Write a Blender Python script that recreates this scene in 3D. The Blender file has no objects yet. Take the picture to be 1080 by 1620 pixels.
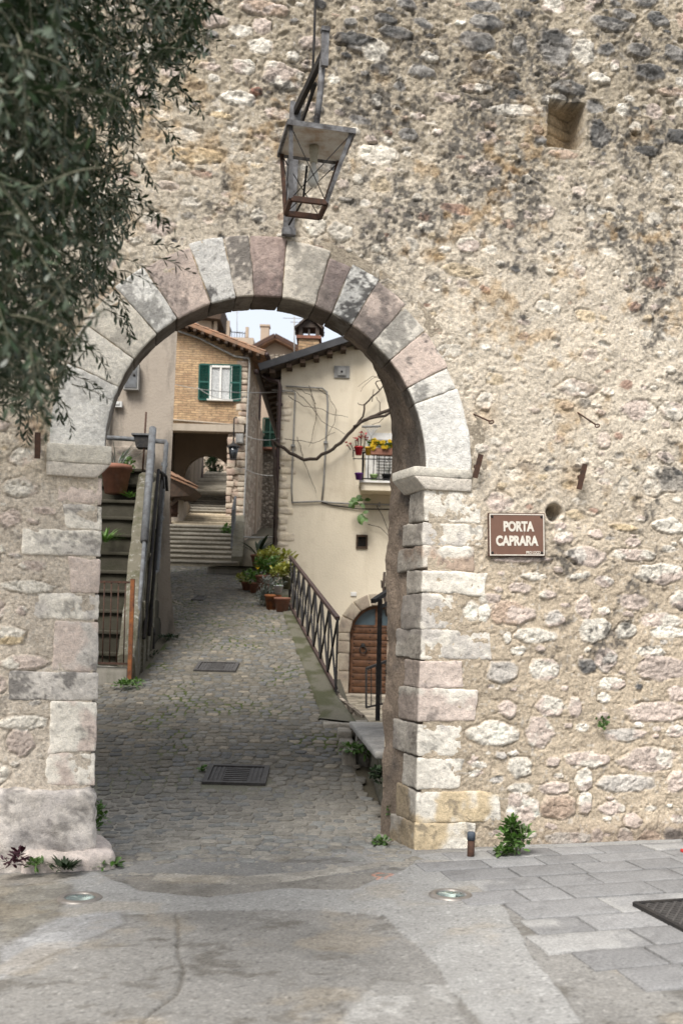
import bpy, math, random
import numpy as np
from mathutils import Vector, Matrix

random.seed(7)
RNG = np.random.default_rng(7)
SC = bpy.context.scene
COL = SC.collection
R = math.radians

# ------------------------------------------------------------------ camera
FPX, EYE, YP = 1575.0, 1.67, 1009.0
ROLL = R(1.55)
cam_d = bpy.data.cameras.new("camera")
cam_d.sensor_width = 36.0
cam_d.lens = 35.0
cam_d.shift_y = (YP - 810.0) / 1620.0
cam_d.clip_end = 3000.0
cam_d.dof.use_dof = True
cam_d.dof.focus_distance = 9.5
cam_d.dof.aperture_fstop = 2.2
cam = bpy.data.objects.new("camera", cam_d)
COL.objects.link(cam)
cam.matrix_world = Matrix.Translation((0, 0, EYE)) @ Matrix.Rotation(R(90), 4, 'X') @ Matrix.Rotation(ROLL, 4, 'Z')
SC.camera = cam

# ------------------------------------------------------------------ light
world = bpy.data.worlds.new("World")
SC.world = world
world.use_nodes = True
wn = world.node_tree
bg = wn.nodes['Background']
sky = wn.nodes.new('ShaderNodeTexSky')
sky.sky_type = 'NISHITA'
sky.sun_disc = False
SUN_EL, SUN_AZ = 52.0, 205.0      # azimuth measured clockwise from +Y
sky.sun_elevation = R(SUN_EL)
sky.sun_rotation = R(SUN_AZ)
sky.air_density = 1.0
sky.dust_density = 3.0
sky.ozone_density = 1.0
# thin high cloud veils most of the blue
tc = wn.nodes.new('ShaderNodeTexCoord')
cl = wn.nodes.new('ShaderNodeTexNoise'); cl.inputs['Scale'].default_value = 2.2; cl.inputs['Detail'].default_value = 6
wn.links.new(tc.outputs['Generated'], cl.inputs['Vector'])
cr = wn.nodes.new('ShaderNodeMapRange'); cr.inputs[1].default_value = 0.3; cr.inputs[2].default_value = 0.7
cr.inputs[3].default_value = 0.68; cr.inputs[4].default_value = 0.95
wn.links.new(cl.outputs['Fac'], cr.inputs[0])
mxs = wn.nodes.new('ShaderNodeMix'); mxs.data_type = 'RGBA'
wn.links.new(cr.outputs[0], mxs.inputs[0]); wn.links.new(sky.outputs[0], mxs.inputs[6])
mxs.inputs[7].default_value = (4.5, 4.7, 5.0, 1)
wn.links.new(mxs.outputs[2], bg.inputs[0])
bg.inputs[1].default_value = 0.13
sd = bpy.data.lights.new("sun", 'SUN')
sd.energy = 3.3
sd.angle = R(28)
sd.color = (1.0, 0.965, 0.92)
sun = bpy.data.objects.new("sun", sd)
COL.objects.link(sun)
tos = Vector((math.sin(R(SUN_AZ)) * math.cos(R(SUN_EL)), math.cos(R(SUN_AZ)) * math.cos(R(SUN_EL)), math.sin(R(SUN_EL))))
sun.rotation_euler = (-tos).to_track_quat('-Z', 'Y').to_euler()
SC.view_settings.view_transform = 'Standard'
SC.view_settings.look = 'None'
SC.view_settings.exposure = 0.8
SC.view_settings.gamma = 1.0
SC.cycles.max_bounces = 6

# ------------------------------------------------------------------ geometry helpers
_ca, _sa = math.cos(ROLL), math.sin(ROLL)
def ray(px, py):
    cx, cy = px - 540.0, YP - py
    return Vector(((cx * _ca - cy * _sa) / FPX, 1.0, (cx * _sa + cy * _ca) / FPX))
def P(px, py, d):
    r = ray(px, py)
    return Vector((r.x * d, d, EYE + r.z * d))

# wall frame: origin at the foot of the arch centre, U along the wall, N into the wall
YAW = R(11.9)
WO = Vector((-0.575, 7.53, 0.0))
WU = Vector((math.cos(YAW), math.sin(YAW), 0))
WN = Vector((-math.sin(YAW), math.cos(YAW), 0))
def W(u, v, w=0.0):
    u -= 0.2 * max(0.0, w)          # the passage runs a little askew to the wall
    return WO + WU * u + WN * w + Vector((0, 0, v))
def wuv(px, py):
    r = ray(px, py)
    t = (WO - Vector((0, 0, EYE))).dot(WN) / r.dot(WN)
    p = Vector((0, 0, EYE)) + r * t
    q = p - WO
    return q.dot(WU), p.z
def tilt(x, y):
    k = np.clip((10.5 - np.asarray(y, float)) / 3.0, 0, 1)
    return (0.034 * np.asarray(x, float) + 0.01) * k
def gz(x, y):
    y = np.asarray(y, float)
    s = 0.35
    return 0.19 * s * np.logaddexp(0, (y - 9.25) / s) + tilt(x, y)
def G(px, py):
    """the point of the ground seen at a pixel"""
    r = ray(px, py)
    lo, hi = 2.0, 60.0
    t = lo
    while t < hi:
        if EYE + r.z * t < float(gz(r.x * t, t)):
            break
        t += 0.05
    a, b = t - 0.05, t
    for _ in range(20):
        m = (a + b) / 2
        if EYE + r.z * m < float(gz(r.x * m, m)): b = m
        else: a = m
    return Vector((r.x * b, b, float(gz(r.x * b, b))))

def _hash(ix, iy, iz, s):
    n = (ix.astype(np.uint32) * np.uint32(374761393) + iy.astype(np.uint32) * np.uint32(668265263)
         + iz.astype(np.uint32) * np.uint32(2246822519) + np.uint32((s * 3266489917) & 0xffffffff))
    n = (n ^ (n >> np.uint32(13))) * np.uint32(1274126177)
    n = n ^ (n >> np.uint32(16))
    n = n * np.uint32(2654435761)
    n = n ^ (n >> np.uint32(15))
    return n.astype(np.float64) / 4294967295.0
def n2(x, y, s=0):
    xf, yf = np.floor(x), np.floor(y)
    ix, iy = xf.astype(np.int64), yf.astype(np.int64)
    fx, fy = x - xf, y - yf
    fx = fx * fx * (3 - 2 * fx); fy = fy * fy * (3 - 2 * fy)
    z = np.zeros_like(ix)
    a, b = _hash(ix, iy, z, s), _hash(ix + 1, iy, z, s)
    c, d = _hash(ix, iy + 1, z, s), _hash(ix + 1, iy + 1, z, s)
    return (a * (1 - fx) + b * fx) * (1 - fy) + (c * (1 - fx) + d * fx) * fy
def fbm2(x, y, o=4, s=0):
    t = 0; a = 0.5; m = 0
    for k in range(o):
        t = t + a * n2(x * 2 ** k + 17.3 * k, y * 2 ** k - 9.1 * k, s + k); m += a; a *= 0.5
    return t / m
def n3(p, s=0):
    f = np.floor(p); i = f.astype(np.int64); t = p - f
    t = t * t * (3 - 2 * t)
    o = 0
    for dx in (0, 1):
        for dy in (0, 1):
            for dz in (0, 1):
                w = (t[:, 0] if dx else 1 - t[:, 0]) * (t[:, 1] if dy else 1 - t[:, 1]) * (t[:, 2] if dz else 1 - t[:, 2])
                o = o + w * _hash(i[:, 0] + dx, i[:, 1] + dy, i[:, 2] + dz, s)
    return o
def fbm3(p, o=3, s=0):
    t = 0; a = 0.5; m = 0
    for k in range(o):
        t = t + a * n3(p * 2 ** k + 7.7 * k, s + k); m += a; a *= 0.5
    return t / m
def sst(a, b, x):
    t = np.clip((x - a) / (b - a), 0, 1)
    return t * t * (3 - 2 * t)

class MB:
    """collects shapes; link() turns them into one mesh object"""
    def __init__(s): s.v = []; s.f = []; s.c = []; s.sm = []
    def add(s, vs, fs, col=None, smooth=False):
        o = len(s.v)
        s.v.extend([tuple(p) for p in vs])
        s.f.extend([tuple(i + o for i in f) for f in fs])
        if col is None: col = (0.5, 0.5, 0.5)
        if len(np.shape(col)) == 1: s.c.extend([tuple(col[:3])] * len(vs))
        else: s.c.extend([tuple(q[:3]) for q in col])
        s.sm.extend([smooth] * len(fs))
        return s
    def box(s, c, size, X=(1, 0, 0), Y=(0, 1, 0), Z=(0, 0, 1), col=None):
        c = Vector(c); X = Vector(X) * size[0] / 2; Y = Vector(Y) * size[1] / 2; Z = Vector(Z) * size[2] / 2
        v = [c + X * a + Y * b + Z * d for a in (-1, 1) for b in (-1, 1) for d in (-1, 1)]
        return s.add(v, [(0, 1, 3, 2), (4, 6, 7, 5), (0, 4, 5, 1), (2, 3, 7, 6), (0, 2, 6, 4), (1, 5, 7, 3)], col)
    def bar(s, p0, p1, w, h=None, up=(0, 0, 1), col=None):
        p0, p1 = Vector(p0), Vector(p1); d = (p1 - p0); L = d.length; d = d / L
        u = Vector(up)
        if abs(d.dot(u)) > 0.98: u = Vector((0, 1, 0))
        x = d.cross(u).normalized(); y = x.cross(d)
        return s.box((p0 + p1) / 2, (w, L, h or w), x, d, y, col)
    def tube(s, pts, r, n=8, col=None, smooth=True, cap=True):
        pts = [Vector(p) for p in pts]
        rs = r if isinstance(r, (list, tuple)) else [r] * len(pts)
        vs = []; fs = []
        px = None
        for i, p in enumerate(pts):
            d = (pts[min(i + 1, len(pts) - 1)] - pts[max(i - 1, 0)]).normalized()
            if px is None:
                a = Vector((0, 0, 1)) if abs(d.z) < 0.9 else Vector((1, 0, 0))
                px = d.cross(a).normalized()
            else:
                px = (px - d * px.dot(d)).normalized()
            py = d.cross(px)
            for k in range(n):
                t = 2 * math.pi * k / n
                vs.append(p + (px * math.cos(t) + py * math.sin(t)) * rs[i])
        for i in range(len(pts) - 1):
            for k in range(n):
                a, b = i * n + k, i * n + (k + 1) % n
                fs.append((a, b, b + n, a + n))
        if cap:
            fs.append(tuple(range(n))[::-1]); fs.append(tuple((len(pts) - 1) * n + k for k in range(n)))
        return s.add(vs, fs, col, smooth)
    def lathe(s, c, prof, n=20, col=None, smooth=True, Z=(0, 0, 1), X=(1, 0, 0), closed=False):
        c = Vector(c); Z = Vector(Z).normalized(); X = Vector(X); X = (X - Z * X.dot(Z)).normalized(); Y = Z.cross(X)
        vs = []; fs = []
        for r, z in prof:
            for k in range(n):
                t = 2 * math.pi * k / n
                vs.append(c + Z * z + (X * math.cos(t) + Y * math.sin(t)) * r)
        for i in range(len(prof) - 1):
            for k in range(n):
                a, b = i * n + k, i * n + (k + 1) % n
                fs.append((a, b, b + n, a + n))
        fs.append(tuple(range(n))[::-1]); fs.append(tuple((len(prof) - 1) * n + k for k in range(n)))
        return s.add(vs, fs, col, smooth)
    def prism(s, poly, ext, col=None):
        """polygon (list of 3D points) extruded by the vector ext"""
        n = len(poly); e = Vector(ext)
        v = [Vector(p) for p in poly] + [Vector(p) + e for p in poly]
        f = [tuple(range(n)), tuple(range(2 * n - 1, n - 1, -1))] + [(i, i + n, (i + 1) % n + n, (i + 1) % n) for i in range(n)]
        return s.add(v, f, col)
    def quad(s, a, b, c, d, col=None): return s.add([a, b, c, d], [(0, 1, 2, 3)], col)
    def grid(s, A, col=None, smooth=True):
        """A: array [n, m, 3] of points"""
        n, m = A.shape[:2]
        idx = np.arange(n * m).reshape(n, m)
        f = np.stack([idx[:-1, :-1], idx[1:, :-1], idx[1:, 1:], idx[:-1, 1:]], -1).reshape(-1, 4)
        c = None if col is None else (col if len(np.shape(col)) == 1 else np.asarray(col).reshape(-1, 3))
        return s.add(A.reshape(-1, 3), f.tolist(), c, smooth)
    def rock(s, corners, rnd=0.02, cell=0.05, amp=0.008, freq=9.0, col=(0.5, 0.5, 0.5), colf=None, seed=0, smooth=True):
        """a rough block from 8 corners ordered [x][y][z]; rounded edges and a knobbly surface"""
        C = np.array([tuple(c) for c in corners]).reshape(2, 2, 2, 3)
        L = [np.linalg.norm(C[1, 0, 0] - C[0, 0, 0]), np.linalg.norm(C[0, 1, 0] - C[0, 0, 0]), np.linalg.norm(C[0, 0, 1] - C[0, 0, 0])]
        N = [max(2, min(44, int(round(l / cell)))) for l in L]
        def ticks(n, l):
            e = min(0.45, 0.6 * rnd / l)
            return np.concatenate([[0, e * 0.4, e], np.linspace(0, 1, n + 1)[1:-1] * (1 - 2 * e) + e, [1 - e, 1 - e * 0.4, 1]])
        T = [ticks(N[i], L[i]) for i in range(3)]
        n = [len(t) for t in T]
        key = {}; pts = []; fs = []
        def vid(i, j, k):
            q = (i, j, k)
            if q not in key:
                key[q] = len(pts); pts.append((T[0][i], T[1][j], T[2][k]))
            return key[q]
        for a in range(3):
            b, c = (a + 1) % 3, (a + 2) % 3
            for side in (0, n[a] - 1):
                for i in range(n[b] - 1):
                    for j in range(n[c] - 1):
                        q = []
                        for (di, dj) in ((0, 0), (1, 0), (1, 1), (0, 1)):
                            t = [0, 0, 0]; t[a] = side; t[b] = i + di; t[c] = j + dj
                            q.append(vid(*t))
                        fs.append(tuple(q) if side else tuple(q[::-1]))
        p = np.array(pts); Ls = np.array(L)
        r = min(rnd, min(L) * 0.45)
        q = (p - 0.5) * Ls; inner = Ls / 2 - r
        cl = np.clip(q, -inner, inner); d = q - cl; ln = np.linalg.norm(d, axis=1, keepdims=True)
        q = cl + np.where(ln > 1e-9, d / np.maximum(ln, 1e-9) * r, 0)
        t = q / Ls + 0.5
        wts = [(1 - t[:, 0:1], t[:, 0:1]), (1 - t[:, 1:2], t[:, 1:2]), (1 - t[:, 2:3], t[:, 2:3])]
        X = 0
        for i in (0, 1):
            for j in (0, 1):
                for k in (0, 1):
                    X = X + wts[0][i] * wts[1][j] * wts[2][k] * C[i, j, k]
        cen = C.reshape(-1, 3).mean(0)
        nr = (X - cen); 
        off = fbm3(X * freq, 3, seed) - 0.5
        off2 = fbm3(X * freq * 4.2, 2, seed + 9) - 0.5
        ax = [C[1, 0, 0] - C[0, 0, 0], C[0, 1, 0] - C[0, 0, 0], C[0, 0, 1] - C[0, 0, 0]]
        dirs = 0
        for i in range(3):
            e = ax[i] / np.linalg.norm(ax[i])
            dirs = dirs + e * np.clip((t[:, i:i + 1] - 0.5) * 2, -1, 1) ** 5
        dl = np.linalg.norm(dirs, axis=1, keepdims=True)
        dirs = dirs / np.maximum(dl, 1e-6)
        X = X + dirs * (off[:, None] * 2 * amp + off2[:, None] * 0.7 * amp)
        c = np.tile(np.array(col, float), (len(X), 1)) if colf is None else colf(X)
        return s.add(X, fs, c, smooth)
    def link(s, name, mat, origin=(0, 0, 0)):
        me = bpy.data.meshes.new(name)
        v = np.array(s.v, float) - np.array(tuple(origin), float)
        me.from_pydata([], [], [])
        nl = [len(f) for f in s.f]
        me.vertices.add(len(v)); me.vertices.foreach_set('co', v.astype(np.float32).ravel())
        me.loops.add(sum(nl)); me.polygons.add(len(nl))
        me.loops.foreach_set('vertex_index', np.array([i for f in s.f for i in f], np.int32))
        st = np.concatenate([[0], np.cumsum(nl)[:-1]]) if nl else []
        me.polygons.foreach_set('loop_start', np.array(st, np.int32))
        me.polygons.foreach_set('loop_total', np.array(nl, np.int32))
        me.polygons.foreach_set('use_smooth', np.array(s.sm, bool))
        at = me.color_attributes.new('Col', 'FLOAT_COLOR', 'POINT')
        c = np.ones((len(v), 4), np.float32); c[:, :3] = np.array(s.c, np.float32)
        at.data.foreach_set('color', c.ravel())
        me.update(calc_edges=True); me.validate()
        me.materials.append(mat)
        o = bpy.data.objects.new(name, me)
        COL.objects.link(o)
        return o

def root_loc(o):
    while o.parent: o = o.parent
    return Vector(o.location)
def thing(name, label, cat, loc, group=None):
    o = bpy.data.objects.new(name, None)
    o.empty_display_size = 0.2
    COL.objects.link(o); o.location = loc
    o['label'] = label; o['category'] = cat
    if group: o['group'] = group
    return o
def part(name, mb, mat, parent, label=None):
    o = mb.link(name, mat, root_loc(parent))
    o.parent = parent
    if label: o['label'] = label
    return o
def solo(name, mb, mat, label, cat, loc, group=None, kind=None):
    o = mb.link(name, mat, loc); o.location = loc
    o['label'] = label; o['category'] = cat
    if group: o['group'] = group
    if kind: o['kind'] = kind
    return o
def struct(name, mb, mat, kind='structure'):
    o = mb.link(name, mat); o['kind'] = kind
    return o
def copy_tree(o, parent=None):
    c = o.copy(); COL.objects.link(c)
    if parent: c.parent = parent
    for ch in list(o.children): copy_tree(ch, c)
    return c

# ------------------------------------------------------------------ materials
def new_mat(name):
    m = bpy.data.materials.new(name); m.use_nodes = True
    nt = m.node_tree
    return m, nt, nt.nodes['Principled BSDF']
def _noise(nt, vec, scale, detail=4, rough=0.6):
    n = nt.nodes.new('ShaderNodeTexNoise'); n.inputs['Scale'].default_value = scale
    n.inputs['Detail'].default_value = detail; n.inputs['Roughness'].default_value = rough
    if vec is not None: nt.links.new(vec, n.inputs['Vector'])
    return n.outputs['Fac']
def _ramp(nt, fac, a, b, ca, cb):
    n = nt.nodes.new('ShaderNodeValToRGB')
    n.color_ramp.elements[0].position = a; n.color_ramp.elements[1].position = b
    n.color_ramp.elements[0].color = (*ca, 1); n.color_ramp.elements[1].color = (*cb, 1)
    nt.links.new(fac, n.inputs[0]); return n.outputs[0]
def _mix(nt, fac, a, b, mode='MIX'):
    n = nt.nodes.new('ShaderNodeMix'); n.data_type = 'RGBA'; n.blend_type = mode
    for sock, v in ((n.inputs[0], fac), (n.inputs[6], a), (n.inputs[7], b)):
        if hasattr(v, 'is_linked'): nt.links.new(v, sock)
        elif isinstance(v, (int, float)): sock.default_value = v
        else: sock.default_value = (*v, 1)
    return n.outputs[2]
def _bump(nt, bs, h, strength, dist, prev=None):
    b = nt.nodes.new('ShaderNodeBump'); b.inputs['Strength'].default_value = strength
    b.inputs['Distance'].default_value = dist
    nt.links.new(h, b.inputs['Height'])
    if prev is not None: nt.links.new(prev, b.inputs['Normal'])
    nt.links.new(b.outputs[0], bs.inputs['Normal']); return b.outputs[0]
def _pos(nt):
    return nt.nodes.new('ShaderNodeTexCoord').outputs['Object']
def attr_mat(name, s1=55, s2=170, lo=0.72, hi=1.22, bump=0.6, bd=0.012, rough=0.92):
    """base colour from the mesh's colour attribute, broken up by grain"""
    m, nt, b = new_mat(name)
    v = _pos(nt)
    a = nt.nodes.new('ShaderNodeAttribute'); a.attribute_name = 'Col'
    f1 = _noise(nt, v, s1, 5, 0.65); f2 = _noise(nt, v, s2, 3, 0.6)
    c = _mix(nt, 1.0, a.outputs['Color'], _ramp(nt, f1, 0.3, 0.7, (lo,) * 3, (hi, hi * 0.99, hi * 0.97)), 'MULTIPLY')
    c = _mix(nt, 1.0, c, _ramp(nt, f2, 0.3, 0.7, (0.82,) * 3, (1.15,) * 3), 'MULTIPLY')
    nt.links.new(c, b.inputs['Base Color'])
    b.inputs['Roughness'].default_value = rough
    b.inputs['Specular IOR Level'].default_value = 0.2
    p = _bump(nt, b, f1, bump, bd); _bump(nt, b, f2, bump * 0.8, bd * 0.5, p)
    return m
def plain(name, ca, cb=None, scale=6, rough=0.7, metal=0.0, bump=0.15, bd=0.004, a=0.35, z=0.65, spec=0.3):
    m, nt, b = new_mat(name)
    v = _pos(nt)
    f = _noise(nt, v, scale, 6, 0.65)
    c = _ramp(nt, f, a, z, ca, cb or tuple(k * 0.75 for k in ca))
    nt.links.new(c, b.inputs['Base Color'])
    b.inputs['Roughness'].default_value = rough; b.inputs['Metallic'].default_value = metal
    b.inputs['Specular IOR Level'].default_value = spec
    if bump: _bump(nt, b, _noise(nt, v, scale * 8, 4, 0.6), bump, bd)
    return m
def plaster(name, base, stain, grime, s=0.9, amt=0.6, streak=True, bump=0.35):
    m, nt, b = new_mat(name)
    v = _pos(nt)
    c = _ramp(nt, _noise(nt, v, s, 6, 0.6), 0.35, 0.65, base, tuple(k * 0.86 for k in base))
    mp = nt.nodes.new('ShaderNodeMapping'); mp.inputs['Scale'].default_value = (1.0, 1.0, 0.22 if streak else 1.0)
    nt.links.new(v, mp.inputs['Vector'])
    f = _noise(nt, mp.outputs[0], s * 1.7, 7, 0.68)
    c = _mix(nt, _ramp(nt, f, 0.5, 0.68, (0, 0, 0), (amt,) * 3), c, stain)
    f = _noise(nt, v, s * 3.1, 8, 0.75)
    c = _mix(nt, _ramp(nt, f, 0.55, 0.72, (0, 0, 0), (amt * 0.8,) * 3), c, grime)
    nt.links.new(c, b.inputs['Base Color'])
    b.inputs['Roughness'].default_value = 0.93; b.inputs['Specular IOR Level'].default_value = 0.15
    _bump(nt, b, _noise(nt, v, 22, 6, 0.65), bump, 0.03)
    return m
def rubble(name, cols, mortar, scale=3.2, stretch=1.6, bump=1.0, edge=0.09):
    m, nt, b = new_mat(name)
    v = _pos(nt)
    mp = nt.nodes.new('ShaderNodeMapping'); mp.inputs['Scale'].default_value = (1, 1, stretch)
    nt.links.new(v, mp.inputs['Vector'])
    nz = nt.nodes.new('ShaderNodeTexNoise'); nz.inputs['Scale'].default_value = 5; nz.inputs['Detail'].default_value = 3
    nt.links.new(v, nz.inputs['Vector'])
    vec = _mix(nt, 0.09, mp.outputs[0], nz.outputs['Color'], 'ADD')
    vo = nt.nodes.new('ShaderNodeTexVoronoi'); vo.inputs['Scale'].default_value = scale
    ve = nt.nodes.new('ShaderNodeTexVoronoi'); ve.feature = 'DISTANCE_TO_EDGE'; ve.inputs['Scale'].default_value = scale
    nt.links.new(vec, vo.inputs['Vector']); nt.links.new(vec, ve.inputs['Vector'])
    sp = nt.nodes.new('ShaderNodeSeparateColor'); nt.links.new(vo.outputs['Color'], sp.inputs[0])
    rp = nt.nodes.new('ShaderNodeValToRGB'); rp.color_ramp.interpolation = 'CONSTANT'
    els = rp.color_ramp.elements
    while len(els) < len(cols): els.new(0.5)
    for i, c in enumerate(cols):
        els[i].position = i / len(cols); els[i].color = (*c, 1)
    nt.links.new(sp.outputs[0], rp.inputs[0])
    c = _mix(nt, 1.0, rp.outputs[0], _ramp(nt, _noise(nt, v, 18, 6, 0.7), 0.3, 0.7, (0.62,) * 3, (1.2,) * 3), 'MULTIPLY')
    e = _ramp(nt, ve.outputs['Distance'], edge * 0.35, edge, (0, 0, 0), (1, 1, 1))
    c = _mix(nt, e, mortar, c)
    c = _mix(nt, _ramp(nt, _noise(nt, v, 0.9, 6, 0.7), 0.5, 0.75, (0, 0, 0), (0.55,) * 3), c, (0.09, 0.08, 0.06))
    nt.links.new(c, b.inputs['Base Color']); b.inputs['Roughness'].default_value = 0.95
    b.inputs['Specular IOR Level'].default_value = 0.15
    p = _bump(nt, b, e, bump, 0.06); _bump(nt, b, _noise(nt, v, 25, 5, 0.7), 0.5, 0.04, p)
    return m
def leaf_mat(name, top, under, trans=0.25, rough=0.45):
    m, nt, b = new_mat(name)
    g = nt.nodes.new('ShaderNodeNewGeometry')
    a = nt.nodes.new('ShaderNodeAttribute'); a.attribute_name = 'Col'
    c = _mix(nt, g.outputs['Backfacing'], top, under)
    c = _mix(nt, 1.0, c, a.outputs['Color'], 'MULTIPLY')
    nt.links.new(c, b.inputs['Base Color']); b.inputs['Roughness'].default_value = rough
    b.inputs['Specular IOR Level'].default_value = 0.35
    t = nt.nodes.new('ShaderNodeBsdfTranslucent'); nt.links.new(c, t.inputs[0])
    x = nt.nodes.new('ShaderNodeMixShader'); x.inputs[0].default_value = trans
    nt.links.new(b.outputs[0], x.inputs[1]); nt.links.new(t.outputs[0], x.inputs[2])
    nt.links.new(x.outputs[0], nt.nodes['Material Output'].inputs[0])
    return m
def glass_mat(name, col=(0.03, 0.035, 0.04), rough=0.08):
    m, nt, b = new_mat(name)
    b.inputs['Base Color'].default_value = (*col, 1); b.inputs['Roughness'].default_value = rough
    b.inputs['Specular IOR Level'].default_value = 0.8
    return m

M = {}
M['wall'] = attr_mat('old_masonry', 42, 150, 0.62, 1.3, 0.9, 0.02)
M['block'] = attr_mat('dressed_stone', 26, 110, 0.78, 1.16, 0.9, 0.014)
M['cobble'] = attr_mat('cobbles', 30, 110, 0.68, 1.28, 0.4, 0.008, 0.85)
M['ground'] = attr_mat('cement', 55, 210, 0.7, 1.22, 0.6, 0.008, 0.9)
M['iron'] = plain('dark_iron', (0.02, 0.02, 0.022), (0.04, 0.036, 0.032), 14, 0.75, 0.0, spec=0.15)
M['castiron'] = plain('worn_cast_iron', (0.085, 0.08, 0.075), (0.05, 0.046, 0.044), 12, 0.7, 0.0, 0.4)
M['lampiron'] = plain('weathered_lamp_iron', (0.2, 0.2, 0.205), (0.045, 0.04, 0.038), 13, 0.7, 0.0, 0.4)
M['brown_iron'] = plain('brown_iron', (0.07, 0.04, 0.032), (0.045, 0.03, 0.028), 10, 0.6, 0.2)
M['rust'] = plain('rust', (0.1, 0.05, 0.032), (0.045, 0.03, 0.024), 25, 0.85, 0.1, 0.4)
M['rustorange'] = plain('orange_rust', (0.3, 0.11, 0.035), (0.1, 0.045, 0.03), 9, 0.85, 0.0, 0.3)
M['greymetal'] = plain('grey_painted_metal', (0.14, 0.148, 0.155), (0.07, 0.068, 0.068), 9, 0.65, 0.0)
M['pipe'] = plain('grey_pipe', (0.33, 0.32, 0.3), (0.22, 0.215, 0.2), 6, 0.6)
M['whitepipe'] = plain('white_pipe', (0.6, 0.6, 0.58), (0.45, 0.45, 0.43), 6, 0.5)
M['drain'] = plain('brown_drainpipe', (0.05, 0.03, 0.026), (0.035, 0.022, 0.02), 5, 0.5)
M['green'] = plain('green_shutter', (0.012, 0.085, 0.065), (0.01, 0.06, 0.048), 5, 0.55)
M['darkgreen'] = plain('dark_green_shutter', (0.012, 0.05, 0.032), (0.01, 0.035, 0.025), 5, 0.6)
M['white'] = plain('white_paint', (0.72, 0.7, 0.66), (0.6, 0.58, 0.53), 8, 0.6)
M['lace'] = plain('lace_curtain', (0.6, 0.6, 0.58), (0.28, 0.29, 0.29), 26, 0.9)
M['glass'] = glass_mat('glass')
M['wood'] = plain('door_wood', (0.15, 0.07, 0.034), (0.06, 0.028, 0.014), 7, 0.6)
M['oldwood'] = plain('old_wood', (0.08, 0.05, 0.032), (0.04, 0.028, 0.02), 8, 0.85)
M['terracotta'] = plain('terracotta', (0.27, 0.125, 0.082), (0.17, 0.08, 0.055), 6, 0.85)
M['tile'] = plain('roof_tile', (0.36, 0.19, 0.11), (0.17, 0.12, 0.085), 3.5, 0.9, 0, 0.4, 0.02)
M['darktile'] = plain('dark_roof_tile', (0.1, 0.075, 0.06), (0.05, 0.042, 0.038), 4, 0.9, 0, 0.4, 0.02)
M['flash'] = plain('verge_flashing', (0.055, 0.055, 0.058), (0.035, 0.035, 0.037), 4, 0.6)
M['greyplaster'] = plaster('grey_plaster', (0.36, 0.31, 0.255), (0.1, 0.09, 0.078), (0.22, 0.18, 0.14), 0.95, 0.95)
M['cream'] = plaster('cream_plaster', (0.73, 0.645, 0.5), (0.5, 0.42, 0.3), (0.47, 0.39, 0.285), 0.6, 0.7)
M['farplaster'] = plaster('pink_plaster', (0.42, 0.33, 0.25), (0.3, 0.25, 0.2), (0.22, 0.19, 0.16), 0.5, 0.5)
M['concrete'] = plaster('concrete', (0.3, 0.28, 0.24), (0.12, 0.12, 0.085), (0.17, 0.16, 0.13), 1.6, 0.6)
M['palecon'] = plaster('pale_lintel', (0.4, 0.34, 0.27), (0.26, 0.22, 0.17), (0.2, 0.17, 0.14), 1.6, 0.5)
M['mossy'] = plaster('mossy_stone', (0.13, 0.118, 0.088), (0.06, 0.06, 0.032), (0.5, 0.49, 0.45), 3.2, 0.85, False)
M['darkstep'] = plaster('mossy_step', (0.055, 0.05, 0.037), (0.025, 0.027, 0.013), (0.09, 0.083, 0.065), 1.8, 0.6, False)
M['rub_side'] = rubble('rubble_pale', [(0.52, 0.42, 0.33), (0.4, 0.32, 0.25), (0.58, 0.5, 0.4), (0.34, 0.27, 0.21), (0.48, 0.37, 0.29)], (0.3, 0.235, 0.175), 4.0, 1.5)
M['rub_dark'] = rubble('rubble_dark', [(0.36, 0.3, 0.235), (0.25, 0.21, 0.165), (0.42, 0.36, 0.29), (0.22, 0.185, 0.145)], (0.13, 0.105, 0.08), 6, 1.4, 0.8, 0.12)
M['quoin'] = rubble('quoin_stone', [(0.5, 0.43, 0.35), (0.38, 0.31, 0.25), (0.56, 0.5, 0.42)], (0.24, 0.19, 0.14), 3.4, 1.9)
M['stonestep'] = rubble('worn_step_stone', [(0.27, 0.23, 0.18), (0.2, 0.175, 0.14), (0.32, 0.28, 0.22)], (0.1, 0.09, 0.06), 3.0, 1.0, 0.3, 0.05)
M['tread'] = attr_mat('worn_tread', 14, 70, 0.7, 1.2, 0.5, 0.012, 0.85)
M['granite'] = plain('granite_slab', (0.3, 0.285, 0.265), (0.2, 0.19, 0.18), 30, 0.8, 0, 0.3, 0.006)
M['leafA'] = leaf_mat('fresh_leaf', (0.085, 0.18, 0.03), (0.11, 0.19, 0.055))
M['leafY'] = leaf_mat('variegated_leaf', (0.36, 0.36, 0.07), (0.3, 0.32, 0.1))
M['leafS'] = leaf_mat('silver_leaf', (0.16, 0.18, 0.15), (0.2, 0.22, 0.2))
M['leafD'] = leaf_mat('dark_leaf', (0.025, 0.05, 0.018), (0.04, 0.06, 0.03))
M['leafP'] = leaf_mat('purple_leaf', (0.05, 0.014, 0.022), (0.06, 0.02, 0.03))
M['olive'] = leaf_mat('olive_leaf', (0.02, 0.038, 0.014), (0.07, 0.09, 0.06), 0.08, 0.4)
M['petalR'] = leaf_mat('red_petal', (0.4, 0.015, 0.03), (0.4, 0.02, 0.03))
M['petalY'] = leaf_mat('yellow_petal', (0.65, 0.42, 0.01), (0.65, 0.42, 0.01))
M['bark'] = plain('olive_bark', (0.12, 0.1, 0.075), (0.06, 0.05, 0.04), 12, 0.95, 0, 0.8, 0.02)
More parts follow.
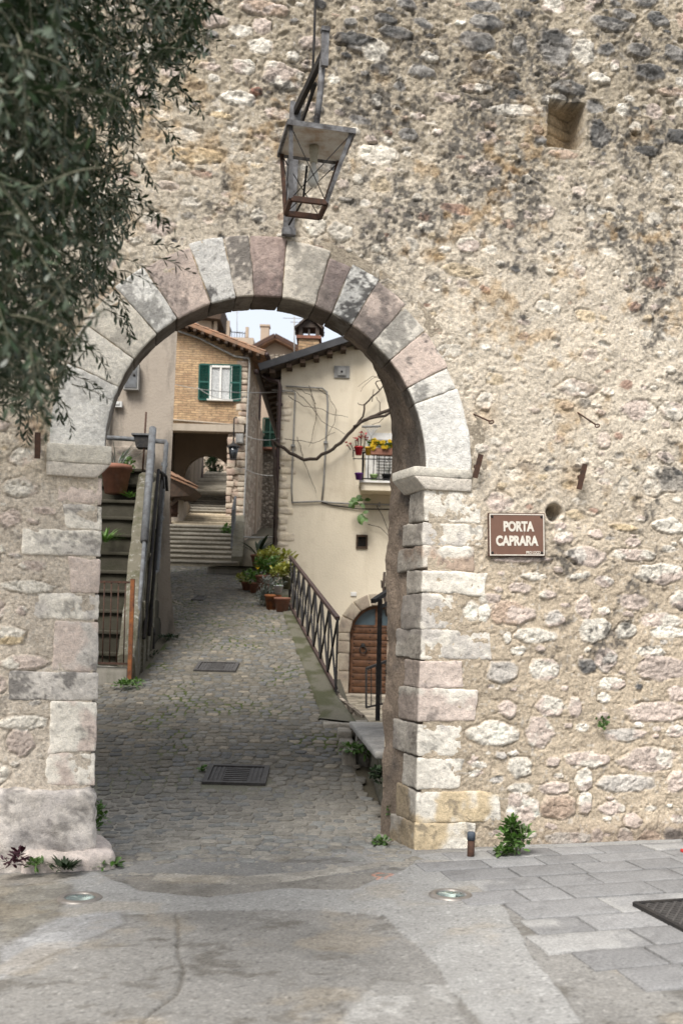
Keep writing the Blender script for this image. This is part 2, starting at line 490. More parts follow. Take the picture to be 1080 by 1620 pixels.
M['vinebark'] = plain('vine_bark', (0.075, 0.055, 0.042), (0.045, 0.034, 0.028), 18, 0.95, 0, 0.8, 0.02)
M['twig'] = plain('olive_twig', (0.2, 0.19, 0.13), (0.12, 0.12, 0.08), 12, 0.9)

def brick_mat():
    m, nt, b = new_mat('old_brick')
    v = _pos(nt)
    sx = nt.nodes.new('ShaderNodeSeparateXYZ'); nt.links.new(v, sx.inputs[0])
    cx = nt.nodes.new('ShaderNodeCombineXYZ'); nt.links.new(sx.outputs[0], cx.inputs[0]); nt.links.new(sx.outputs[2], cx.inputs[1])
    nz = nt.nodes.new('ShaderNodeTexNoise'); nz.inputs['Scale'].default_value = 3
    nt.links.new(v, nz.inputs['Vector'])
    vec = _mix(nt, 0.1, cx.outputs[0], nz.outputs['Color'], 'ADD')
    br = nt.nodes.new('ShaderNodeTexBrick')
    br.inputs['Scale'].default_value = 1.0; br.inputs['Brick Width'].default_value = 0.3; br.inputs['Row Height'].default_value = 0.085
    br.inputs['Mortar Size'].default_value = 0.012; br.inputs['Mortar Smooth'].default_value = 0.3
    br.inputs['Color1'].default_value = (0.5, 0.345, 0.205, 1); br.inputs['Color2'].default_value = (0.36, 0.235, 0.145, 1)
    br.inputs['Mortar'].default_value = (0.25, 0.19, 0.125, 1)
    nt.links.new(vec, br.inputs['Vector'])
    c = _mix(nt, 1.0, br.outputs['Color'], _ramp(nt, _noise(nt, v, 6, 6, 0.7), 0.3, 0.7, (0.62,) * 3, (1.25, 1.22, 1.15)), 'MULTIPLY')
    c = _mix(nt, _ramp(nt, _noise(nt, v, 1.1, 7, 0.7), 0.52, 0.7, (0, 0, 0), (0.7,) * 3), c, (0.33, 0.25, 0.175))
    nt.links.new(c, b.inputs['Base Color']); b.inputs['Roughness'].default_value = 0.95
    b.inputs['Specular IOR Level'].default_value = 0.15
    inv = nt.nodes.new('ShaderNodeMath'); inv.operation = 'SUBTRACT'; inv.inputs[0].default_value = 1
    nt.links.new(br.outputs['Fac'], inv.inputs[1])
    _bump(nt, b, inv.outputs[0], 0.7, 0.02)
    return m
M['brick'] = brick_mat()
# ================================================================== THE GATE WALL
AR, AV = 1.222, 3.013          # arch radius and springing height
CW = (0.78, 0.73, 0.64); CP = (0.63, 0.53, 0.465); CG = (0.31, 0.295, 0.275); CD = (0.12, 0.118, 0.115)
CO = (0.62, 0.5, 0.33); CR = (0.36, 0.2, 0.15); CB = (0.5, 0.385, 0.3); CX = (0.58, 0.54, 0.49)
KCOL = dict(W=CW, P=CP, G=CG, D=CD, O=CO, R=CR, B=CB, X=CX)

def lst(ox, oy, sc, txt):
    """stones read off the wall: x0 y0 x1 y1 kind, in a local frame"""
    out = []
    for t in txt.split(';'):
        q = t.split()
        if len(q) != 5: continue
        x0, y0, x1, y1 = [float(k) / sc for k in q[:4]]
        out.append((ox + x0, oy + y0, ox + x1, oy + y1, q[4]))
    return out
SEEN = lst(560, 940, 2.077, """385 420 532 500 W;565 405 655 498 W;470 345 535 408 P;575 210 668 280 P;430 222 540 292 X;432 25 600 98 B;360 25 405 90 W;
535 110 655 162 W;490 122 515 162 W;745 78 835 160 W;725 0 785 78 P;862 0 965 52 P;860 92 925 145 W;935 60 1080 110 P;965 105 1090 145 W;735 215 795 265 G;
790 180 860 260 X;920 170 1015 205 W;925 200 1090 285 P;895 355 1090 415 P;1030 300 1090 350 P;700 340 748 400 W;600 335 680 400 W;875 500 1060 585 P;
695 520 838 568 W;505 535 580 605 W;632 532 675 568 P;505 620 585 655 W;498 655 605 755 W;600 618 705 660 P;615 662 725 740 B;737 652 780 725 W;
725 575 785 650 P;790 590 985 650 X;1030 580 1090 650 P;800 680 885 725 W;770 770 810 820 P;855 765 912 820 P;880 720 940 765 P;625 775 775 820 X;
930 765 1000 830 B;1005 765 1080 835 D;820 440 960 480 X;1025 430 1090 470 W""") + \
lst(640, 600, 2.4545, """285 870 330 940 W;620 650 785 722 X;800 660 965 705 W;895 715 1090 795 P;450 750 545 780 W;630 755 700 775 W;520 820 585 852 P;
310 440 420 515 W;835 80 975 160 W;280 50 345 120 P;590 0 740 65 P;940 330 995 385 W;925 390 1000 455 W;985 340 1090 440 G;825 380 870 445 W;395 345 475 390 W;
440 320 505 360 G;625 265 675 288 W;365 263 415 285 P;745 205 795 270 P;740 345 775 370 P;965 540 1090 600 W;330 690 560 712 P;290 830 370 870 W;
400 790 490 830 W;545 900 620 960 X;690 745 720 770 W;790 560 900 590 O""") + \
lst(560, 0, 2.077, """135 0 205 30 G;375 0 485 40 G;380 45 495 100 D;85 85 190 130 D;-20 115 75 175 D;25 130 110 200 W;60 205 118 243 D;70 45 140 80 G;
350 105 465 165 G;518 120 568 180 G;595 95 715 222 D;720 125 790 215 W;520 30 575 60 G;775 55 905 105 G;700 95 750 118 W;845 35 925 65 G;885 140 970 190 G;
1015 150 1090 205 G;910 205 1015 265 D;760 240 840 275 W;645 265 755 312 D;768 395 840 485 D;380 525 485 582 P;345 275 455 305 W;450 345 635 382 W;
400 430 470 475 W;15 480 130 535 W;175 215 260 255 G;478 235 550 275 D;385 195 450 245 G;270 305 345 335 P;60 305 90 345 W;220 170 280 205 W;430 170 485 205 O;
840 195 870 235 W;990 290 1090 315 B;715 610 755 650 P;600 670 660 720 P;550 575 585 600 W;290 865 425 910 O;340 780 415 830 W;285 670 400 705 R;190 635 225 660 W;
760 670 790 720 W;1025 425 1090 470 D;920 480 1000 510 G;640 490 740 525 B;860 340 900 380 W;960 340 1010 390 P;900 400 940 440 W;700 860 760 910 P;
850 750 900 790 G;960 700 1010 740 W;210 730 260 760 W;160 780 210 830 W;600 990 680 1030 W""") + \
lst(380, 0, 4.05, """80 120 200 215 P;45 250 220 345 W;0 380 95 465 W;0 595 95 675 W;145 405 400 580 P;300 325 380 395 W;590 215 880 300 D;780 270 945 390 W;
840 405 960 475 D;390 385 500 450 P;860 90 1010 155 D;890 180 1053 255 G;0 0 290 100 B;475 0 545 60 D;410 1390 550 1510 W;555 1420 710 1530 W;60 1340 170 1430 W;
800 870 880 920 P;755 930 1010 1050 W;840 600 905 690 W;85 855 200 895 W;50 1030 140 1080 O;620 1150 700 1210 P;720 1110 790 1180 W;150 690 330 760 X;
560 480 640 540 W;60 560 140 610 R""") + \
lst(0, 0, 2.25, """585 455 720 505 W;600 525 790 580 O;500 760 625 835 W;670 605 755 632 R;780 320 900 375 W;830 210 900 265 W;740 400 830 425 O;710 225 785 250 P;
390 20 460 70 W;640 700 720 740 W;560 640 640 680 P;480 310 560 360 W;820 90 900 130 W;300 900 420 960 W;350 1030 420 1080 P;60 1500 160 1580 B""") + \
lst(0, 660, 2.077, """15 200 125 260 W;0 300 70 360 W;110 295 180 320 W;-60 410 20 450 W;0 535 180 580 W;60 470 160 505 W;-60 590 20 680 W;55 620 90 650 W;-40 690 90 750 O;
0 780 160 830 W;-80 840 25 910 P;0 980 160 1030 W;30 1030 110 1110 P;-80 1000 -10 1100 W;-90 380 -10 520 P;-150 200 -30 290 W""")

JAMB_R = [(777, 822, 95, 'W'), (825, 860, 102, 'W'), (863, 899, 82, 'B'), (901, 937, 108, 'W'), (939, 994, 58, 'W'), (997, 1042, 118, 'W'),
          (1045, 1087, 75, 'P'), (1089, 1141, 97, 'P'), (1145, 1194, 70, 'W'), (1199, 1249, 76, 'W'), (1251, 1302, 142, 'O'), (1304, 1352, 102, 'O')]
JAMB_L = [(757, 797, 62, 'P'), (800, 838, 56, 'W'), (840, 881, 112, 'W'), (884, 939, 46, 'P'), (942, 982, 102, 'W'), (985, 1062, 66, 'X'),
          (1066, 1108, 128, 'G'), (1110, 1190, 70, 'P'), (1193, 1243, 72, 'P')]

gate = thing('stone_gate_wall', 'tall rubble stone wall with a round archway through it', 'wall', tuple(W(0, 0, 0)))

def build_face():
    def axis(a, f0, f1, b, st, co):
        return np.concatenate([np.arange(a, f0, co), np.arange(f0, f1, st), np.arange(f1, b + co, co)])
    us = axis(-6.5, -2.35, 3.75, 8.0, 0.0094, 0.12); vs = axis(-0.35, -0.15, 7.15, 9.5, 0.0094, 0.12)
    lim = AR + 0.035
    us[np.argmin(abs(us - lim))] = lim; us[np.argmin(abs(us + lim))] = -lim
    U, V = np.meshgrid(us, vs, indexing='ij')
    up = sst(4.3, 6.2, V)
    rightlow = sst(3.4, 2.2, V)
    # mortar: coarse render with grit
    g1 = fbm2(U * 2.2, V * 2.2, 4, 1); g2 = fbm2(U * 9, V * 9, 4, 2); g3 = fbm2(U * 34, V * 34, 3, 3)
    grit = np.clip(fbm2(U * 24, V * 26, 2, 5) - 0.55, 0, 1)
    H = 0.03 * (g1 - 0.5) + 0.022 * (g2 - 0.5) + (0.009 + 0.009 * up) * (g3 - 0.5) + (0.018 + 0.026 * up) * grit
    pit = np.clip(0.36 - fbm2(U * 13, V * 15, 3, 8), 0, 1)
    H -= (0.06 + 0.06 * up) * pit
    fine = n2(U * 37, V * 41, 9)
    H -= 0.011 * sst(0.2, 0.08, fine) * sst(.4, .6, g2)
    H += 0.006 * sst(0.85, 0.95, fine)
    lo = np.array((0.52, 0.435, 0.33)); hi = np.array((0.4, 0.345, 0.265)); mid = np.array((0.63, 0.555, 0.45))
    k = sst(2.0, 3.2, V) * (1 - up)
    C = lo[None, None] * (1 - up - k)[..., None] + hi * up[..., None] + mid * k[..., None]
    C = C * (0.8 + 0.42 * fbm2(U * 5, V * 5, 5, 11))[..., None]
    lf = sst(-.9, -1.4, U) * sst(2.9, 2.6, V)          # lime-washed, smeared masonry of the left pier
    C = C * (1 - .75 * lf[..., None]) + np.array((.62, .55, .465)) * (.75 + .5 * fbm2(U * 4, V * 6, 5, 12))[..., None] * .75 * lf[..., None]
    H = H * (1 - .45 * lf)
    # grit pebbles of other colours
    pk = n2(U * 40, V * 40, 21)
    C = np.where((pk > 0.84)[..., None], C * 0.4 + 0.6 * np.array((0.62, 0.57, 0.5)), C)
    C = np.where((pk < 0.13)[..., None], C * 0.6 + 0.4 * np.array((0.3, 0.24, 0.18)), C)
    occ = np.zeros(U.shape, bool)
    smask = np.zeros(U.shape)
    def stone(cu, cv, a, b, rot, col, prot, pw, sd, col2=None, ragged=0.22):
        m = 1.45 * max(a, b)
        i0, i1 = np.searchsorted(us, (cu - m, cu + m)); j0, j1 = np.searchsorted(vs, (cv - m, cv + m))
        if i1 - i0 < 2 or j1 - j0 < 2: return
        u = U[i0:i1, j0:j1] - cu; v = V[i0:i1, j0:j1] - cv
        c, s = math.cos(rot), math.sin(rot)
        x = (u * c + v * s) / a; y = (-u * s + v * c) / b
        uu, vv = u + cu, v + cv
        e = fbm2(uu * 11 + sd, vv * 11 - sd, 3, sd % 97) - 0.5
        e2 = fbm2(x * 1.3 + sd * 1.7, y * 1.3, 2, sd % 89) - 0.5
        rho = (np.abs(x) ** pw + np.abs(y) ** pw) ** (1 / pw)
        rho = rho * (1 + ragged * 1.6 * e + ragged * 1.5 * e2)
        rp = random.Random(sd)
        poly = 0
        for q in range(7):          # flat breaks: the outline is cut by straight facets
            an = (q + rp.uniform(-.35, .35)) * 2 * math.pi / 7
            poly = np.maximum(poly, (x * math.cos(an) + y * math.sin(an)) / rp.uniform(.78, 1.02))
        rho = np.maximum(rho, poly + .35 * e)
        mk = sst(1.03, 0.95, rho)
        plate = sst(1.05, 0.84, rho)
        tex = fbm2(uu * 14 + sd, vv * 20, 4, (sd * 7) % 83) - 0.5
        crk = np.abs(fbm2(uu * 7 + sd, vv * 12, 3, (sd * 5) % 61) - .5)
        h = prot * plate - 0.011 * sst(.03, .0, crk) + 0.03 * tex + 0.012 * (fbm2(uu * 45, vv * 45, 2, 4) - 0.5)
        # a soft tilt of the face, ledges in layered stones
        h = h + (0.1 * prot / b) * (v * math.sin(sd) + u * 0.5 * math.cos(sd * 1.3))
        Hs = H[i0:i1, j0:j1]
        gap = np.exp(-((rho - 1.07) / 0.06) ** 2) * 0.013 * sst(0.4, 0.6, fbm2(uu * 6, vv * 6, 2, 31))
        H[i0:i1, j0:j1] = Hs * (1 - mk) + h * mk - gap
        cc = np.array(col)[None, None] * (0.78 + 0.44 * fbm2(uu * 8 + sd, vv * 12, 4, 51))[..., None]
        if col2 is not None:
            t = sst(0.47, 0.58, fbm2(uu * 6 - sd, vv * 9 + sd, 4, (sd * 3) % 71))[..., None]
            cc = cc * (1 - t) + np.array(col2) * t * (0.8 + 0.4 * fbm2(uu * 16, vv * 16, 3, 61))[..., None]
        # lime left along the stone's rim
        rim = sst(0.72, 0.98, rho) * sst(0.35, 0.62, fbm2(uu * 7, vv * 7, 2, 77)) * 0.5
        cc = cc * (1 - rim[..., None]) + np.array((0.6, 0.52, 0.42)) * rim[..., None]
        Cs = C[i0:i1, j0:j1]
        C[i0:i1, j0:j1] = Cs * (1 - mk[..., None]) + cc * mk[..., None]
        smask[i0:i1, j0:j1] = np.maximum(smask[i0:i1, j0:j1], mk)
        occ[i0:i1, j0:j1] |= rho < 1.25
    alt = dict(W=CP, P=CW, G=CD, D=CG, O=CW, R=CB, B=CP, X=CP)
    rnd = random.Random(3)
    S = []
    for x0, y0, x1, y1, kd in SEEN:
        ua, va = wuv(x0, (y0 + y1) / 2); ub, vb = wuv(x1, (y0 + y1) / 2)
        uc, vt = wuv((x0 + x1) / 2, y0); _, vb2 = wuv((x0 + x1) / 2, y1)
        S.append(((ua + ub) / 2, (vt + vb2) / 2, (ub - ua) / 2, (vt - vb2) / 2, rnd.uniform(-0.06, 0.06), kd))
    # keep fill stones away from the hand-placed ones
    def reserve(cu, cv, a, b, q):
        i0, i1 = np.searchsorted(us, (cu - a * q, cu + a * q)); j0, j1 = np.searchsorted(vs, (cv - b * q, cv + b * q))
        occ[i0:i1, j0:j1] = True
    def isfree(cu, cv, a, b):
        i0, i1 = np.searchsorted(us, (cu - a, cu + a)); j0, j1 = np.searchsorted(vs, (cv - b, cv + b))
        return not occ[i0:i1, j0:j1].any()
    for s in S: reserve(*s[:4], 1.15)
    for j, side in ((JAMB_R, 1), (JAMB_L, -1)):
        for y0, y1, w, kd in j:
            _, va = wuv(655 if side > 0 else 150, y0); _, vb = wuv(655 if side > 0 else 150, y1)
            reserve(side * (AR + w / 420), (va + vb) / 2, w / 420 + .02, (va - vb) / 2, 1.0)
    fill = []
    for n_try, smin, smax, zone in ((260, 0.09, 0.19, 'a'), (900, 0.05, 0.12, 'b'), (2600, 0.02, 0.06, 'c')):
        for _ in range(n_try):
            cu = rnd.uniform(-2.6, 4.2); cv = rnd.uniform(-0.05, 7.3)
            if math.hypot(cu, max(0, cv - AV)) < AR + 0.42: continue
            a = rnd.uniform(smin, smax); b = a * rnd.uniform(0.38, 0.7)
            upz = cv > 5.6; loz = cv < 2.6
            if zone == 'a' and not (upz or loz): continue
            if zone == 'b' and not (upz or loz) and rnd.random() < 0.7: continue
            if not isfree(cu, cv, a * 1.1, b * 1.1): continue
            reserve(cu, cv, a, b, 1.1)
            z = rnd.random()
            if upz: kd = 'G' if z < .36 else 'D' if z < .5 else 'W' if z < .7 else 'B' if z < .85 else 'P'
            elif loz: kd = 'W' if z < .48 else 'P' if z < .8 else 'X' if z < .93 else 'G'
            else: kd = 'W' if z < .5 else 'P' if z < .65 else 'O' if z < .78 else 'G' if z < .9 else 'R'
            fill.append((cu, cv, a, b, rnd.uniform(-0.25, 0.25), kd))
    occ[:] = False
    for q, (cu, cv, a, b, rot, kd) in enumerate(S + fill):
        big = q < len(S)
        low = cv < 2.7; hi_ = cv > 5.5
        pr = rnd.uniform(0.003, 0.014) if low else rnd.uniform(0.005, 0.02) if hi_ else rnd.uniform(0.0, 0.008)
        if not big: pr *= 0.75
        j = rnd.uniform(0.85, 1.12)
        col = tuple(k_ * j for k_ in KCOL[kd])
        if not (low or hi_): col = tuple(0.7 * c + 0.3 * m_ for c, m_ in zip(col, mid))
        stone(cu, cv, a * 1.12, b * 1.12, rot, col, pr, rnd.uniform(2.4, 4.5) if big else rnd.uniform(2, 3), q + 5,
              alt[kd] if rnd.random() < 0.6 else None, 0.2 if big else 0.28)
    # grey-black lichen, ochre staining
    def blob(px, py, rx, ry):
        u0, v0 = wuv(px, py)
        return np.exp(-(((U - u0) / (rx / 210)) ** 2 + ((V - v0) / (ry / 210)) ** 2))
    reg = 0.02 + 0.26 * up
    for q in ((1030, 520, 130, 230), (1020, 330, 90, 160), (740, 330, 130, 120), (640, 380, 110, 130), (560, 470, 70, 90), (880, 360, 120, 90), (900, 130, 300, 120), (1000, 900, 110, 60),
              (960, 1010, 45, 40), (880, 880, 40, 25), (650, 200, 160, 160), (420, 330, 120, 90), (330, 320, 80, 60), (930, 1140, 60, 40), (1060, 750, 60, 120), (830, 480, 60, 60), (560, 90, 150, 80)):
        reg = reg + 0.42 * blob(*q)
    f = fbm2(U * 2.6 + 3, V * 2.6, 6, 41) * 0.55 + fbm2(U * 15, V * 15, 5, 43) * 0.45
    st = sst(0.66, 0.82, f + 0.34 * np.clip(reg, 0, 0.9))
    st = st * (0.25 + 0.75 * sst(0.4, 0.56, fbm2(U * 34, V * 34, 2, 47)))
    C = C * (1 - 0.84 * st[..., None]) + np.array((0.085, 0.08, 0.074)) * 0.84 * st[..., None]
    oc = sst(0.56, 0.7, fbm2(U * 3.4 + 9, V * 3.4, 6, 53) * 0.6 + fbm2(U * 12, V * 12, 4, 54) * 0.4) * sst(2.4, 3.4, V) * sst(6.6, 5.4, V)
    oc = np.clip(oc + 0.8 * (blob(830, 750, 22, 25) + blob(905, 755, 25, 25) + blob(765, 655, 22, 22) + blob(908, 655, 22, 22)), 0, 1)
    C = C * (1 - 0.5 * oc[..., None]) + np.array((0.42, 0.27, 0.12)) * 0.5 * oc[..., None]
    # dark damp foot of the wall at the right
    ft = sst(0.2, 0.05, V - 0.035 * U) * sst(1.9, 2.4, U)
    C = C * (1 - 0.45 * ft[..., None]) + np.array((0.2, 0.15, 0.115)) * 0.45 * ft[..., None]
    H += ft * 0.03
    # putlog holes
    u0, v1 = wuv(869, 158); u1, v0 = wuv(921, 236)
    inn = sst(u0 - 0.012, u0 + 0.012, U) * sst(u1 + 0.012, u1 - 0.012, U) * sst(v0 - 0.012, v0 + 0.012, V) * sst(v1 + 0.012, v1 - 0.012, V)
    slope = 0.16 + 0.1 * sst(u0, u1, U)
    H = H * (1 - inn) - slope * inn + 0.03 * inn * fbm2(U * 9, V * 9, 3, 3)
    crs = n2(np.floor((V - v0) / .085) * 3.7 + .5, np.floor(U / .2) + .5, 73)[..., None]
    nc = (np.array((0.5, 0.37, 0.22)) * crs + np.array((0.4, 0.34, 0.26)) * (1 - crs)) * (0.5 + 0.8 * fbm2(U * 11, V * 11, 4, 71))[..., None]
    C = C * (1 - inn[..., None]) + inn[..., None] * nc
    H -= inn * .02 * sst(.12, .03, np.abs(((V - v0) / .085) % 1 - .5) * -1 + .5)
    hu, hv = wuv(875, 811)
    rr = np.hypot((U - hu) * 1.05, V - hv) * (1 + 0.2 * (fbm2(U * 14, V * 14, 2, 81) - 0.5))
    H -= 0.2 * sst(0.074, 0.058, rr)
    H += 0.012 * np.exp(-((rr - 0.09) / 0.02) ** 2)
    # flatten where dressed blocks sit over it
    dr = np.where(V > AV, np.hypot(U, V - AV), np.abs(U))
    near = sst(AR + 0.4, AR + 0.2, dr)
    H = H * (1 - 0.5 * near) + 0.001 * near
    base = np.array(tuple(WO)); uu = np.array(tuple(WU)); nn = np.array(tuple(WN))
    X = base + U[..., None] * uu - H[..., None] * nn
    X[..., 2] = V
    idx = np.arange(U.size).reshape(U.shape)
    cu = (U[:-1, :-1] + U[1:, 1:]) / 2; cv = (V[:-1, :-1] + V[1:, 1:]) / 2
    dq = np.where(cv > AV, np.hypot(cu, cv - AV), np.abs(cu))
    keep = np.where(cv > AV, dq > AR + 0.11, dq > lim)
    F = np.stack([idx[:-1, :-1], idx[1:, :-1], idx[1:, 1:], idx[:-1, 1:]], -1)[keep]
    mb = MB(); mb.v = X.reshape(-1, 3); mb.f = F.tolist(); mb.c = np.clip(C, 0.02, 0.85).reshape(-1, 3); mb.sm = [True] * len(F)
    return part('rubble_face', mb, M['wall'], gate)
build_face()

def stainf(base, alt=None, dark=0.6, seed=0, thr=0.56, grime_shade=0.0):
    base = np.array(base); alt = None if alt is None else np.array(alt)
    def f(X):
        c = base[None] * (0.82 + 0.36 * fbm3(X * 6, 4, seed))[:, None]
        if alt is not None:
            t = sst(0.46, 0.58, fbm3(X * 4.5 + seed, 4, seed + 3))[:, None]
            c = c * (1 - t) + alt * t
        s = sst(thr, thr + 0.1, fbm3(X * 5.5 - seed, 5, seed + 7) * 0.6 + fbm3(X * 42, 3, seed + 8) * 0.4)[:, None] * dark
        c = c * (1 - s) + np.array((0.085, 0.08, 0.078)) * s
        if grime_shade:                       # grime plus shade painted into the faces inside the archway
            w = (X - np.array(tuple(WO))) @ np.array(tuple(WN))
            k = (sst(0.0, 0.022, w) * grime_shade * (0.7 + 0.5 * fbm3(X * 5, 3, seed + 11)))[:, None]
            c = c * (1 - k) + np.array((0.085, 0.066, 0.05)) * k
        return np.clip(c, 0.02, 0.85)
    return f

# voussoirs: joint angles read round the arch, from the right springing to the left one
WH = (0.76, 0.74, 0.69); PK = (0.64, 0.525, 0.455); DP = (0.33, 0.275, 0.245)
VS = [(-0.5, 23.7, 0.37, WH, None, .15, 'large whitewashed block'), (23.9, 30.1, 0.36, (0.72, 0.69, 0.63), None, .55, None), (30.3, 41.8, 0.37, (0.66, 0.62, 0.56), PK, .9, None),
      (42, 50.7, 0.38, (0.7, 0.655, 0.575), None, .55, None), (50.9, 60.4, 0.4, PK, DP, .5, None), (60.6, 68.7, 0.42, WH, None, .9, None),
      (68.9, 75.2, 0.39, DP, (0.36, 0.29, 0.265), .3, None), (75.4, 87.2, 0.44, (0.66, 0.605, 0.52), None, .35, None), (87.4, 97, 0.45, (0.46, 0.36, 0.32), (0.32, 0.245, 0.22), .4, None),
      (97.2, 103.6, 0.45, (0.66, 0.59, 0.51), None, .75, None), (103.8, 112.8, 0.46, (0.72, 0.7, 0.66), None, .85, None), (113, 125.8, 0.43, PK, (0.52, 0.43, 0.38), .6, None),
      (126, 135, 0.44, WH, None, .55, None), (135.2, 147, 0.43, (0.68, 0.63, 0.54), None, .3, None), (147.2, 158.2, 0.42, (0.72, 0.68, 0.6), None, .25, None),
      (158.4, 180.5, 0.39, WH, None, .25, None)]
DR = 0.34
for i, (a0, a1, th, col, alt, dk, lab) in enumerate(VS):
    prot = 0.011 + 0.007 * ((i * 37) % 5) / 5
    def cp(a, r, w): return W(r * math.cos(R(a)), AV + r * math.sin(R(a)), w)
    nsub = 2
    r0 = AR - 0.004 * ((i * 53) % 4) / 4
    mb = MB()
    # the block follows the curve: corners on the arc, then bent
    cor = [cp(a, r, w) for a in (a0, a1) for r in (r0, r0 + th + 0.02 * math.sin(i * 2.1)) for w in (-prot, DR)]
    if nsub > 1:
        # curve a straight hexahedron: build in (angle, radius, depth) space and map
        am = (a1 - a0) * math.pi / 180 * AR
        h = [Vector((x, y, z)) for x in (0, am) for y in (0, th) for z in (-prot, DR)]
        t = MB(); t.rock(h, 0.009, 0.015, 0.0085, 9, col, None, i)
        V_ = np.array(t.v); an = R(a0) + V_[:, 0] / AR; rr = r0 + V_[:, 1]
        X = np.array(tuple(WO)) + (rr * np.cos(an))[:, None] * np.array(tuple(WU)) + V_[:, 2:3] * np.array(tuple(WN))
        X[:, 2] = AV + rr * np.sin(an)
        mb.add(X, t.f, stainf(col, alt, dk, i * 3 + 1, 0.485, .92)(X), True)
    else:
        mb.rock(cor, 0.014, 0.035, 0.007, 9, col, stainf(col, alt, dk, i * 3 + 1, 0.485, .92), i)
    part('voussoir', mb, M['block'], gate, lab and 'large whitewashed voussoir block')

# mortar bed of the ring, just behind the faces of its stones
rr_, aa_ = np.linspace(AR + .012, AR + .5, 40), np.linspace(-.02, math.pi + .02, 260)
A = np.array([[tuple(W(r * math.cos(a), AV + r * math.sin(a), 0.0)) for r in rr_] for a in aa_])
A = A - np.array(tuple(WN)) * (0.022 * (fbm3(A.reshape(-1, 3) * 9, 4, 3).reshape(A.shape[:2]) - .6))[..., None]
mb = MB(); mb.grid(A[:, ::-1], np.array((0.42, 0.36, 0.28)) * (.6 + .7 * fbm3(A[:, ::-1].reshape(-1, 3) * 8, 4, 4))[:, None]); part('mortar_bed', mb, M['wall'], gate)

# imposts
def impost(u0, u1, v0, v1, side, seed):
    """moulded block: the face towards the passage is chamfered underneath"""
    inn = side * u0
    mb = MB()
    out = -0.03
    mb.rock([W(u, v, w) for u in ((u0 if side > 0 else u1), (u1 if side > 0 else u0)) for v in (v0 + 0.085, v1) for w in (out, DR + 0.03)] if False else
            [W(u, v, w) for u in sorted((u0, u1)) for v in (v0 + 0.1, v1) for w in (out, DR + 0.03)], 0.012, 0.035, 0.005, 9, CW, stainf((0.62, 0.58, 0.5), None, .6, seed), seed)
    ui = side * (abs(u0) + 0.1)
    lowc = []
    for k, u in enumerate(sorted((u0, u1))):
        for v in (v0, v0 + 0.105):
            for w in (out + 0.004, DR + 0.026):
                uu = u
                if abs(u - u0) < 1e-6 and v == v0: uu = ui
                lowc.append(W(uu, v, w))
    mb.rock(lowc, 0.012, 0.035, 0.005, 9, CW, stainf((0.6, 0.55, 0.48), None, .5, seed + 3), seed + 2)
    part('impost_block', mb, M['block'], gate)
impost(1.12, 1.6, 2.845, 3.02, 1, 31)
impost(-1.165, -1.62, 2.785, 3.02, -1, 37)

for jl, side in ((JAMB_R, 1), (JAMB_L, -1)):
    for i, (y0, y1, w, kd) in enumerate(jl):
        px = 656 if side > 0 else 150
        _, v1 = wuv(px, y0); _, v0 = wuv(px, y1)
        if i == 0: v1 = 2.845 if side > 0 else 2.785
        ue = AR + 0.002 - 0.010 * ((i * 29) % 5) / 5
        uo = ue + w / 205.0
        prot = 0.004 + 0.009 * ((i * 17) % 4) / 4
        wl = DR * (0.8 + 0.25 * ((i * 7) % 3))
        us_ = (ue, uo) if side > 0 else (-uo, -ue)
        mb = MB()
        alt = dict(W=CX, P=CW, O=CW, B=CW, X=CP, G=CX)[kd]
        rj = random.Random(i * 7 + side)
        def jt(): return rj.uniform(-0.013, 0.013)
        cor = [W(u + (jt() * 1.6 if abs(u) > ue + .01 else 0), v + jt() * .8, q) for u in us_ for v in (v0 - .004, v1 + .004) for q in (-prot, min(wl, 0.5))]
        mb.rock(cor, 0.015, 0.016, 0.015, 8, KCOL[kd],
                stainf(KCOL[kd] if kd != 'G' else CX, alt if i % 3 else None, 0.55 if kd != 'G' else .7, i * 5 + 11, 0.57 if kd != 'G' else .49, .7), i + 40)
        part('jamb_stone', mb, M['block'], gate)
# rough plinth under the left jamb
_, vt = wuv(150, 1244)
mb = MB()
mb.rock([W(u, v, q) for u in (-2.9, -AR + 0.02) for v in (-0.3, vt - 0.015) for q in (-0.06, 0.6)], 0.05, 0.03, 0.045, 6, CX, stainf((0.6, 0.55, 0.5), (0.5, 0.46, 0.43), .55, 91, .54), 91)
part('plinth_stone', mb, M['block'], gate)
mb = MB()
mb.rock([W(u, v, q) for u in (-1.7, -1.04) for v in (-0.3, 0.09) for q in (-0.14, 0.55)], 0.07, 0.03, 0.03, 5, CX, stainf((0.62, 0.54, 0.49), (0.55, 0.48, 0.43), .4, 95, .56), 95)
part('plinth_stone', mb, M['block'], gate)

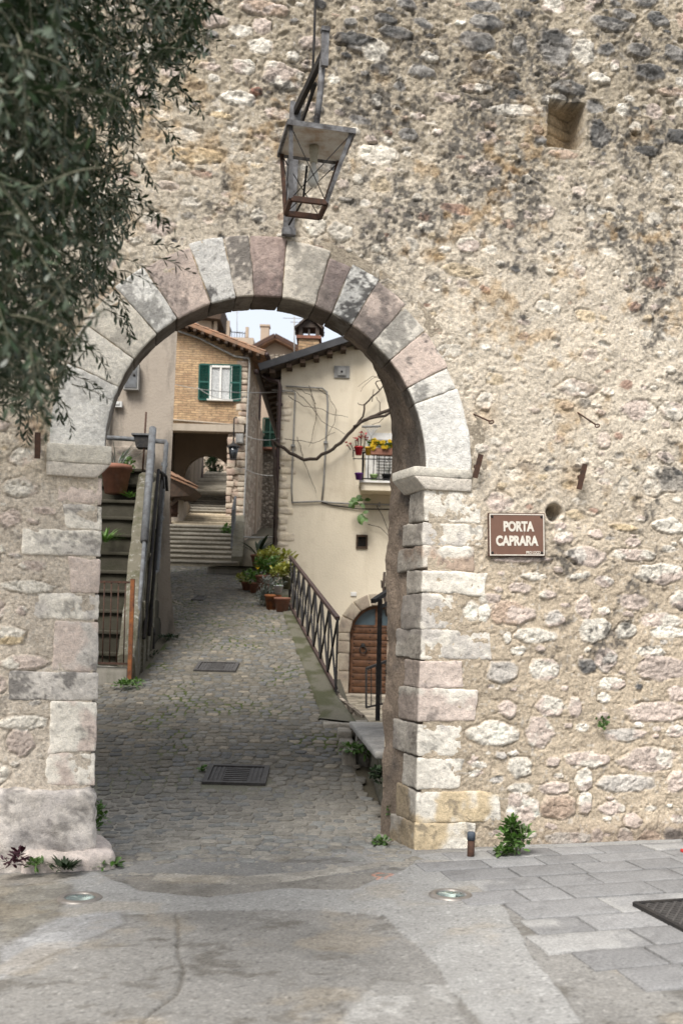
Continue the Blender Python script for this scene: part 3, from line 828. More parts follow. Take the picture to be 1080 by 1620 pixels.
# the passage behind the dressed ring: rough side walls and a higher vault, and the back of the wall
DEP = 0.66
def passage():
    rA, sp = AR + 0.03, AV + 0.3
    prof = [(rA, -0.3), (rA, 0.4), (rA, 0.9), (rA, 1.4), (rA, 1.9), (rA, 2.4), (rA, 2.9)]
    prof = [(rA, v) for v in np.arange(-0.3, sp, 0.04)] + [(rA * math.cos(t), sp + rA * math.sin(t)) for t in np.linspace(0, math.pi, 96)] + [(-rA - 0.02, v) for v in np.arange(sp, -0.3, -0.04)]
    ws = np.linspace(0.0, DEP, 28)
    def lift(v, w): return v - 0.3 * float(sst(0.0, 0.4, v - AV + 0.3)) * (1 - float(sst(DR - .03, DR + .02, w)))
    A = np.array([[tuple(W(u, lift(v, w), w)) for w in ws] for u, v in prof])
    n = fbm3(A.reshape(-1, 3) * 5, 4, 5).reshape(A.shape[:2]) - 0.5
    n2_ = fbm3(A.reshape(-1, 3) * 18, 3, 6).reshape(A.shape[:2]) - 0.5
    cen = np.array(tuple(W(0, 2.2, 0)))
    d = A - cen; d -= (d @ np.array(tuple(WN)))[..., None] * np.array(tuple(WN)); d /= np.linalg.norm(d, axis=-1, keepdims=True)
    k = sst(DR - 0.06, DR + 0.1, ws)[None]
    A = A + d * ((0.09 * n + 0.05 * n2_) * k + 0.0 - 0.015 * k)[..., None]
    X = A.reshape(-1, 3)
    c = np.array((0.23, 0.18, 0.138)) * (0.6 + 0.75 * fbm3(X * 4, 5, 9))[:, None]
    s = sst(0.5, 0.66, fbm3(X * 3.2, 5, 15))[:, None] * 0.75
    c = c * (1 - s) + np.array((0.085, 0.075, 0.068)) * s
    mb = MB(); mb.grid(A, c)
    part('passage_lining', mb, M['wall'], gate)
    # back face, top and ends of the wall
    mb = MB(); arc = [(rA, -0.3), (rA, sp)] + [(rA * math.cos(t), sp + rA * math.sin(t)) for t in np.linspace(0, math.pi, 40)[1:-1]] + [(-rA, sp), (-rA, -0.3)]
    L, Rr, T = -6.5, 8.0, 9.5
    def q(a): return [W(u, v, DEP) for u, v in a]
    mb.add(q([(rA, -0.3), (Rr, -0.3), (Rr, sp), (rA, sp)]), [(0, 3, 2, 1)]); mb.add(q([(L, -0.3), (-rA, -0.3), (-rA, sp), (L, sp)]), [(0, 3, 2, 1)])
    for i in range(1, len(arc) - 2):
        (ua, va), (ub, vb) = arc[i], arc[i + 1]
        mb.add(q([(ua, va), (ua, T), (ub, T), (ub, vb)]), [(0, 1, 2, 3)])
    mb.add(q([(rA, sp), (Rr, sp), (Rr, T), (rA, T)]), [(0, 3, 2, 1)]); mb.add(q([(L, sp), (-rA, sp), (-rA, T), (L, T)]), [(0, 3, 2, 1)])
    mb.add([W(L, T, 0), W(Rr, T, 0), W(Rr, T, DEP), W(L, T, DEP)], [(0, 1, 2, 3)])
    mb.add([W(L, -.3, 0), W(L, T, 0), W(L, T, DEP), W(L, -.3, DEP)], [(0, 1, 2, 3)])
    mb.add([W(Rr, -.3, 0), W(Rr, T, 0), W(Rr, T, DEP), W(Rr, -.3, DEP)], [(0, 1, 2, 3)])
    part('back_face', mb, M['rub_side'], gate)
passage()
# ================================================================== GROUND
def gpoly(px): return [tuple(G(x, y))[:2] for x, y in px]
def pmask(X, Y, poly, soft, wob=0.0, fr=3.0, seed=0):
    """1 inside a ground polygon, with a soft, wandering edge"""
    poly = np.array(poly)
    if wob:
        X = X + wob * (fbm2(X * fr, Y * fr, 4, seed) - 0.5) * 2; Y = Y + wob * (fbm2(X * fr + 7, Y * fr, 4, seed + 1) - 0.5) * 2
    d = np.full(X.shape, 1e9); ins = np.zeros(X.shape, bool)
    n = len(poly)
    for i in range(n):
        a, b = poly[i], poly[(i + 1) % n]
        e = b - a; t = np.clip(((X - a[0]) * e[0] + (Y - a[1]) * e[1]) / (e @ e), 0, 1)
        d = np.minimum(d, np.hypot(X - a[0] - t * e[0], Y - a[1] - t * e[1]))
        c = ((a[1] > Y) != (b[1] > Y)) & (X < (b[0] - a[0]) * (Y - a[1]) / (b[1] - a[1] + 1e-12) + a[0])
        ins ^= c
    return sst(-soft, soft, np.where(ins, d, -d))

# one sheet to the horizon
def ground_sheet():
    xs = np.concatenate([np.linspace(-400, -12, 14), np.linspace(-11, 11, 67), np.linspace(12, 400, 14)])
    ys = np.concatenate([np.linspace(-300, -6, 10), np.linspace(-5, 30, 106), np.linspace(31, 120, 40), np.linspace(150, 900, 8)])
    X, Y = np.meshgrid(xs, ys, indexing='ij')
    Z = gz(X, np.minimum(Y, 66.0)) - 0.05
    # the sunken court to the right of the alley
    edge = np.interp(Y, [8, 12.2, 13.9, 21.4, 24.5], [1.3, 0.62, 0.16, -0.92, -1.05])
    Z = np.where((X > edge) & (Y > 11.4), np.minimum(Z, 0.16), Z)
    Z = np.where((X > -3.0) & (Y > 24.9), np.minimum(Z, 4.0), Z)
    mb = MB(); mb.grid(np.stack([X, Y, Z], -1), (0.12, 0.105, 0.075))
    struct('ground', mb, M['ground'])
ground_sheet()

# the little square in front: patched cement, old concrete, asphalt
def plaza():
    xs = np.concatenate([np.linspace(-7, -2.7, 30), np.arange(-2.68, 3.3, 0.0135), np.linspace(3.32, 9, 40)])
    ys = np.concatenate([np.linspace(-3, 3.9, 24), np.arange(3.92, 8.6, 0.0135)])
    X, Y = np.meshgrid(xs, ys, indexing='ij')
    n = fbm2(X * 1.3, Y * 1.3, 5, 101); f = fbm2(X * 9, Y * 9, 5, 102); g = fbm2(X * 45, Y * 45, 3, 103)
    C = np.array((0.22, 0.213, 0.2)) * (0.6 + 0.55 * n + 0.3 * f)[..., None]
    dark = sst(0.53, 0.68, fbm2(X * 3.2, Y * 5.0, 6, 104) * .7 + fbm2(X * 17, Y * 24, 4, 105) * .3)[..., None] * 0.72
    C = C * (1 - dark) + np.array((0.125, 0.115, 0.1)) * dark
    H = 0.012 * (f - 0.5) + 0.008 * (g - 0.5)
    def lay(px, col, soft, wob, amt, rough, seed, lift=0.0):
        nonlocal C, H
        m = pmask(X, Y, gpoly(px), soft, wob, 2.4, seed) * amt
        c = np.array(col) * (0.84 + 0.2 * n + 0.12 * f)[..., None]
        C = C * (1 - m[..., None]) + c * m[..., None]
        ed = (4 * m * (1 - m) * sst(.42, .56, fbm2(X * 7, Y * 7, 3, seed + 5)) * .5)[..., None]      # dirt held in the seam of the patch
        C = C * (1 - ed) + np.array((.09, .082, .07)) * ed
        H = H * (1 - m) + (lift + rough * (f - 0.5) + rough * 0.6 * (g - 0.5)) * m
    # rough asphalt band under the arch
    lay([(200, 1392), (420, 1398), (600, 1378), (640, 1385), (560, 1416), (400, 1425), (220, 1415)], (0.24, 0.225, 0.2), .01, .05, .8, .016, 111)
    # smooth new cement: a band along the wall, widening to the right
    lay([(60, 1400), (150, 1380), (215, 1410), (330, 1420), (450, 1405), (560, 1408), (640, 1375), (660, 1352), (1080, 1318), (1080, 1345), (760, 1385), (800, 1440), (830, 1500), (930, 1620), (780, 1640),
         (735, 1590), (690, 1540), (650, 1490), (610, 1450), (480, 1440), (330, 1440), (230, 1447), (120, 1450), (60, 1430)], (0.31, 0.307, 0.297), .009, .045, .95, .003, 121, .006)
    lay([(0, 1500), (90, 1455), (190, 1440), (200, 1460), (110, 1500), (0, 1545)], (0.34, 0.342, 0.345), .04, .06, .85, .003, 131)
    lay([(0, 1400), (110, 1395), (90, 1450), (0, 1490)], (0.25, 0.235, 0.2), .04, .06, .8, .014, 133)
    lay([(600, 1545), (700, 1555), (770, 1640), (520, 1640)], (0.34, 0.335, 0.32), .03, .06, .8, .004, 135)
    # cobbles meet the square along a strip of pale mortar
    lay([(240, 1392), (400, 1400), (480, 1392), (600, 1372), (600, 1366), (470, 1380), (390, 1387), (250, 1382)], (0.38, 0.355, 0.31), .01, .02, .8, .006, 141, .004)
    # a crack wandering across the old concrete
    ck = np.array(gpoly([(278, 1448), (282, 1490), (290, 1535), (278, 1575), (240, 1600), (205, 1640)]))
    Xw = X + .05 * (fbm2(X * 5, Y * 5, 4, 151) - .5); Yw = Y + .05 * (fbm2(X * 5, Y * 5, 4, 152) - .5)
    d = np.full(X.shape, 9.)
    for a, b in zip(ck[:-1], ck[1:]):
        e = b - a; t = np.clip(((Xw - a[0]) * e[0] + (Yw - a[1]) * e[1]) / (e @ e), 0, 1)
        d = np.minimum(d, np.hypot(Xw - a[0] - t * e[0], Yw - a[1] - t * e[1]))
    c = sst(0.016, 0.004, d); H -= c * .012; C = C * (1 - .55 * c[..., None]) + np.array((.09, .08, .065)) * .55 * c[..., None]
    # rust runoff, ochre dust
    sp = sst(0.56, 0.7, fbm2(X * 2.6 + 4, Y * 2.6, 5, 161))[..., None] * .22
    C = C * (1 - sp) + np.array((.36, .29, .19)) * sp
    # faded ring sprayed by surveyors
    pc = G(605, 1384); r = np.hypot(X - pc.x, (Y - pc.y)) * (1 + .12 * (fbm2(X * 14, Y * 14, 2, 171) - .5))
    ring = sst(.02, .008, abs(r - .062))
    for sx in (-.022, .03):
        ring = np.maximum(ring, sst(.014, .006, abs(X - pc.x - sx - .2 * (Y - pc.y + .06))) * (Y < pc.y - .06) * (Y > pc.y - .17))
    ring = (ring * sst(.3, .5, g))[..., None] * .6
    C = C * (1 - ring) + np.array((.62, .25, .15)) * ring
    gr = n2(X * 62, Y * 62, 181)                      # aggregate showing in the worn concrete
    C = np.where((gr > .86)[..., None], C * 1.3, np.where((gr < .13)[..., None], C * .66, C))
    Uw = (X - WO.x) * WU.x + (Y - WO.y) * WU.y; Ww = (X - WO.x) * WN.x + (Y - WO.y) * WN.y
    jm = sst(1.45, 1.6, Uw + .2 * (f - .5)) * sst(-.2, -.24, Ww) * sst(-3.7, -3.6, Ww)
    H = H * (1 - jm) - .004 * jm
    C = C * (1 - .75 * jm[..., None]) + np.array((.085, .078, .068)) * .75 * jm[..., None]
    Z = tilt(X, Y) + H
    mb = MB(); mb.grid(np.stack([X, Y, Z], -1), np.clip(C, .03, .8))
    struct('pavement', mb, M['ground'])
plaza()

def slabs():
    rnd = random.Random(12)
    mb = MB()
    w = -0.2; row = 0
    while w > -3.6:
        dpt = rnd.choice((0.27, 0.31, 0.36, 0.3))
        u = 1.12 + rnd.uniform(-0.1, 0.25) + (0.25 if row < 1 else 0) + max(0, (-w - 2.1) * 0.35)
        while u < 5.2:
            L = rnd.choice((0.3, 0.42, 0.5, 0.62, 0.36))
            g = 0.008
            cs = []
            for a in (u + g, u + L - g):
                for b in (w - dpt + g, w - g):
                    p = W(a + rnd.uniform(-.004, .004), 0, b + rnd.uniform(-.004, .004)); cs.append(p)
            gp = W(u + L / 2, 0, w - dpt / 2)
            if not (3.08 < u + L / 2 and -2.45 < w - dpt / 2 < -1.2):
                dz = rnd.uniform(-.002, .003)
                h = [Vector((p.x, p.y, float(tilt(p.x, p.y)) + dz + e)) for p in cs for e in (-0.04, 0.0125)]
                tone = rnd.uniform(0.84, 1.12)
                base = (0.245 * tone, 0.243 * tone, 0.242 * tone)
                mb.rock(h, 0.006, 0.06, 0.0016, 6, base, stainf(base, (0.33, 0.325, 0.315) if rnd.random() < .4 else None, .28, rnd.randrange(99), .55))
            u += L
        w -= dpt; row += 1
    struct('paving_slabs', mb, M['ground'])
slabs()

# cobbles climbing the alley
AL_L = ([7.2, 8.3, 8.6, 13.9, 14.3, 18.3, 28.2], [-1.75, -2.0, -3.7, -3.7, -2.95, -3.05, -6.3])
AL_R = ([7.2, 8.4, 9.2, 12.0, 12.8, 21.7, 24.6, 28.2], [0.62, 0.44, 0.36, 0.0, -0.26, -1.38, -1.7, -2.3])
def left_at(y): return np.interp(y, *AL_L)
def right_at(y): return np.interp(y, *AL_R)
def alley():
    ys = np.arange(7.0, 28.4, 0.1); ts = np.linspace(0, 1, 60)
    Y = np.repeat(ys[:, None], 60, 1); X = left_at(Y) * (1 - ts) + right_at(Y) * ts
    Z = gz(X, Y) - 0.006 + .006 * fbm2(X * 6, Y * 6, 3, 201)
    nearm = sst(11.0, 8.6, Y)[..., None]
    moss = sst(.5, .66, fbm2(X * 2.2, Y * 1.3, 5, 203))[..., None] * (1 - nearm * .8)
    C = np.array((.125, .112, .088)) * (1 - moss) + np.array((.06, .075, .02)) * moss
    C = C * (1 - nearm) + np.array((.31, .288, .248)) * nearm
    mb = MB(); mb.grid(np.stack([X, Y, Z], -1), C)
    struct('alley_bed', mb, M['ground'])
    rnd = random.Random(5)
    mb = MB()
    # curved courses of setts; each sett is a worn little pillow
    sp = 0.125
    nrow = int((28.3 - 7.25) / sp)
    V_ = []; F_ = []; C_ = []
    rows = []
    for r in range(-8, nrow + 12):
        line = []
        ph = rnd.uniform(0, .12)
        xx = -6.6 + rnd.uniform(0, .12)
        for k in range(-40, 40):
            xx += rnd.uniform(.095, .165); x = xx
            arc = 0.16 * math.cos((x + 1.2) * 2.1) if r * sp + 7.25 < 12 else 0.22 * (abs(((x + 1.3) / 1.1) % 2 - 1) - .5)
            line.append((x, 7.25 + r * sp + arc + .07 * math.sin(x * 3.1 + r * .37) * math.sin(r * .21 + x)))
        rows.append(line)
    hole = [(G(320, 1215), G(426, 1240)), (G(307, 1060), G(378, 1052))]
    def inhole(x, y):
        return any(min(a.x, b.x) - .02 < x < max(a.x, b.x) + .06 and min(a.y, b.y) - .09 < y < max(a.y, b.y) + .09 for a, b in ((MH1a, MH1b), (MH2a, MH2b)))
    for r in range(len(rows) - 1):
        for k in range(79):
            x, y = rows[r][k]
            if y < 7.3 or y > 28.2 or not (left_at(y) + .03 < x < right_at(y) - .03): continue
            if inhole(x + .07, y + .06): continue
            if y < 7.62 + .25 * (x + .6) and rnd.random() < .35: continue
            wd, dp = (rows[r][k + 1][0] - x if k < 78 else .13), sp
            y += rnd.uniform(-.014, .014)
            cx, cy = x + wd / 2, y + dp / 2
            a, b = wd / 2 * rnd.uniform(.9, 1.03), dp / 2 * rnd.uniform(.88, 1.03)
            if y < 10.5: a *= rnd.uniform(.9, 1.12); b *= rnd.uniform(.9, 1.1)
            rot = rnd.uniform(-.22, .22)
            ca, sa = math.cos(rot), math.sin(rot)
            n = 8
            base = len(V_)
            tx, ty = rnd.uniform(-.06, .06), rnd.uniform(-.06, .06)
            dz = rnd.uniform(-.005, .006)
            t = rnd.random()
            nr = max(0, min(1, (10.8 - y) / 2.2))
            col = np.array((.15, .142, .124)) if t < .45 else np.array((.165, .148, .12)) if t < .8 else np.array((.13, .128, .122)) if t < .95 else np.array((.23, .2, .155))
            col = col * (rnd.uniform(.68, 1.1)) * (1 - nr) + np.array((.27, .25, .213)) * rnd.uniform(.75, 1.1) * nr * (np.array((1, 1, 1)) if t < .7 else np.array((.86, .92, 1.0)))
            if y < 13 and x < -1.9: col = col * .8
            cr = [rnd.uniform(.8, 1.12) for _ in range(n)]
            for ring, (sc, hz) in enumerate(((1.0, -.02), (.98, .0), (.86, .0045), (.4, .0055))):
                for q in range(n):
                    an = (q + .5) * 2 * math.pi / n
                    c_, s_ = math.cos(an), math.sin(an)
                    e = 0.5
                    ux = math.copysign(abs(c_) ** e, c_) * a * sc * cr[q]; uy = math.copysign(abs(s_) ** e, s_) * b * sc * cr[q]
                    X_ = cx + ux * ca - uy * sa; Y_ = cy + ux * sa + uy * ca
                    V_.append((X_, Y_, hz + dz + tx * ux + ty * uy)); C_.append(tuple(col))
            for ring in range(3):
                for q in range(n):
                    i0 = base + ring * n + q; i1 = base + ring * n + (q + 1) % n
                    F_.append((i0, i1, i1 + n, i0 + n))
            F_.append(tuple(base + 3 * n + q for q in range(n)))
    V_ = np.array(V_); V_[:, 2] += gz(V_[:, 0], V_[:, 1])
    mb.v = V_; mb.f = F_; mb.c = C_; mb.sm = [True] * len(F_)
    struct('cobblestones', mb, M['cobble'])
MH1a, MH1b = G(319, 1241), G(427, 1214)
MH2a, MH2b = G(306, 1062), G(379, 1050)
alley()

def drain(a, b, label, name='drain_cover'):
    """cast iron cover lying in the slope of the alley"""
    x0, x1, y0, y1 = min(a.x, b.x), max(a.x, b.x), min(a.y, b.y), max(a.y, b.y)
    cx, cy = (x0 + x1) / 2, (y0 + y1) / 2; z = float(gz(cx, cy))
    sl = (float(gz(cx, y1)) - float(gz(cx, y0))) / (y1 - y0)
    Y = Vector((0, 1, sl)).normalized(); Z = Vector((0, -sl, 1)).normalized(); X = Vector((1, 0, 0))
    c = Vector((cx, cy, z)) + Z * .012
    w, h = x1 - x0, (y1 - y0)
    t = thing(name, label, 'drain cover', c)
    mb = MB()
    f = .05
    for s in (-1, 1):
        mb.box(c + X * s * (w / 2 - f / 2), (f, h, .03), X, Y, Z); mb.box(c + Y * s * (h / 2 - f / 2), (w - 2 * f, f, .03), X, Y, Z)
    part('frame', mb, M['castiron'], t)
    mb = MB(); mb.box(c - Z * .012, (w - 2 * f - .006, h - 2 * f - .006, .02), X, Y, Z)
    for s in (-1, 1):
        for k in range(3): mb.box(c + X * s * (w / 2 - f - .03 - k * .045), (.022, h - 2 * f - .04, .012), X, Y, Z)
    for k in range(7): mb.box(c + Y * ((k - 3) * (h - 2 * f) / 8), (w - 2 * f - .3, (h - 2 * f) / 15, .016), X, Y, Z)
    part('grating', mb, M['castiron'], t)
drain(MH1a, MH1b, 'dark cast iron drain cover set in the cobbles near the archway')
drain(MH2a, MH2b, 'dark cast iron drain cover set halfway up the cobbled alley')
a, b = G(302, 950), G(328, 944)
drain(a, b, 'tiny drain cover far up the alley below the stone steps')

# mossy verge between the cobbles and the railing, kerb steps by the bench
def verge():
    L = [(12.55, -.3), (12.85, -.26), (21.7, -1.38), (24.4, -1.7)]; Rr = [(12.2, .3), (13.75, -.02), (21.4, -1.08), (24.4, -1.25)]
    ts = np.linspace(0, 1, 120); ss = np.linspace(0, 1, 12)
    A = np.array([[(lambda p, q, s: (p[1] * (1 - s) + q[1] * s, p[0] * (1 - s) + q[0] * s))(
        (12.55 + t * 11.85, np.interp(12.55 + t * 11.85, [k[0] for k in L], [k[1] for k in L])),
        (12.35 + t * 12.05, np.interp(12.35 + t * 12.05, [k[0] for k in Rr], [k[1] for k in Rr])), s) for s in ss] for t in ts])
    X, Y = A[..., 0], A[..., 1]
    Z = gz(X, Y) + .03 + .015 * (fbm2(X * 7, Y * 7, 4, 301) - .5)
    Z[:, 0] -= .05; Z[:, -1] -= .5
    ms = sst(.42, .62, fbm2(X * 4, Y * 3, 5, 303))[..., None]
    C = np.array((.12, .112, .085)) * (1 - ms) + np.array((.065, .066, .036)) * ms
    mb = MB(); mb.grid(np.stack([X, Y, Z], -1), C, smooth=True)
    struct('kerb_strip', mb, M['ground'])
verge()
def court():
    # pebbled floor of the sunken court
    xs = np.linspace(-.9, 6, 90); ys = np.linspace(12.3, 25, 120)
    X, Y = np.meshgrid(xs, ys, indexing='ij'); Z = np.full(X.shape, .225) + .01 * fbm2(X * 12, Y * 12, 3, 311)
    pb = n2(X * 9, Y * 9, 313)
    C = np.array((.3, .275, .235)) * (.55 + .7 * pb)[..., None]
    mb = MB(); mb.grid(np.stack([X, Y, Z], -1), C, smooth=True)
    o = struct('court_floor', mb, M['stonestep'])
court()
def retaining():
    # wall that holds the alley up above the court
    mb = MB()
    pts = [(12.9, .3), (13.8, .0), (21.4, -1.05), (24.9, -1.22)]
    for (ya, xa), (yb, xb) in zip(pts[:-1], pts[1:]):
        za, zb = float(gz(xa, ya)) - .02, float(gz(xb, yb)) - .02
        mb.prism([(xa - .02, ya, .0), (xb - .02, yb, .0), (xb - .02, yb, zb), (xa - .02, ya, za)], (.05, 0, 0))
    solo('retaining_wall', mb, M['rub_dark'], 'low stone wall holding up the alley above the sunken court', 'wall', (0, 14, 0))
retaining()
# ================================================================== HOUSES UP THE ALLEY
def zpix(py, d, px=400): return P(px, py, d).z
def foot(mb, pts, z0, z1):
    """vertical prism over a footprint; z1 may be a function of (x, y)"""
    n = len(pts)
    zt = [z1(x, y) if callable(z1) else z1 for x, y in pts]
    v = [(x, y, z0) for x, y in pts] + [(x, y, z) for (x, y), z in zip(pts, zt)]
    mb.add(v, [tuple(range(n)), tuple(range(2 * n - 1, n - 1, -1))] + [(i, i + n, (i + 1) % n + n, (i + 1) % n) for i in range(n)])
def roof_sheet(mb, a, b, c, d, pitch=0.2, amp=0.05, thick=0.06, n=26):
    """barrel tiles: a-b is the eave, d-c the ridge; courses run from eave to ridge"""
    a, b, c, d = map(Vector, (a, b, c, d))
    L = (b - a).length; m = max(8, int(L / pitch) * 8)
    N = (b - a).cross(d - a).normalized()
    if N.z < 0: N = -N
    rows = max(3, int((d - a).length / 0.35))
    rnd = random.Random(int(L * 100))
    A = np.zeros((m + 1, rows * 2 + 1, 3))
    jit = [rnd.uniform(-.02, .02) for _ in range(m + 1)]
    for i in range(m + 1):
        s = i / m
        h = abs(math.sin(s * L / pitch * math.pi)) * amp
        for j in range(rows * 2 + 1):
            t = min(1, (j // 2 + (j % 2)) / rows)
            lift = 0.018 * (j % 2 == 0)
            p = (a * (1 - s) + b * s) * (1 - t) + (d * (1 - s) + c * s) * t + N * (h + lift + jit[i // 8] * .5)
            A[i, j] = tuple(p)
    mb.grid(A, None, False)
    B = [p - N * thick for p in (a, b, c, d)]
    mb.add([a, b, c, d] + B, [(7, 6, 5, 4), (0, 1, 5, 4), (1, 2, 6, 5), (2, 3, 7, 6), (3, 0, 4, 7)])

# ---- grey plaster house on the left
t = thing('plaster_house', 'tall grey stained plaster house at the left of the alley, behind the steep steps', 'house', (-3.6, 18.0, 1.4))
mb = MB()
xa = P(270, 800, 18.0).x
zt = 14.5
# front face leans out a little at the foot, as in a battered wall
A = []
for z in np.linspace(0.8, zt, 40):
    py = YP - (z - EYE) * FPX / 18.0
    xr = np.interp(py, [-300, 515, 800, 930, 1010], [P(284, 515, 18).x + .1, P(281, 515, 18).x, P(268, 800, 18).x, P(270, 930, 18).x, P(277, 1010, 18).x])
    A.append([(x, 18.0, z) for x in np.linspace(-9.5, xr, 60)])
A = np.array(A); A[..., 1] += .06 * (fbm2(A[..., 0] * .9, A[..., 2] * .9, 4, 401) - .5) + .03 * (fbm2(A[..., 0] * 5, A[..., 2] * 5, 3, 402) - .5)
mb.grid(A)
mb.grid(np.stack([A[:, -1] + np.array((-.2 * k, 1.05 * k, 0)) for k in range(9)], 1))
part('wall', mb, M['greyplaster'], t)
mb = MB(); foot(mb, [(-9.5, 18.2), (-3.4, 18.2), (-5.2, 28), (-9.5, 28)], zt - .1, zt + .1)
part('roof', mb, M['darktile'], t)
HOUSE_L = t
# exposed stone patch low on the face, beside the pot
mb = MB(); a, b = P(172, 745, 17.93), P(240, 702, 17.93)
mb.rock([Vector((x, y, z)) for x in (a.x, b.x) for y in (17.9, 18.06) for z in (a.z - .3, b.z - .05)], .05, .06, .04, 5, CX, stainf((.36, .31, .26), (.2, .17, .14), .6, 8), 5)
part('bare_stone_patch', mb, M['block'], t)
def meter(px0, py0, px1, py1, d):
    a, b = P(px0, py1, d), P(px1, py0, d)
    c = (a + b) / 2; r = thing('meter_box', 'pale grey metal meter box high on the stained plaster wall', 'meter box', c)
    mb = MB(); mb.box(c, (b.x - a.x, .12, b.z - a.z)); part('cabinet', mb, M['pipe'], r)
    mb = MB(); mb.box(c + Vector((0, -.066, 0)), (b.x - a.x - .05, .012, b.z - a.z - .06))
    q = part('door', mb, M['greymetal'], r)
    mb = MB(); mb.lathe(c + Vector((.06, -.075, .02)), [(.022, 0), (.022, .012)], 10, Z=(0, -1, 0)); part('lock', mb, M['iron'], q)
meter(196, 576, 221, 617, 17.9)
a = P(187, 640, 17.93)
mb = MB(); mb.box(a, (.15, .07, .1)); mb.box(a + Vector((-.01, -.04, .01)), (.09, .02, .04))
solo('junction_box', mb, M['whitepipe'], 'small cream junction box on the plaster wall just below the meter box', 'junction box', a)
mb = MB(); mb.tube([P(175, 598, 17.9), P(172, 640, 17.9), P(169, 690, 17.9)], .05, 8)
solo('white_pipe', mb, M['whitepipe'], 'short white pipe running down the grey plaster wall beside the archway edge', 'pipe', P(172, 690, 17.9))
# grey conduit, along the wall and down beside the steps
mb = MB(); mb.tube([P(162, 692, 17.7), P(200, 694, 17.7), P(263, 699, 17.7), P(263.5, 702, 17.7), P(259, 760, 17.7), P(252, 850, 17.6), P(249, 903, 17.5), P(240, 908, 17.2), P(236, 926, 16.8), P(228, 934, 16.2), P(216, 935, 15.6)], .042, 8)
for px, py in ((190, 693.5), (232, 696.5), (260.5, 735), (255, 820), (250, 880)):
    mb.box(P(px, py, 17.72), (.1, .1, .06))
solo('grey_conduit', mb, M['greymetal'], 'grey conduit crossing the plaster wall and bending down beside the steps', 'pipe', P(249, 903, 17.5))
mb = MB(); mb.tube([P(235, 935, 16.5), P(238, 960, 16.6), P(237, 985, 16.7), P(241, 1000, 16.8), P(240, 1034, 16.9)], .05, 8); mb.lathe(P(240, 1000, 16.8), [(.07, -.05), (.07, .05)], 10)
solo('cast_iron_pipe', mb, M['iron'], 'black pipe going into the ground at the foot of the plaster house', 'pipe', P(240, 1034, 16.9))
mb = MB(); mb.tube([P(231.5, 652, 17.5), P(226, 745, 17.5)], .018, 6)
solo('thin_rod', mb, M['rust'], 'thin rusty upright rod beside the wall lamp on the plaster house', 'rod', P(226, 745, 17.5))
r = thing('wall_lamp', 'small dark box lamp on the plaster wall behind the sloping handrail', 'lamp', P(228, 708, 17.6))
c = P(227, 700, 17.6)
mb = MB(); mb.prism([c + Vector((-.15, -.14, .1)), c + Vector((.15, -.14, .1)), c + Vector((.1, -.14, -.11)), c + Vector((-.1, -.14, -.11))], (0, .24, 0)); part('lamp_body', mb, M['iron'], r)
mb = MB(); mb.box(c + Vector((0, -.02, .115)), (.36, .3, .03)); part('lamp_cap', mb, M['greymetal'], r)

# ---- steep stair along that house
t = thing('steep_stairs', 'steep dark mossy steps climbing beside the plaster house', 'stairs', (-3.7, 14.6, 1.0))
N_ST = 11
y0s, z0s, go, ri = 14.55, 1.05, 0.30, 0.318
mb = MB()
for i in range(N_ST):
    y = y0s + i * go; z = z0s + (i + 1) * ri
    xr = -3.2 - .115 * (y - 14.6); xl = -5.3
    h = [Vector((x, yy, zz)) for x in (xl, xr) for yy in (y, 18.0) for zz in (z - ri - (.3 if i else 1), z - .06)]
    mb.rock(h, .02, .12, .02, 4, (.1, .1, .1), None, i)
part('riser_block', mb, M['darkstep'], t)
for i in range(N_ST):
    y = y0s + i * go; z = z0s + (i + 1) * ri; xr = -3.2 - .115 * (y - 14.6)
    mb = MB(); mb.rock([Vector((x, yy, zz)) for x in (-5.3, xr - .003) for yy in (y - .05, y + go + .06) for zz in (z - .06, z)], .015, .1, .008, 6, (.2, .2, .2), None, i + 20)
    part('step', mb, M['darkstep'], t)
# the parapet with its sloping, lichen-spotted coping
def par(y, s): return (-3.22 - .135 * (y - 14.5) if s == 0 else -2.97 - .11 * (y - 14.5))
mb = MB()
A = []
for y in np.linspace(14.2, 17.95, 40):
    zt_ = np.interp(y, [14.2, 14.6, 17.3, 17.95], [1.35, 1.75, 4.45, 4.5])
    zc = np.interp(py_ := 0, [0, 1], [0, 0])
    A.append([(par(y, 0), y, .8), (par(y, 0), y, zt_ - .03), (par(y, 0) + .05, y, zt_), (par(y, 1) - .05, y, zt_), (par(y, 1), y, zt_ - .03), (par(y, 1) + .01, y, (zt_ + .8) / 2), (par(y, 1) + .02, y, .75)])
A = np.array(A)
A2 = np.concatenate([np.linspace(A[:, k], A[:, k + 1], 6, axis=1)[:, :-1] for k in range(6)] + [A[:, 6:7]], axis=1)
A2 += (.05 * (fbm3(A2.reshape(-1, 3) * 3, 4, 411) - .5)).reshape(A2.shape[:2] + (1,)) * np.array((1, .3, .6))
mb.grid(A2)
mb.add([tuple(p) for p in A2[0]], [tuple(range(A2.shape[1]))])
part('parapet', mb, M['mossy'], t)
for k, (ya, wd) in enumerate(((15.1, .05), (15.9, .07), (16.7, .05))):
    zb = np.interp(ya, [14.6, 17.3], [1.75, 4.45]) - .1
    mb = MB(); mb.rock([Vector((x, y, z)) for x in (par(ya, 1) - .1, par(ya, 1) + .05) for y in (ya, ya + wd) for z in (.8, zb)], .02, .12, .012, 4, (.2, .2, .2), None, 71 + k)
    part('pilaster_strip', mb, M['mossy'], t)
mb = MB()
a, b = P(148, 1098, 14.1), P(206, 1066, 14.35)
mb.rock([Vector((x, y, z)) for x in (-4.6, -3.02) for y in (14.12, 14.5) for z in (.6, 1.17)], .03, .08, .02, 4, (.3, .3, .3), None, 77)
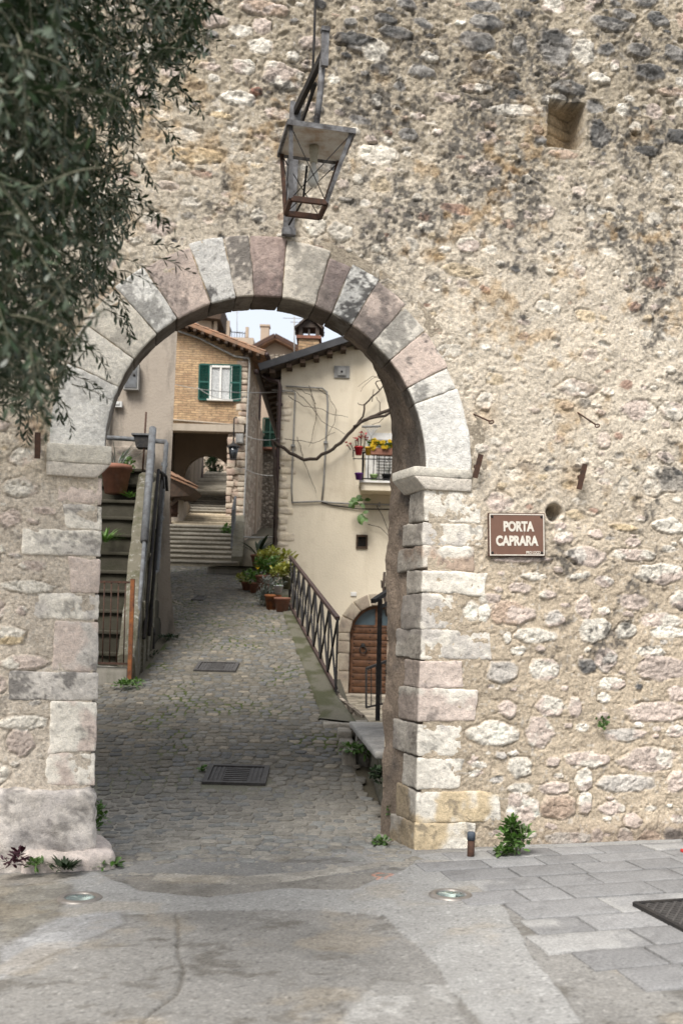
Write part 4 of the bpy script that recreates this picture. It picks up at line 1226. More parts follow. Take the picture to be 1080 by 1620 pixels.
part('kerb', mb, M['concrete'], t)
# rusty gate across the foot of the steps
gA, gB = P(150, 1065, 14.1), P(205.5, 1058, 14.1)
gT = P(205.5, 918, 14.1)
r = thing('rusty_gate', 'low rusty iron gate with thin bars across the foot of the steep steps', 'gate', Vector((gB.x, 14.1, 1.1)))
mb = MB(); mb.bar((gB.x, 14.1, 1.0), (gB.x + .01, 14.1, gT.z + .02), .055, .05); part('post', mb, M['rustorange'], r)
mb = MB(); x0, x1 = gB.x - 1.15, gB.x - .03
for z in (1.22, gT.z - .03): mb.bar((x0, 14.1, z), (x1, 14.1, z), .03, .03)
mb.bar((x0, 14.1, 1.2), (x0, 14.1, gT.z), .035)
part('gate_frame', mb, M['rust'], r)
for k in range(11):
    mb = MB(); x = x0 + .1 * (k + .6); mb.tube([(x, 14.1, 1.22), (x, 14.1, gT.z - .03)], .009, 6); part('bar', mb, M['rust'], r)
# handrail: heavy grey rail with a slatted panel, seen almost end-on
hl, hh = P(217, 1010, 14.6), P(242, 678, 17.2)
r = thing('stair_handrail', 'thick grey steel handrail slanting up beside the steep steps', 'handrail', Vector((hl.x, hl.y, 1.2)))
mb = MB()
m1 = hl.lerp(hh, .42)
mb.tube([m1, hh], .062, 10); mb.tube([hl, m1.lerp(hl, -.02)], .03, 8)
part('top_rail', mb, M['greymetal'], r)
mb = MB(); off = Vector((.05, 0, -.62))
mb.bar(hl + off * .1, hh + off * .75, .03, .05)
part('lower_rail', mb, M['greymetal'], r)
for k in range(13):
    q = k / 12.0
    a = m1.lerp(hh, q); mb = MB(); mb.bar(a, a + off * (.45 + .3 * q), .018, .09, (0, 1, 0)); part('slat', mb, M['greymetal'], r)
for k, (p0, p1) in enumerate(((P(228, 1010, 14.9), P(251, 744, 17.2)), (P(236, 1005, 15.6), P(257, 748, 17.4)))):
    mb = MB(); mb.tube([p0, p0.lerp(p1, .96), p1, p1 + Vector((.05, .1, -.05)), p1 + Vector((.07, .12, -.3))], .028, 8); part('outer_rail', mb, M['iron'], r)
for q in (0.02, .5, .97):
    a = hl.lerp(hh, q); mb = MB(); mb.bar(a, a + Vector((.02, 0, -.9)), .045); part('post', mb, M['greymetal'], r)

# ---- brick house over the passage
D = 36.0
def PX(px, d=D): return P(px, 700, d).x
xR, xP = PX(389), PX(360.5)
zO = P(320, 683, D).z           # top of the opening
zC = zO + 1.25
def ztop(x, y=0):               # top edge of the leaning roofline
    return np.interp(x, [P(150, 460, D).x, P(297, 511, D).x, P(412, 553, D).x], [P(150, 460, D).z, P(297, 513, D).z, P(412, 557, D).z])
t = thing('brick_house', 'orange brick house bridging the alley above a dark passage', 'house', (-5, 36, 5))
mb = MB()
foot(mb, [(-9, 36), (xR, 36), (P(408, 700, 39.9).x, 39.9), (-9, 39.9)], zC, lambda x, y: float(ztop(x)) - .12)
mb.prism([(-9, 36, zO + .02), (xR, 36, zO + .02), (xR, 36, zC), (-9, 36, zC)], (0, .4, 0))
foot(mb, [(xP, 36), (xR, 36), (P(412, 700, 41).x, 41), (P(412, 700, 41).x, 44), (-4.95, 43)], 3.0, zC)
part('wall', mb, M['rub_side'], t)
mb = MB(); foot(mb, [(-9, 36.02), (-6.6, 36.02), (-7.0, 43), (-9, 43)], 3.0, zC); part('wall', mb, M['greyplaster'], t)
# brick skin in front, stopping at the quoins
zS = P(320, 672, D).z
mb = MB(); xq = PX(381)
pts = [(-9, zS), (xq, zS), (xq, float(ztop(xq)) - .2), (-9, float(ztop(-9)) - .2)]
mb.prism([(x, 35.95, z) for x, z in pts], (0, .05, 0))
# arched brick course over the lintel and the surround of the window
part('brick_skin', mb, M['brick'], t)
mb = MB()
rnd = random.Random(2)
z = P(380, 860, D).z
while z < float(ztop(xR)) - .5:
    h = rnd.uniform(.16, .3); w = rnd.uniform(.2, .5)
    if not (zO - .02 < z + h and z < zS + .02):
        mb = MB(); mb.rock([Vector((x, y, zz)) for x in (xR - w, xR + .012) for y in (35.93, 36.1) for zz in (z + .01, z + h - .012)], .04, .1, .02, 4, CW, stainf((.5, .43, .34), (.36, .27, .21), .4, rnd.randrange(99)), rnd.randrange(99)); part('quoin', mb, M['block'], t)
    z += h
z = P(380, 860, D).z
while z < zO - .3:
    h = rnd.uniform(.18, .34); w = rnd.uniform(.16, .34)
    mb = MB(); mb.rock([Vector((x, y, zz)) for x in (xP - .012, xP + w) for y in (35.93, 36.1) for zz in (z + .01, z + h - .015)], .04, .1, .02, 4, CW, stainf((.5, .42, .33), (.4, .3, .24), .4, rnd.randrange(99)), rnd.randrange(99)); part('quoin', mb, M['block'], t)
    z += h

mb = MB(); mb.box(((PX(262) + PX(386)) / 2, 36.0, (zO + zS) / 2 + .0), (PX(386) - PX(262), .26, zS - zO))
part('lintel', mb, M['palecon'], t)
mb = MB(); zl = P(320, 668, D).z
mb.tube([(PX(266), 35.9, zl + .05), (PX(384), 35.9, zl - .1)], .03, 6)
part('string_course', mb, M['palecon'], t)
# ceiling, inner arch and far wall of the passage
mb = MB(); mb.box((-5.6, 38, zC - .06), (3.4, 3.1, .1)); part('passage_ceiling', mb, M['oldwood'], t)
mb = MB()
ax0, ax1 = P(286, 760, 39.5).x, P(362, 760, 39.5).x
cx, rad = (ax0 + ax1) / 2 + .1, (ax1 - ax0) / 2
zsp = P(320, 757, 39.5).z
arc = [(cx + rad * math.cos(a), zsp + rad * math.sin(a)) for a in np.linspace(math.pi, 0, 24)]
for (xa_, za_), (xb_, zb_) in zip(arc[:-1], arc[1:]):
    mb.prism([(xa_, 39.5, za_), (xa_, 39.5, zC), (xb_, 39.5, zC), (xb_, 39.5, zb_)], (0, .4, 0))
mb.prism([(-8, 39.5, 5), (-8, 39.5, zC), (arc[0][0], 39.5, zC), (arc[0][0], 39.5, 5)], (0, .4, 0))
mb.prism([(arc[-1][0], 39.5, 5), (arc[-1][0], 39.5, zC), (-3.5, 39.5, zC), (-3.5, 39.5, 5)], (0, .4, 0))
part('inner_arch', mb, M['farplaster'], t)
# roof
e0 = Vector((P(150, 460, 35.6).x, 35.5, float(ztop(P(150, 460, D).x)) + .02)); e1 = Vector((P(420, 556, 35.6).x, 35.5, P(420, 558, 35.6).z))
mb = MB(); back = Vector((.25, 4.6, 0))
roof_sheet(mb, e1 + back * 1.0, e1, e0, e0 + back, .22, .06, .12)
rf = part('roof', mb, M['tile'], t)
mb = MB()
for k in range(14):
    q = .36 + k * .046; p = e0.lerp(e1, q) + Vector((0, .25, -.2)); mb.box(p, (.1, .6, .09))
part('rafter', mb, M['oldwood'], rf)
mb = MB(); mb.tube([e1 + Vector((.06, 0, -.08)), e1 + Vector((.06, 0, -.08)) + back * .9], .08, 8); part('gutter', mb, M['drain'], rf)
# window with green shutters and lace curtains
wx0, wx1, wz0, wz1 = PX(331), PX(363), P(347, 633, D).z, P(347, 581, D).z
w = thing  # keep name short
wf = None
mb = MB()
for x in (wx0, wx1): mb.box((x, 35.93, (wz0 + wz1) / 2), (.07, .1, wz1 - wz0 + .07))
mb.box(((wx0 + wx1) / 2, 35.93, wz1), (wx1 - wx0, .1, .07)); mb.box(((wx0 + wx1) / 2, 35.9, wz0 - .03), (wx1 - wx0 + .2, .2, .06))
mb.box(((wx0 + wx1) / 2, 35.92, (wz0 + wz1) / 2), (.06, .07, wz1 - wz0))
win = part('window', mb, M['white'], t)
mb = MB(); mb.box(((wx0 + wx1) / 2, 35.945, wz1 + .06), (wx1 - wx0 + .12, .1, .07)); part('shutter_rail', mb, M['green'], win)
for s in (0, 1):
    xa_, xb_ = (wx0 + .035, (wx0 + wx1) / 2 - .03) if s == 0 else ((wx0 + wx1) / 2 + .03, wx1 - .035)
    A = np.array([[(xa_ + (xb_ - xa_) * i / 24, 35.95 - .012 - .012 * math.sin(i * 1.4), z) for z in (wz0, wz1)] for i in range(25)])
    mb = MB(); mb.grid(A); part('curtain', mb, M['lace'], win)
for s, xc in ((0, PX(321)), (1, PX(370.5))):
    mb = MB(); hw = .18
    zc0, zc1 = wz0 - .02, wz1 + .06
    for x in (xc - hw, xc + hw): mb.box((x, 35.9, (zc0 + zc1) / 2), (.05, .05, zc1 - zc0))
    for z in (zc0, (zc0 + zc1) / 2, zc1): mb.box((xc, 35.9, z), (2 * hw - .05, .05, .06))
    k = zc0 + .05
    while k < zc1 - .04:
        mb.box((xc, 35.9, k), (2 * hw - .05, .014, .05), Y=(0, .8, .6), Z=(0, -.6, .8)); k += .055
    part('shutter', mb, M['green'], t)
# conduit that follows the roofline and comes down the quoins
mb = MB(); mb.tube([P(282, 524, 35.85), P(315, 535, 35.85), P(350, 553, 35.85), P(372, 564, 35.85), P(394, 567, 35.85), P(395, 580, 35.85), P(391, 660, 35.85), P(389, 740, 35.85), P(386, 810, 35.85), P(384, 880, 35.85)], .035, 6)
solo('wall_conduit', mb, M['pipe'], 'grey conduit following the brick house roofline and dropping down its corner', 'pipe', P(391, 660, 35.85))
mb = MB(); mb.tube([P(411, 560, 40.8), P(412, 600, 40.8), P(406, 740, 40.8), P(402, 892, 40.8)], .07, 8)
for py in (620, 700, 790, 860): mb.box(P(np.interp(py, [600, 740, 892], [412, 406, 402]), py, 40.8), (.2, .2, .05))
solo('drainpipe', mb, M['drain'], 'dark brown drainpipe on the rubble side of the brick house', 'drainpipe', P(402, 892, 40.8))
def lantern_small(c, s):
    r = thing('house_lantern', 'small dark lantern on the stone corner beside the passage', 'lantern', c)
    mb = MB()
    for a in (-1, 1):
        for b in (-1, 1): mb.bar(c + Vector((a * .16 * s, b * .16 * s, .2 * s)), c + Vector((a * .09 * s, b * .09 * s, -.25 * s)), .03 * s)
    mb.box(c + Vector((0, 0, -.26 * s)), (.22 * s, .22 * s, .03 * s)); part('lantern_frame', mb, M['iron'], r)
    mb = MB(); mb.lathe(c + Vector((0, 0, .2 * s)), [(.27 * s, 0), (.25 * s, .03), (.07 * s, .15 * s), (.03 * s, .25 * s)], 4); part('lantern_cap', mb, M['iron'], r)
    mb = MB(); mb.lathe(c + Vector((0, 0, -.24 * s)), [(.105 * s, 0), (.2 * s, .43 * s)], 4); part('pane', mb, M['glass'], r)
    mb = MB(); mb.tube([c + Vector((0, 0, .4 * s)), c + Vector((0, 0, 1.3 * s)), c + Vector((.05, .35, 1.4 * s))], .03, 6); part('bracket', mb, M['iron'], r)
lantern_small(P(369, 716, 35.5), .95)
a = P(379, 694, 35.8); mb = MB(); mb.box(a, (.26, .14, .34)); mb.box(a + Vector((0, -.08, 0)), (.2, .03, .26))
solo('cable_box', mb, M['pipe'], 'grey electrical cable box on the stone corner above the small lantern', 'electrical box', a)

# lean-to roof jutting out at the left of the passage
t = thing('lean_to_roof', 'small tiled lean-to roof jutting out by the left side of the passage', 'canopy', P(285, 800, 34))
dd = 33.6
a, b, c, d_ = P(262, 750, dd), P(313, 772, dd - .3), P(313, 774, dd + 1.6), P(262, 745, dd + 1.6)
mb = MB(); roof_sheet(mb, d_ + Vector((0, 0, .05)), a, b, c + Vector((0, 0, .05)), .2, .05, .05)
part('tiles', mb, M['tile'], t)
mb = MB(); mb.prism([a + Vector((0, .06, -.08)), b + Vector((-.05, .06, -.06)), P(300, 784, dd), P(262, 786, dd)], (0, 1.4, 0)); part('boarding', mb, M['oldwood'], t)
mb = MB(); mb.bar(P(268, 800, dd + .2), P(290, 782, dd + .2), .1); mb.bar(P(266, 760, dd + .2), P(268, 830, dd + .2), .12); part('brace', mb, M['oldwood'], t)
mb = MB(); foot(mb, [(P(240, 800, 34.6).x, 34.6), (P(290, 800, 34.6).x, 34.6), (P(290, 800, 34.6).x - .4, 40.5), (P(240, 800, 34.6).x, 40.5)], 4.5, P(280, 783, 34.6).z)
solo('low_side_wall', mb, M['greyplaster'], 'short plastered wall under the lean-to roof inside the passage', 'wall', P(285, 815, 34.6))
# stacked wood in front of it
r = MB()
for k in range(5):
    p = P(271 + 2.2 * k, 818, 34.1); r.bar(p, p + Vector((.02, .05, .9)), .05)
r.bar(P(269, 800, 34.05), P(282, 800, 34.05), .05); r.bar(P(269, 812, 34.05), P(282, 812, 34.05), .05)
solo('wooden_rack', r, M['rust'], 'small reddish wooden rack leaning under the lean-to roof', 'rack', P(276, 818, 34.1))

# ---- stone stairs running up through the passage
def zst(d): return np.interp(d, [28, 33.5, 36.5, 43, 55, 60], [3.55, 5.2, 6.0, 7.65, 10.45, 11.2])
def xl_(d): return np.interp(d, [28, 36, 43, 55, 60], [-6.4, -6.75, -7.0, -7.75, -8.2])
def xr_(d): return np.interp(d, [28, 33.5, 36.5, 43, 55, 60], [-2.95, -3.7, -4.0, -4.75, -6.1, -6.4])
t = thing('stone_staircase', 'long flight of worn stone steps climbing from the alley through the passage', 'stairs', (-4.5, 28, 3.5))
d = 28.0; i = 0
while d < 59:
    rise = 0.195 if (d < 33.3 or d > 36.3) else 0.13
    g = rise / max(.1, (float(zst(d + .3)) - float(zst(d))) / .3)
    z = float(zst(d)) + rise
    mb = MB()
    h = [Vector((x, y, zz)) for x in (xl_(d), xr_(d)) for y in (d, d + g + .1) for zz in (z - rise - .25, z)]
    # order of rock corners is x, y, z
    br = d < 36.3 and d > 33.3
    tone = (.85 + .3 * ((i * 37) % 7) / 7) if d < 36 else (.8 + .85 * ((i * 37) % 5) / 5)  # from the passage on, paler, varied colour stands in for daylight and dark gaps
    ct = np.array((.4, .34, .25) if br else (.36, .33, .275)) * tone
    hr = [Vector((x, y, zz)) for x in (xl_(d), xr_(d)) for y in (d + .05, d + g + .1) for zz in (z - rise - .25, z - .07)]
    ht = [Vector((x, y, zz)) for x in (xl_(d), xr_(d)) for y in (d, d + g + .1) for zz in (z - .075, z)]
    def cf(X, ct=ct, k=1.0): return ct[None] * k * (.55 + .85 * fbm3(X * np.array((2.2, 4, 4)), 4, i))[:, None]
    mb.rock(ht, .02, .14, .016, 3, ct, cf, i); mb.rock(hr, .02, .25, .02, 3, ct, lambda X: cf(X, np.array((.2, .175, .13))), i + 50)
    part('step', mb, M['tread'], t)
    d += g; i += 1
# side wall and rail at the right of the first flight
mb = MB()
A = [(P(366, 893, 28.2), P(366, 880, 28.2)), (P(372, 840, 33), P(372, 826, 33)), (P(372, 830, 35.8), P(372, 815, 35.8))]
for (a0, a1), (b0, b1) in zip(A[:-1], A[1:]):
    mb.prism([a0 + Vector((0, 0, -1)), b0 + Vector((0, 0, -1)), b1, a1], (.32, 0, 0))
solo('stair_side_wall', mb, M['mossy'], 'low mossy side wall edging the first flight of stone steps', 'wall', P(366, 893, 28.2))
r = thing('step_rail', 'short dark iron rail beside the first flight of stone steps', 'railing', P(367, 870, 29.5))
mb = MB(); a, b = P(366.5, 868, 29.5), P(371, 840, 33)
mb.bar(a, a + Vector((0, 0, 1.15)), .06); part('post', mb, M['greymetal'], r); mb = MB(); mb.bar(b, b + Vector((0, 0, 1.15)), .06); part('post', mb, M['greymetal'], r)
mb = MB(); mb.bar(a + Vector((0, 0, 1.12)), b + Vector((0, 0, 1.12)), .07, .07); mb.bar(a + Vector((0, 0, .3)), b + Vector((0, 0, .3)), .04)
for k in range(1, 9): mb.bar(a.lerp(b, k / 9) + Vector((0, 0, .3)), a.lerp(b, k / 9) + Vector((0, 0, 1.1)), .03)
part('rail', mb, M['greymetal'], r)
# wall and house beyond the inner arch
mb = MB(); foot(mb, [(-9.5, 43.6), (P(303, 750, 44).x, 43.6), (P(322, 750, 53).x, 53), (-9.5, 53)], 5, 16)
solo('far_side_wall', mb, M['greyplaster'], 'sunlit plaster wall beyond the inner arch at the left of the steps', 'wall', (-8, 44, 7))
mb = MB(); mb.tube([P(320, 715, 52.5), P(319.5, 780, 50)], .06, 8)
solo('thin_downpipe', mb, M['drain'], 'thin dark downpipe at the end of the far plaster wall beyond the inner arch', 'drainpipe', P(319.5, 780, 50))
mb = MB(); foot(mb, [(-14, 66), (2, 66), (2, 74), (-14, 74)], 6, 17.5)
solo('far_building', mb, M['rub_side'], 'pale stone building closing the view beyond the inner arch', 'building', (-8, 66, 8))

# ---- stone house in the side lane, with a green shutter
t = thing('stone_house', 'dark rubble stone house with a green shutter in the side lane', 'house', (-3, 43, 4))
mb = MB(); foot(mb, [(P(406, 700, 42.5).x, 42.5), (1.0, 42.5), (1.0, 50), (P(406, 700, 42.5).x, 50)], 3.0, P(430, 560, 42.5).z)
part('wall', mb, M['rub_dark'], t)
mb = MB(); a, b = P(412, 690, 42.42), P(442, 598, 42.42); mb.box((a + b) / 2, (b.x - a.x, .1, b.z - a.z)); part('plaster_patch', mb, M['farplaster'], t)
a, b = P(415.5, 706, 42.2), P(439, 662, 42.2)
mb = MB(); c = (a + b) / 2
for k in range(20):
    z = a.z + (b.z - a.z) * (k + .5) / 20; mb.box((c.x, 42.24, z), (b.x - a.x - .1, .02, .055), Y=(0, .8, .6), Z=(0, -.6, .8))
for x in (a.x, c.x, b.x): mb.box((x, 42.22, c.z), (.06, .06, b.z - a.z))
for z in (a.z, c.z, b.z): mb.box((c.x, 42.215, z), (b.x - a.x, .055, .06))
part('shutter', mb, M['darkgreen'], t)
mb = MB(); mb.box((c.x, 42.3, a.z - .08), (b.x - a.x + .3, .4, .08)); part('sill', mb, M['terracotta'], t)
# ground of the side lane
A = np.array([[(x, y, 3.5 + .06 * (y - 26.4)) for y in np.linspace(26.4, 43, 12)] for x in np.linspace(-3.6, 0, 6)])
mb = MB(); mb.grid(A, (.16, .14, .11)); struct('side_lane', mb, M['ground'])
mb = MB(); c0, c1 = P(362, 905, 26.6), P(420, 897, 26.6)
mb.rock([Vector((x, y, z)) for x in (c0.x - .6, c1.x + .4) for y in (26.6, 28.4) for z in (3.0, P(390, 897, 26.6).z)], .05, .15, .02, 4, (.2, .2, .2), None, 3)
solo('stone_landing', mb, M['concrete'], 'low concrete landing at the foot of the stone steps beside the flower pots', 'landing', P(390, 900, 26.6))

# ---- cream house on the right
DC = 25.0
def C(px, py, dy=0.0): return P(px, py, DC + dy)
t = thing('cream_house', 'cream plastered house with an arched wooden door and a small balcony', 'house', (1, 25, .2))
x0, x1 = C(442, 700).x, 7.5
eaveL = P(447, 578, DC)
slope = (P(551, 546, DC).z - P(447, 580, DC).z) / (P(551, 546, DC).x - P(447, 580, DC).x)
def zg(x): return P(447, 582, DC).z + slope * (x - C(447, 582).x)
xpk = 2.7
mb = MB()
# facade with an opening for the door
dcx, drad = C(598, 1000).x, .72
zd0, zsp = C(598, 1098).z, C(598, 1003).z
zcr = C(598, 957).z
def arch_pts(r, n=20): return [(dcx + r * math.cos(a), zsp + (zcr - zsp) * (r / drad) * math.sin(a)) for a in np.linspace(math.pi, 0, n)]
ap = arch_pts(drad)
mb.prism([(x0, DC, 0), (x0, DC, zsp), (dcx - drad, DC, zsp), (dcx - drad, DC, 0)], (0, .35, 0))
mb.prism([(dcx + drad, DC, 0), (dcx + drad, DC, zsp), (x1, DC, zsp), (x1, DC, 0)], (0, .35, 0))
ztop_ = zcr + .3
for (xa_, za_), (xb_, zb_) in zip(ap[:-1], ap[1:]): mb.prism([(xa_, DC, za_), (xa_, DC, ztop_), (xb_, DC, ztop_), (xb_, DC, zb_)], (0, .35, 0))
mb.prism([(x0, DC, zsp), (x0, DC, ztop_), (dcx - drad, DC, ztop_), (dcx - drad, DC, zsp)], (0, .35, 0))
mb.prism([(dcx + drad, DC, zsp), (dcx + drad, DC, ztop_), (x1, DC, ztop_), (x1, DC, zsp)], (0, .35, 0))
sw = (C(564, 866), C(580, 848))    # little square window
a, b = sw
def strip(xa_, xb_, za_, zb_): mb.prism([(xa_, DC, za_), (xb_, DC, za_), (xb_, DC, zb_), (xa_, DC, zb_)], (0, .35, 0))
strip(x0, x1, ztop_, a.z); strip(x0, a.x, a.z, b.z); strip(b.x, x1, a.z, b.z)
mb.prism([(x0, DC, b.z), (x1, DC, b.z), (x1, DC, zg(xpk) - slope * (x1 - xpk)), (xpk, DC, zg(xpk)), (x0, DC, zg(x0))], (0, .35, 0))
part('wall', mb, M['cream'], t)
mb = MB(); foot(mb, [(x0 + .02, DC + .35), (x1, DC + .35), (x1, 33), (x0 + .02, 33)], 0, lambda x, y: zg(min(x, xpk)) - .3 if x < 3 else zg(x0)); part('wall', mb, M['cream'], t)
# roof: left slope seen from below, eave running back
ex = P(410, 585, DC - .4).x
yf, yb = DC - .42, 33.5
zE = zg(ex) + .06
mb = MB()
roof_sheet(mb, (ex, yb, zE), (ex, yf, zE), (xpk, yf, zg(xpk) + .06), (xpk, yb, zg(xpk) + .06), .22, .06, .08)
roof_sheet(mb, (x1 + .6, yf, zE), (x1 + .6, yb, zE), (xpk, yb, zg(xpk) + .06), (xpk, yf, zg(xpk) + .06), .22, .06, .08)
rf = part('roof', mb, M['darktile'], t)
mb = MB(); mb.bar((ex, yf - .02, zE + .02), (xpk, yf - .02, zg(xpk) + .08), .05, .17); part('verge_board', mb, M['flash'], rf)
for px in (433, 459, 480, 501, 522, 543, 564):
    x = C(px, 560).x; mb = MB(); mb.box((x, DC - .19, zg(x) - .1), (.13, .4, .1)); part('purlin', mb, M['oldwood'], rf)
for k in range(13):
    y = DC + .1 + k * .62; mb = MB(); mb.bar((ex + .03, y, zE - .1), (x0, y, zg(x0) - .1), .08, .1); part('rafter', mb, M['oldwood'], rf)
mb = MB()
n = 10
gA = np.array([[(ex - .07 + .075 * math.cos(math.pi + a), y, zE - .02 + .075 * math.sin(math.pi + a)) for a in np.linspace(0, math.pi, n)] for y in (yf, yb)])
mb.grid(gA); mb.tube([(ex - .07, yf, zE - .09), (ex - .07, yf + .02, zE - .09)], .07, 10); part('gutter', mb, M['drain'], rf)
# chimney with its little tiled house on top
cx, cd = P(489, 540, 27.5).x, 27.5
zc0, zc1 = P(489, 556, 27.5).z - .8, P(489, 541, 27.5).z
mb = MB(); mb.box((cx, cd, (zc0 + zc1) / 2), (.56, .6, zc1 - zc0)); ch = part('chimney', mb, M['brick'], rf)
mb = MB(); mb.box((cx, cd, zc1 + .04), (.68, .7, .08)); part('chimney_ledge', mb, M['terracotta'], ch)
zc2 = P(489, 523, 27.5).z
mb = MB()
for a in (-1, 1):
    for b in (-1, 1): mb = MB(); mb.box((cx + a * .23, cd + b * .25, (zc1 + .08 + zc2) / 2), (.1, .1, zc2 - zc1 - .08)); part('chimney_post', mb, M['darktile'], ch)
mb = MB(); mb.box((cx, cd - .25, (zc1 + zc2) / 2), (.05, .06, zc2 - zc1 - .1)); part('chimney_post', mb, M['darktile'], ch)
zc3 = P(489, 505, 27.5).z
mb = MB(); mb.prism([(cx - .3, cd - .3, zc2), (cx + .3, cd - .3, zc2), (cx, cd - .3, zc3 - .08)], (0, .6, 0))
roof_sheet(mb, (cx - .38, cd + .42, zc2 - .04), (cx - .38, cd - .42, zc2 - .04), (cx, cd - .42, zc3), (cx, cd + .42, zc3), .12, .03, .03)
roof_sheet(mb, (cx + .38, cd - .42, zc2 - .04), (cx + .38, cd + .42, zc2 - .04), (cx, cd + .42, zc3), (cx, cd - .42, zc3), .12, .03, .03)
part('chimney_cap', mb, M['darktile'], ch)
# bare stone at the left corner
rnd = random.Random(9); mb = MB(); z = .3
while z < C(447, 640).z:
    h = rnd.uniform(.12, .26); w = rnd.uniform(.18, .42)
    mb.rock([Vector((x, y, zz)) for x in (x0 - .03, x0 + w * (.5 + rnd.random())) for y in (DC - .012 - .01 * rnd.random(), DC + .2) for zz in (z + .012, z + h - .012)], .05, .06, .02, 5, CW, stainf((.6, .52, .41), (.66, .57, .43), .12, rnd.randrange(99)), rnd.randrange(99))
    z += h
part('corner_stone', mb, M['block'], t)
# door in its stone frame
mb = MB()
jr = drad + .0
for k, (za_, zb_) in enumerate(((zd0, zd0 + .55), (zd0 + .56, zd0 + 1.0), (zd0 + 1.01, zd0 + 1.3), (zd0 + 1.31, zsp))):
    for s in (-1, 1):
        w_ = (.3, .26, .3, .27)[k]
        xa_, xb_ = sorted((dcx + s * (drad - .01), dcx + s * (drad + w_)))
        m_ = MB(); m_.rock([Vector((x, y, zz)) for x in (xa_, xb_) for y in (DC - .04, DC + .3) for zz in (za_, zb_)], .02, .07, .012, 6, CW, stainf((.42, .36, .28), (.34, .28, .22), .4, k * 2 + s + 60), k)
        part('door_stone', m_, M['block'], t)
angs = [180, 155, 130, 106, 82, 55, 28, 0]
for k, (a0, a1) in enumerate(zip(angs[:-1], angs[1:])):
    def ep(a, r): return (dcx + r * math.cos(R(a)), zsp + (zcr - zsp + (r - drad)) / 1.0 * math.sin(R(a)) if r > drad else zsp + (zcr - zsp) * math.sin(R(a)))
    m_ = MB()
    cor = [Vector((ep(a, r)[0], y, ep(a, r)[1])) for a in (a1 + .8, a0 - .8) for r in (drad - .01, drad + .3) for y in (DC - .04, DC + .3)]
    m_.rock(cor, .02, .06, .012, 6, CW, stainf((.42, .36, .28), (.34, .28, .22), .45, k + 80), k)
    part('door_stone', m_, M['block'], t)
mb = MB()
zp = C(598, 992).z
for k in range(10):
    h = (zp - zd0) / 10; mb.rock([Vector((x, y, zz)) for x in (dcx - drad + .03, dcx + drad - .03) for y in (DC + .14, DC + .2) for zz in (zd0 + k * h + .008, zd0 + (k + 1) * h - .006)], .008, .2, .002, 5, (.2, .2, .2), None, k)
# arched head of the leaf
for s in (-1, 1): mb.bar((dcx + s * (drad - .06), DC + .17, zd0), (dcx + s * (drad - .06), DC + .17, zsp), .08, .07)
ad = arch_pts(drad - .05, 24)
for (xa_, za_), (xb_, zb_) in zip(ad[:-1], ad[1:]): mb.bar((xa_, DC + .17, za_), (xb_, DC + .17, zb_), .07, .1, (0, 1, 0))
mb.bar((dcx, DC + .17, zp), (dcx, DC + .17, zcr - .03), .16, .07, (0, 1, 0)); mb.bar((dcx - drad + .05, DC + .17, zp + .02), (dcx + drad - .05, DC + .17, zp + .02), .05, .09, (0, 1, 0))
door = part('door', mb, M['wood'], t)
mb = MB()
ap2 = arch_pts(drad - .07, 24)
mb.add([(x, DC + .19, z) for x, z in ap2] + [(ap2[-1][0], DC + .19, zp), (ap2[0][0], DC + .19, zp)], [tuple(range(26))[::-1]])
part('glass_pane', mb, glass_mat('blue_glass', (.07, .1, .115), .25), door)
mb = MB()
for k in range(10):
    z = zd0 + (k + .5) * (zp - zd0) / 10
    for x in (-.6, -.2, .2, .6): mb.lathe((dcx + x, DC + .14, z), [(.018, 0), (.012, .012), (.002, .018)], 8, Z=(0, -1, 0))
part('stud', mb, M['iron'], door)
mb = MB(); kc = C(574, 1025, -.0); kz = kc.z; kx = kc.x
mb.lathe((kx, DC + .14, kz + .06), [(.06, 0), (.05, .03), (.02, .05)], 12, Z=(0, -1, 0))
mb.tube([(kx + .085 * math.sin(a), DC + .09, kz - .05 - .085 * math.cos(a)) for a in np.linspace(0, 2 * math.pi, 20)], .016, 6)
part('knocker', mb, M['iron'], door)
mb = MB(); mb.rock([Vector((x, y, zz)) for x in (dcx - drad - .2, dcx + drad + .2) for y in (DC - .28, DC + .2) for zz in (zd0 - .12, zd0 - .01)], .02, .1, .01, 5, CW, stainf((.4, .35, .28)), 4); part('threshold', mb, M['block'], t)
# small square window, vent hatch
mb = MB(); a, b = sw
c = (a + b) / 2
for x in (a.x, b.x): mb.box((x, DC - .005, c.z), (.045, .09, b.z - a.z + .05))
for z in (a.z, b.z): mb.box((c.x, DC - .007, z), (b.x - a.x - .045, .086, .05))
w_ = part('window', mb, M['oldwood'], t)
mb = MB(); mb.box((c.x, DC + .2, c.z), (b.x - a.x, .02, b.z - a.z)); part('pane', mb, M['glass'], w_)
a, b = C(528, 598), C(553, 580); c = (a + b) / 2
mb = MB(); mb.box((c.x, DC - .012, c.z), (b.x - a.x, .05, b.z - a.z)); mb.box((c.x - .0, DC - .05, c.z), (.2, .05, .19)); v_ = part('vent_hatch', mb, M['pipe'], t)
mb = MB(); mb.lathe((c.x, DC - .074, c.z), [(.028, 0), (.028, .01)], 10, Z=(0, -1, 0)); part('vent_hole', mb, M['iron'], v_)
# little white plate beside the door arch
a = C(559, 940)
mb = MB(); mb.rock([Vector((x, y, z)) for x in (a.x - .075, a.x + .075) for y in (DC - .03, DC) for z in (a.z - .055, a.z + .055)], .03, .03, .002, 5, (.7, .7, .68), None, 1); part('number_plate', mb, M['white'], t)

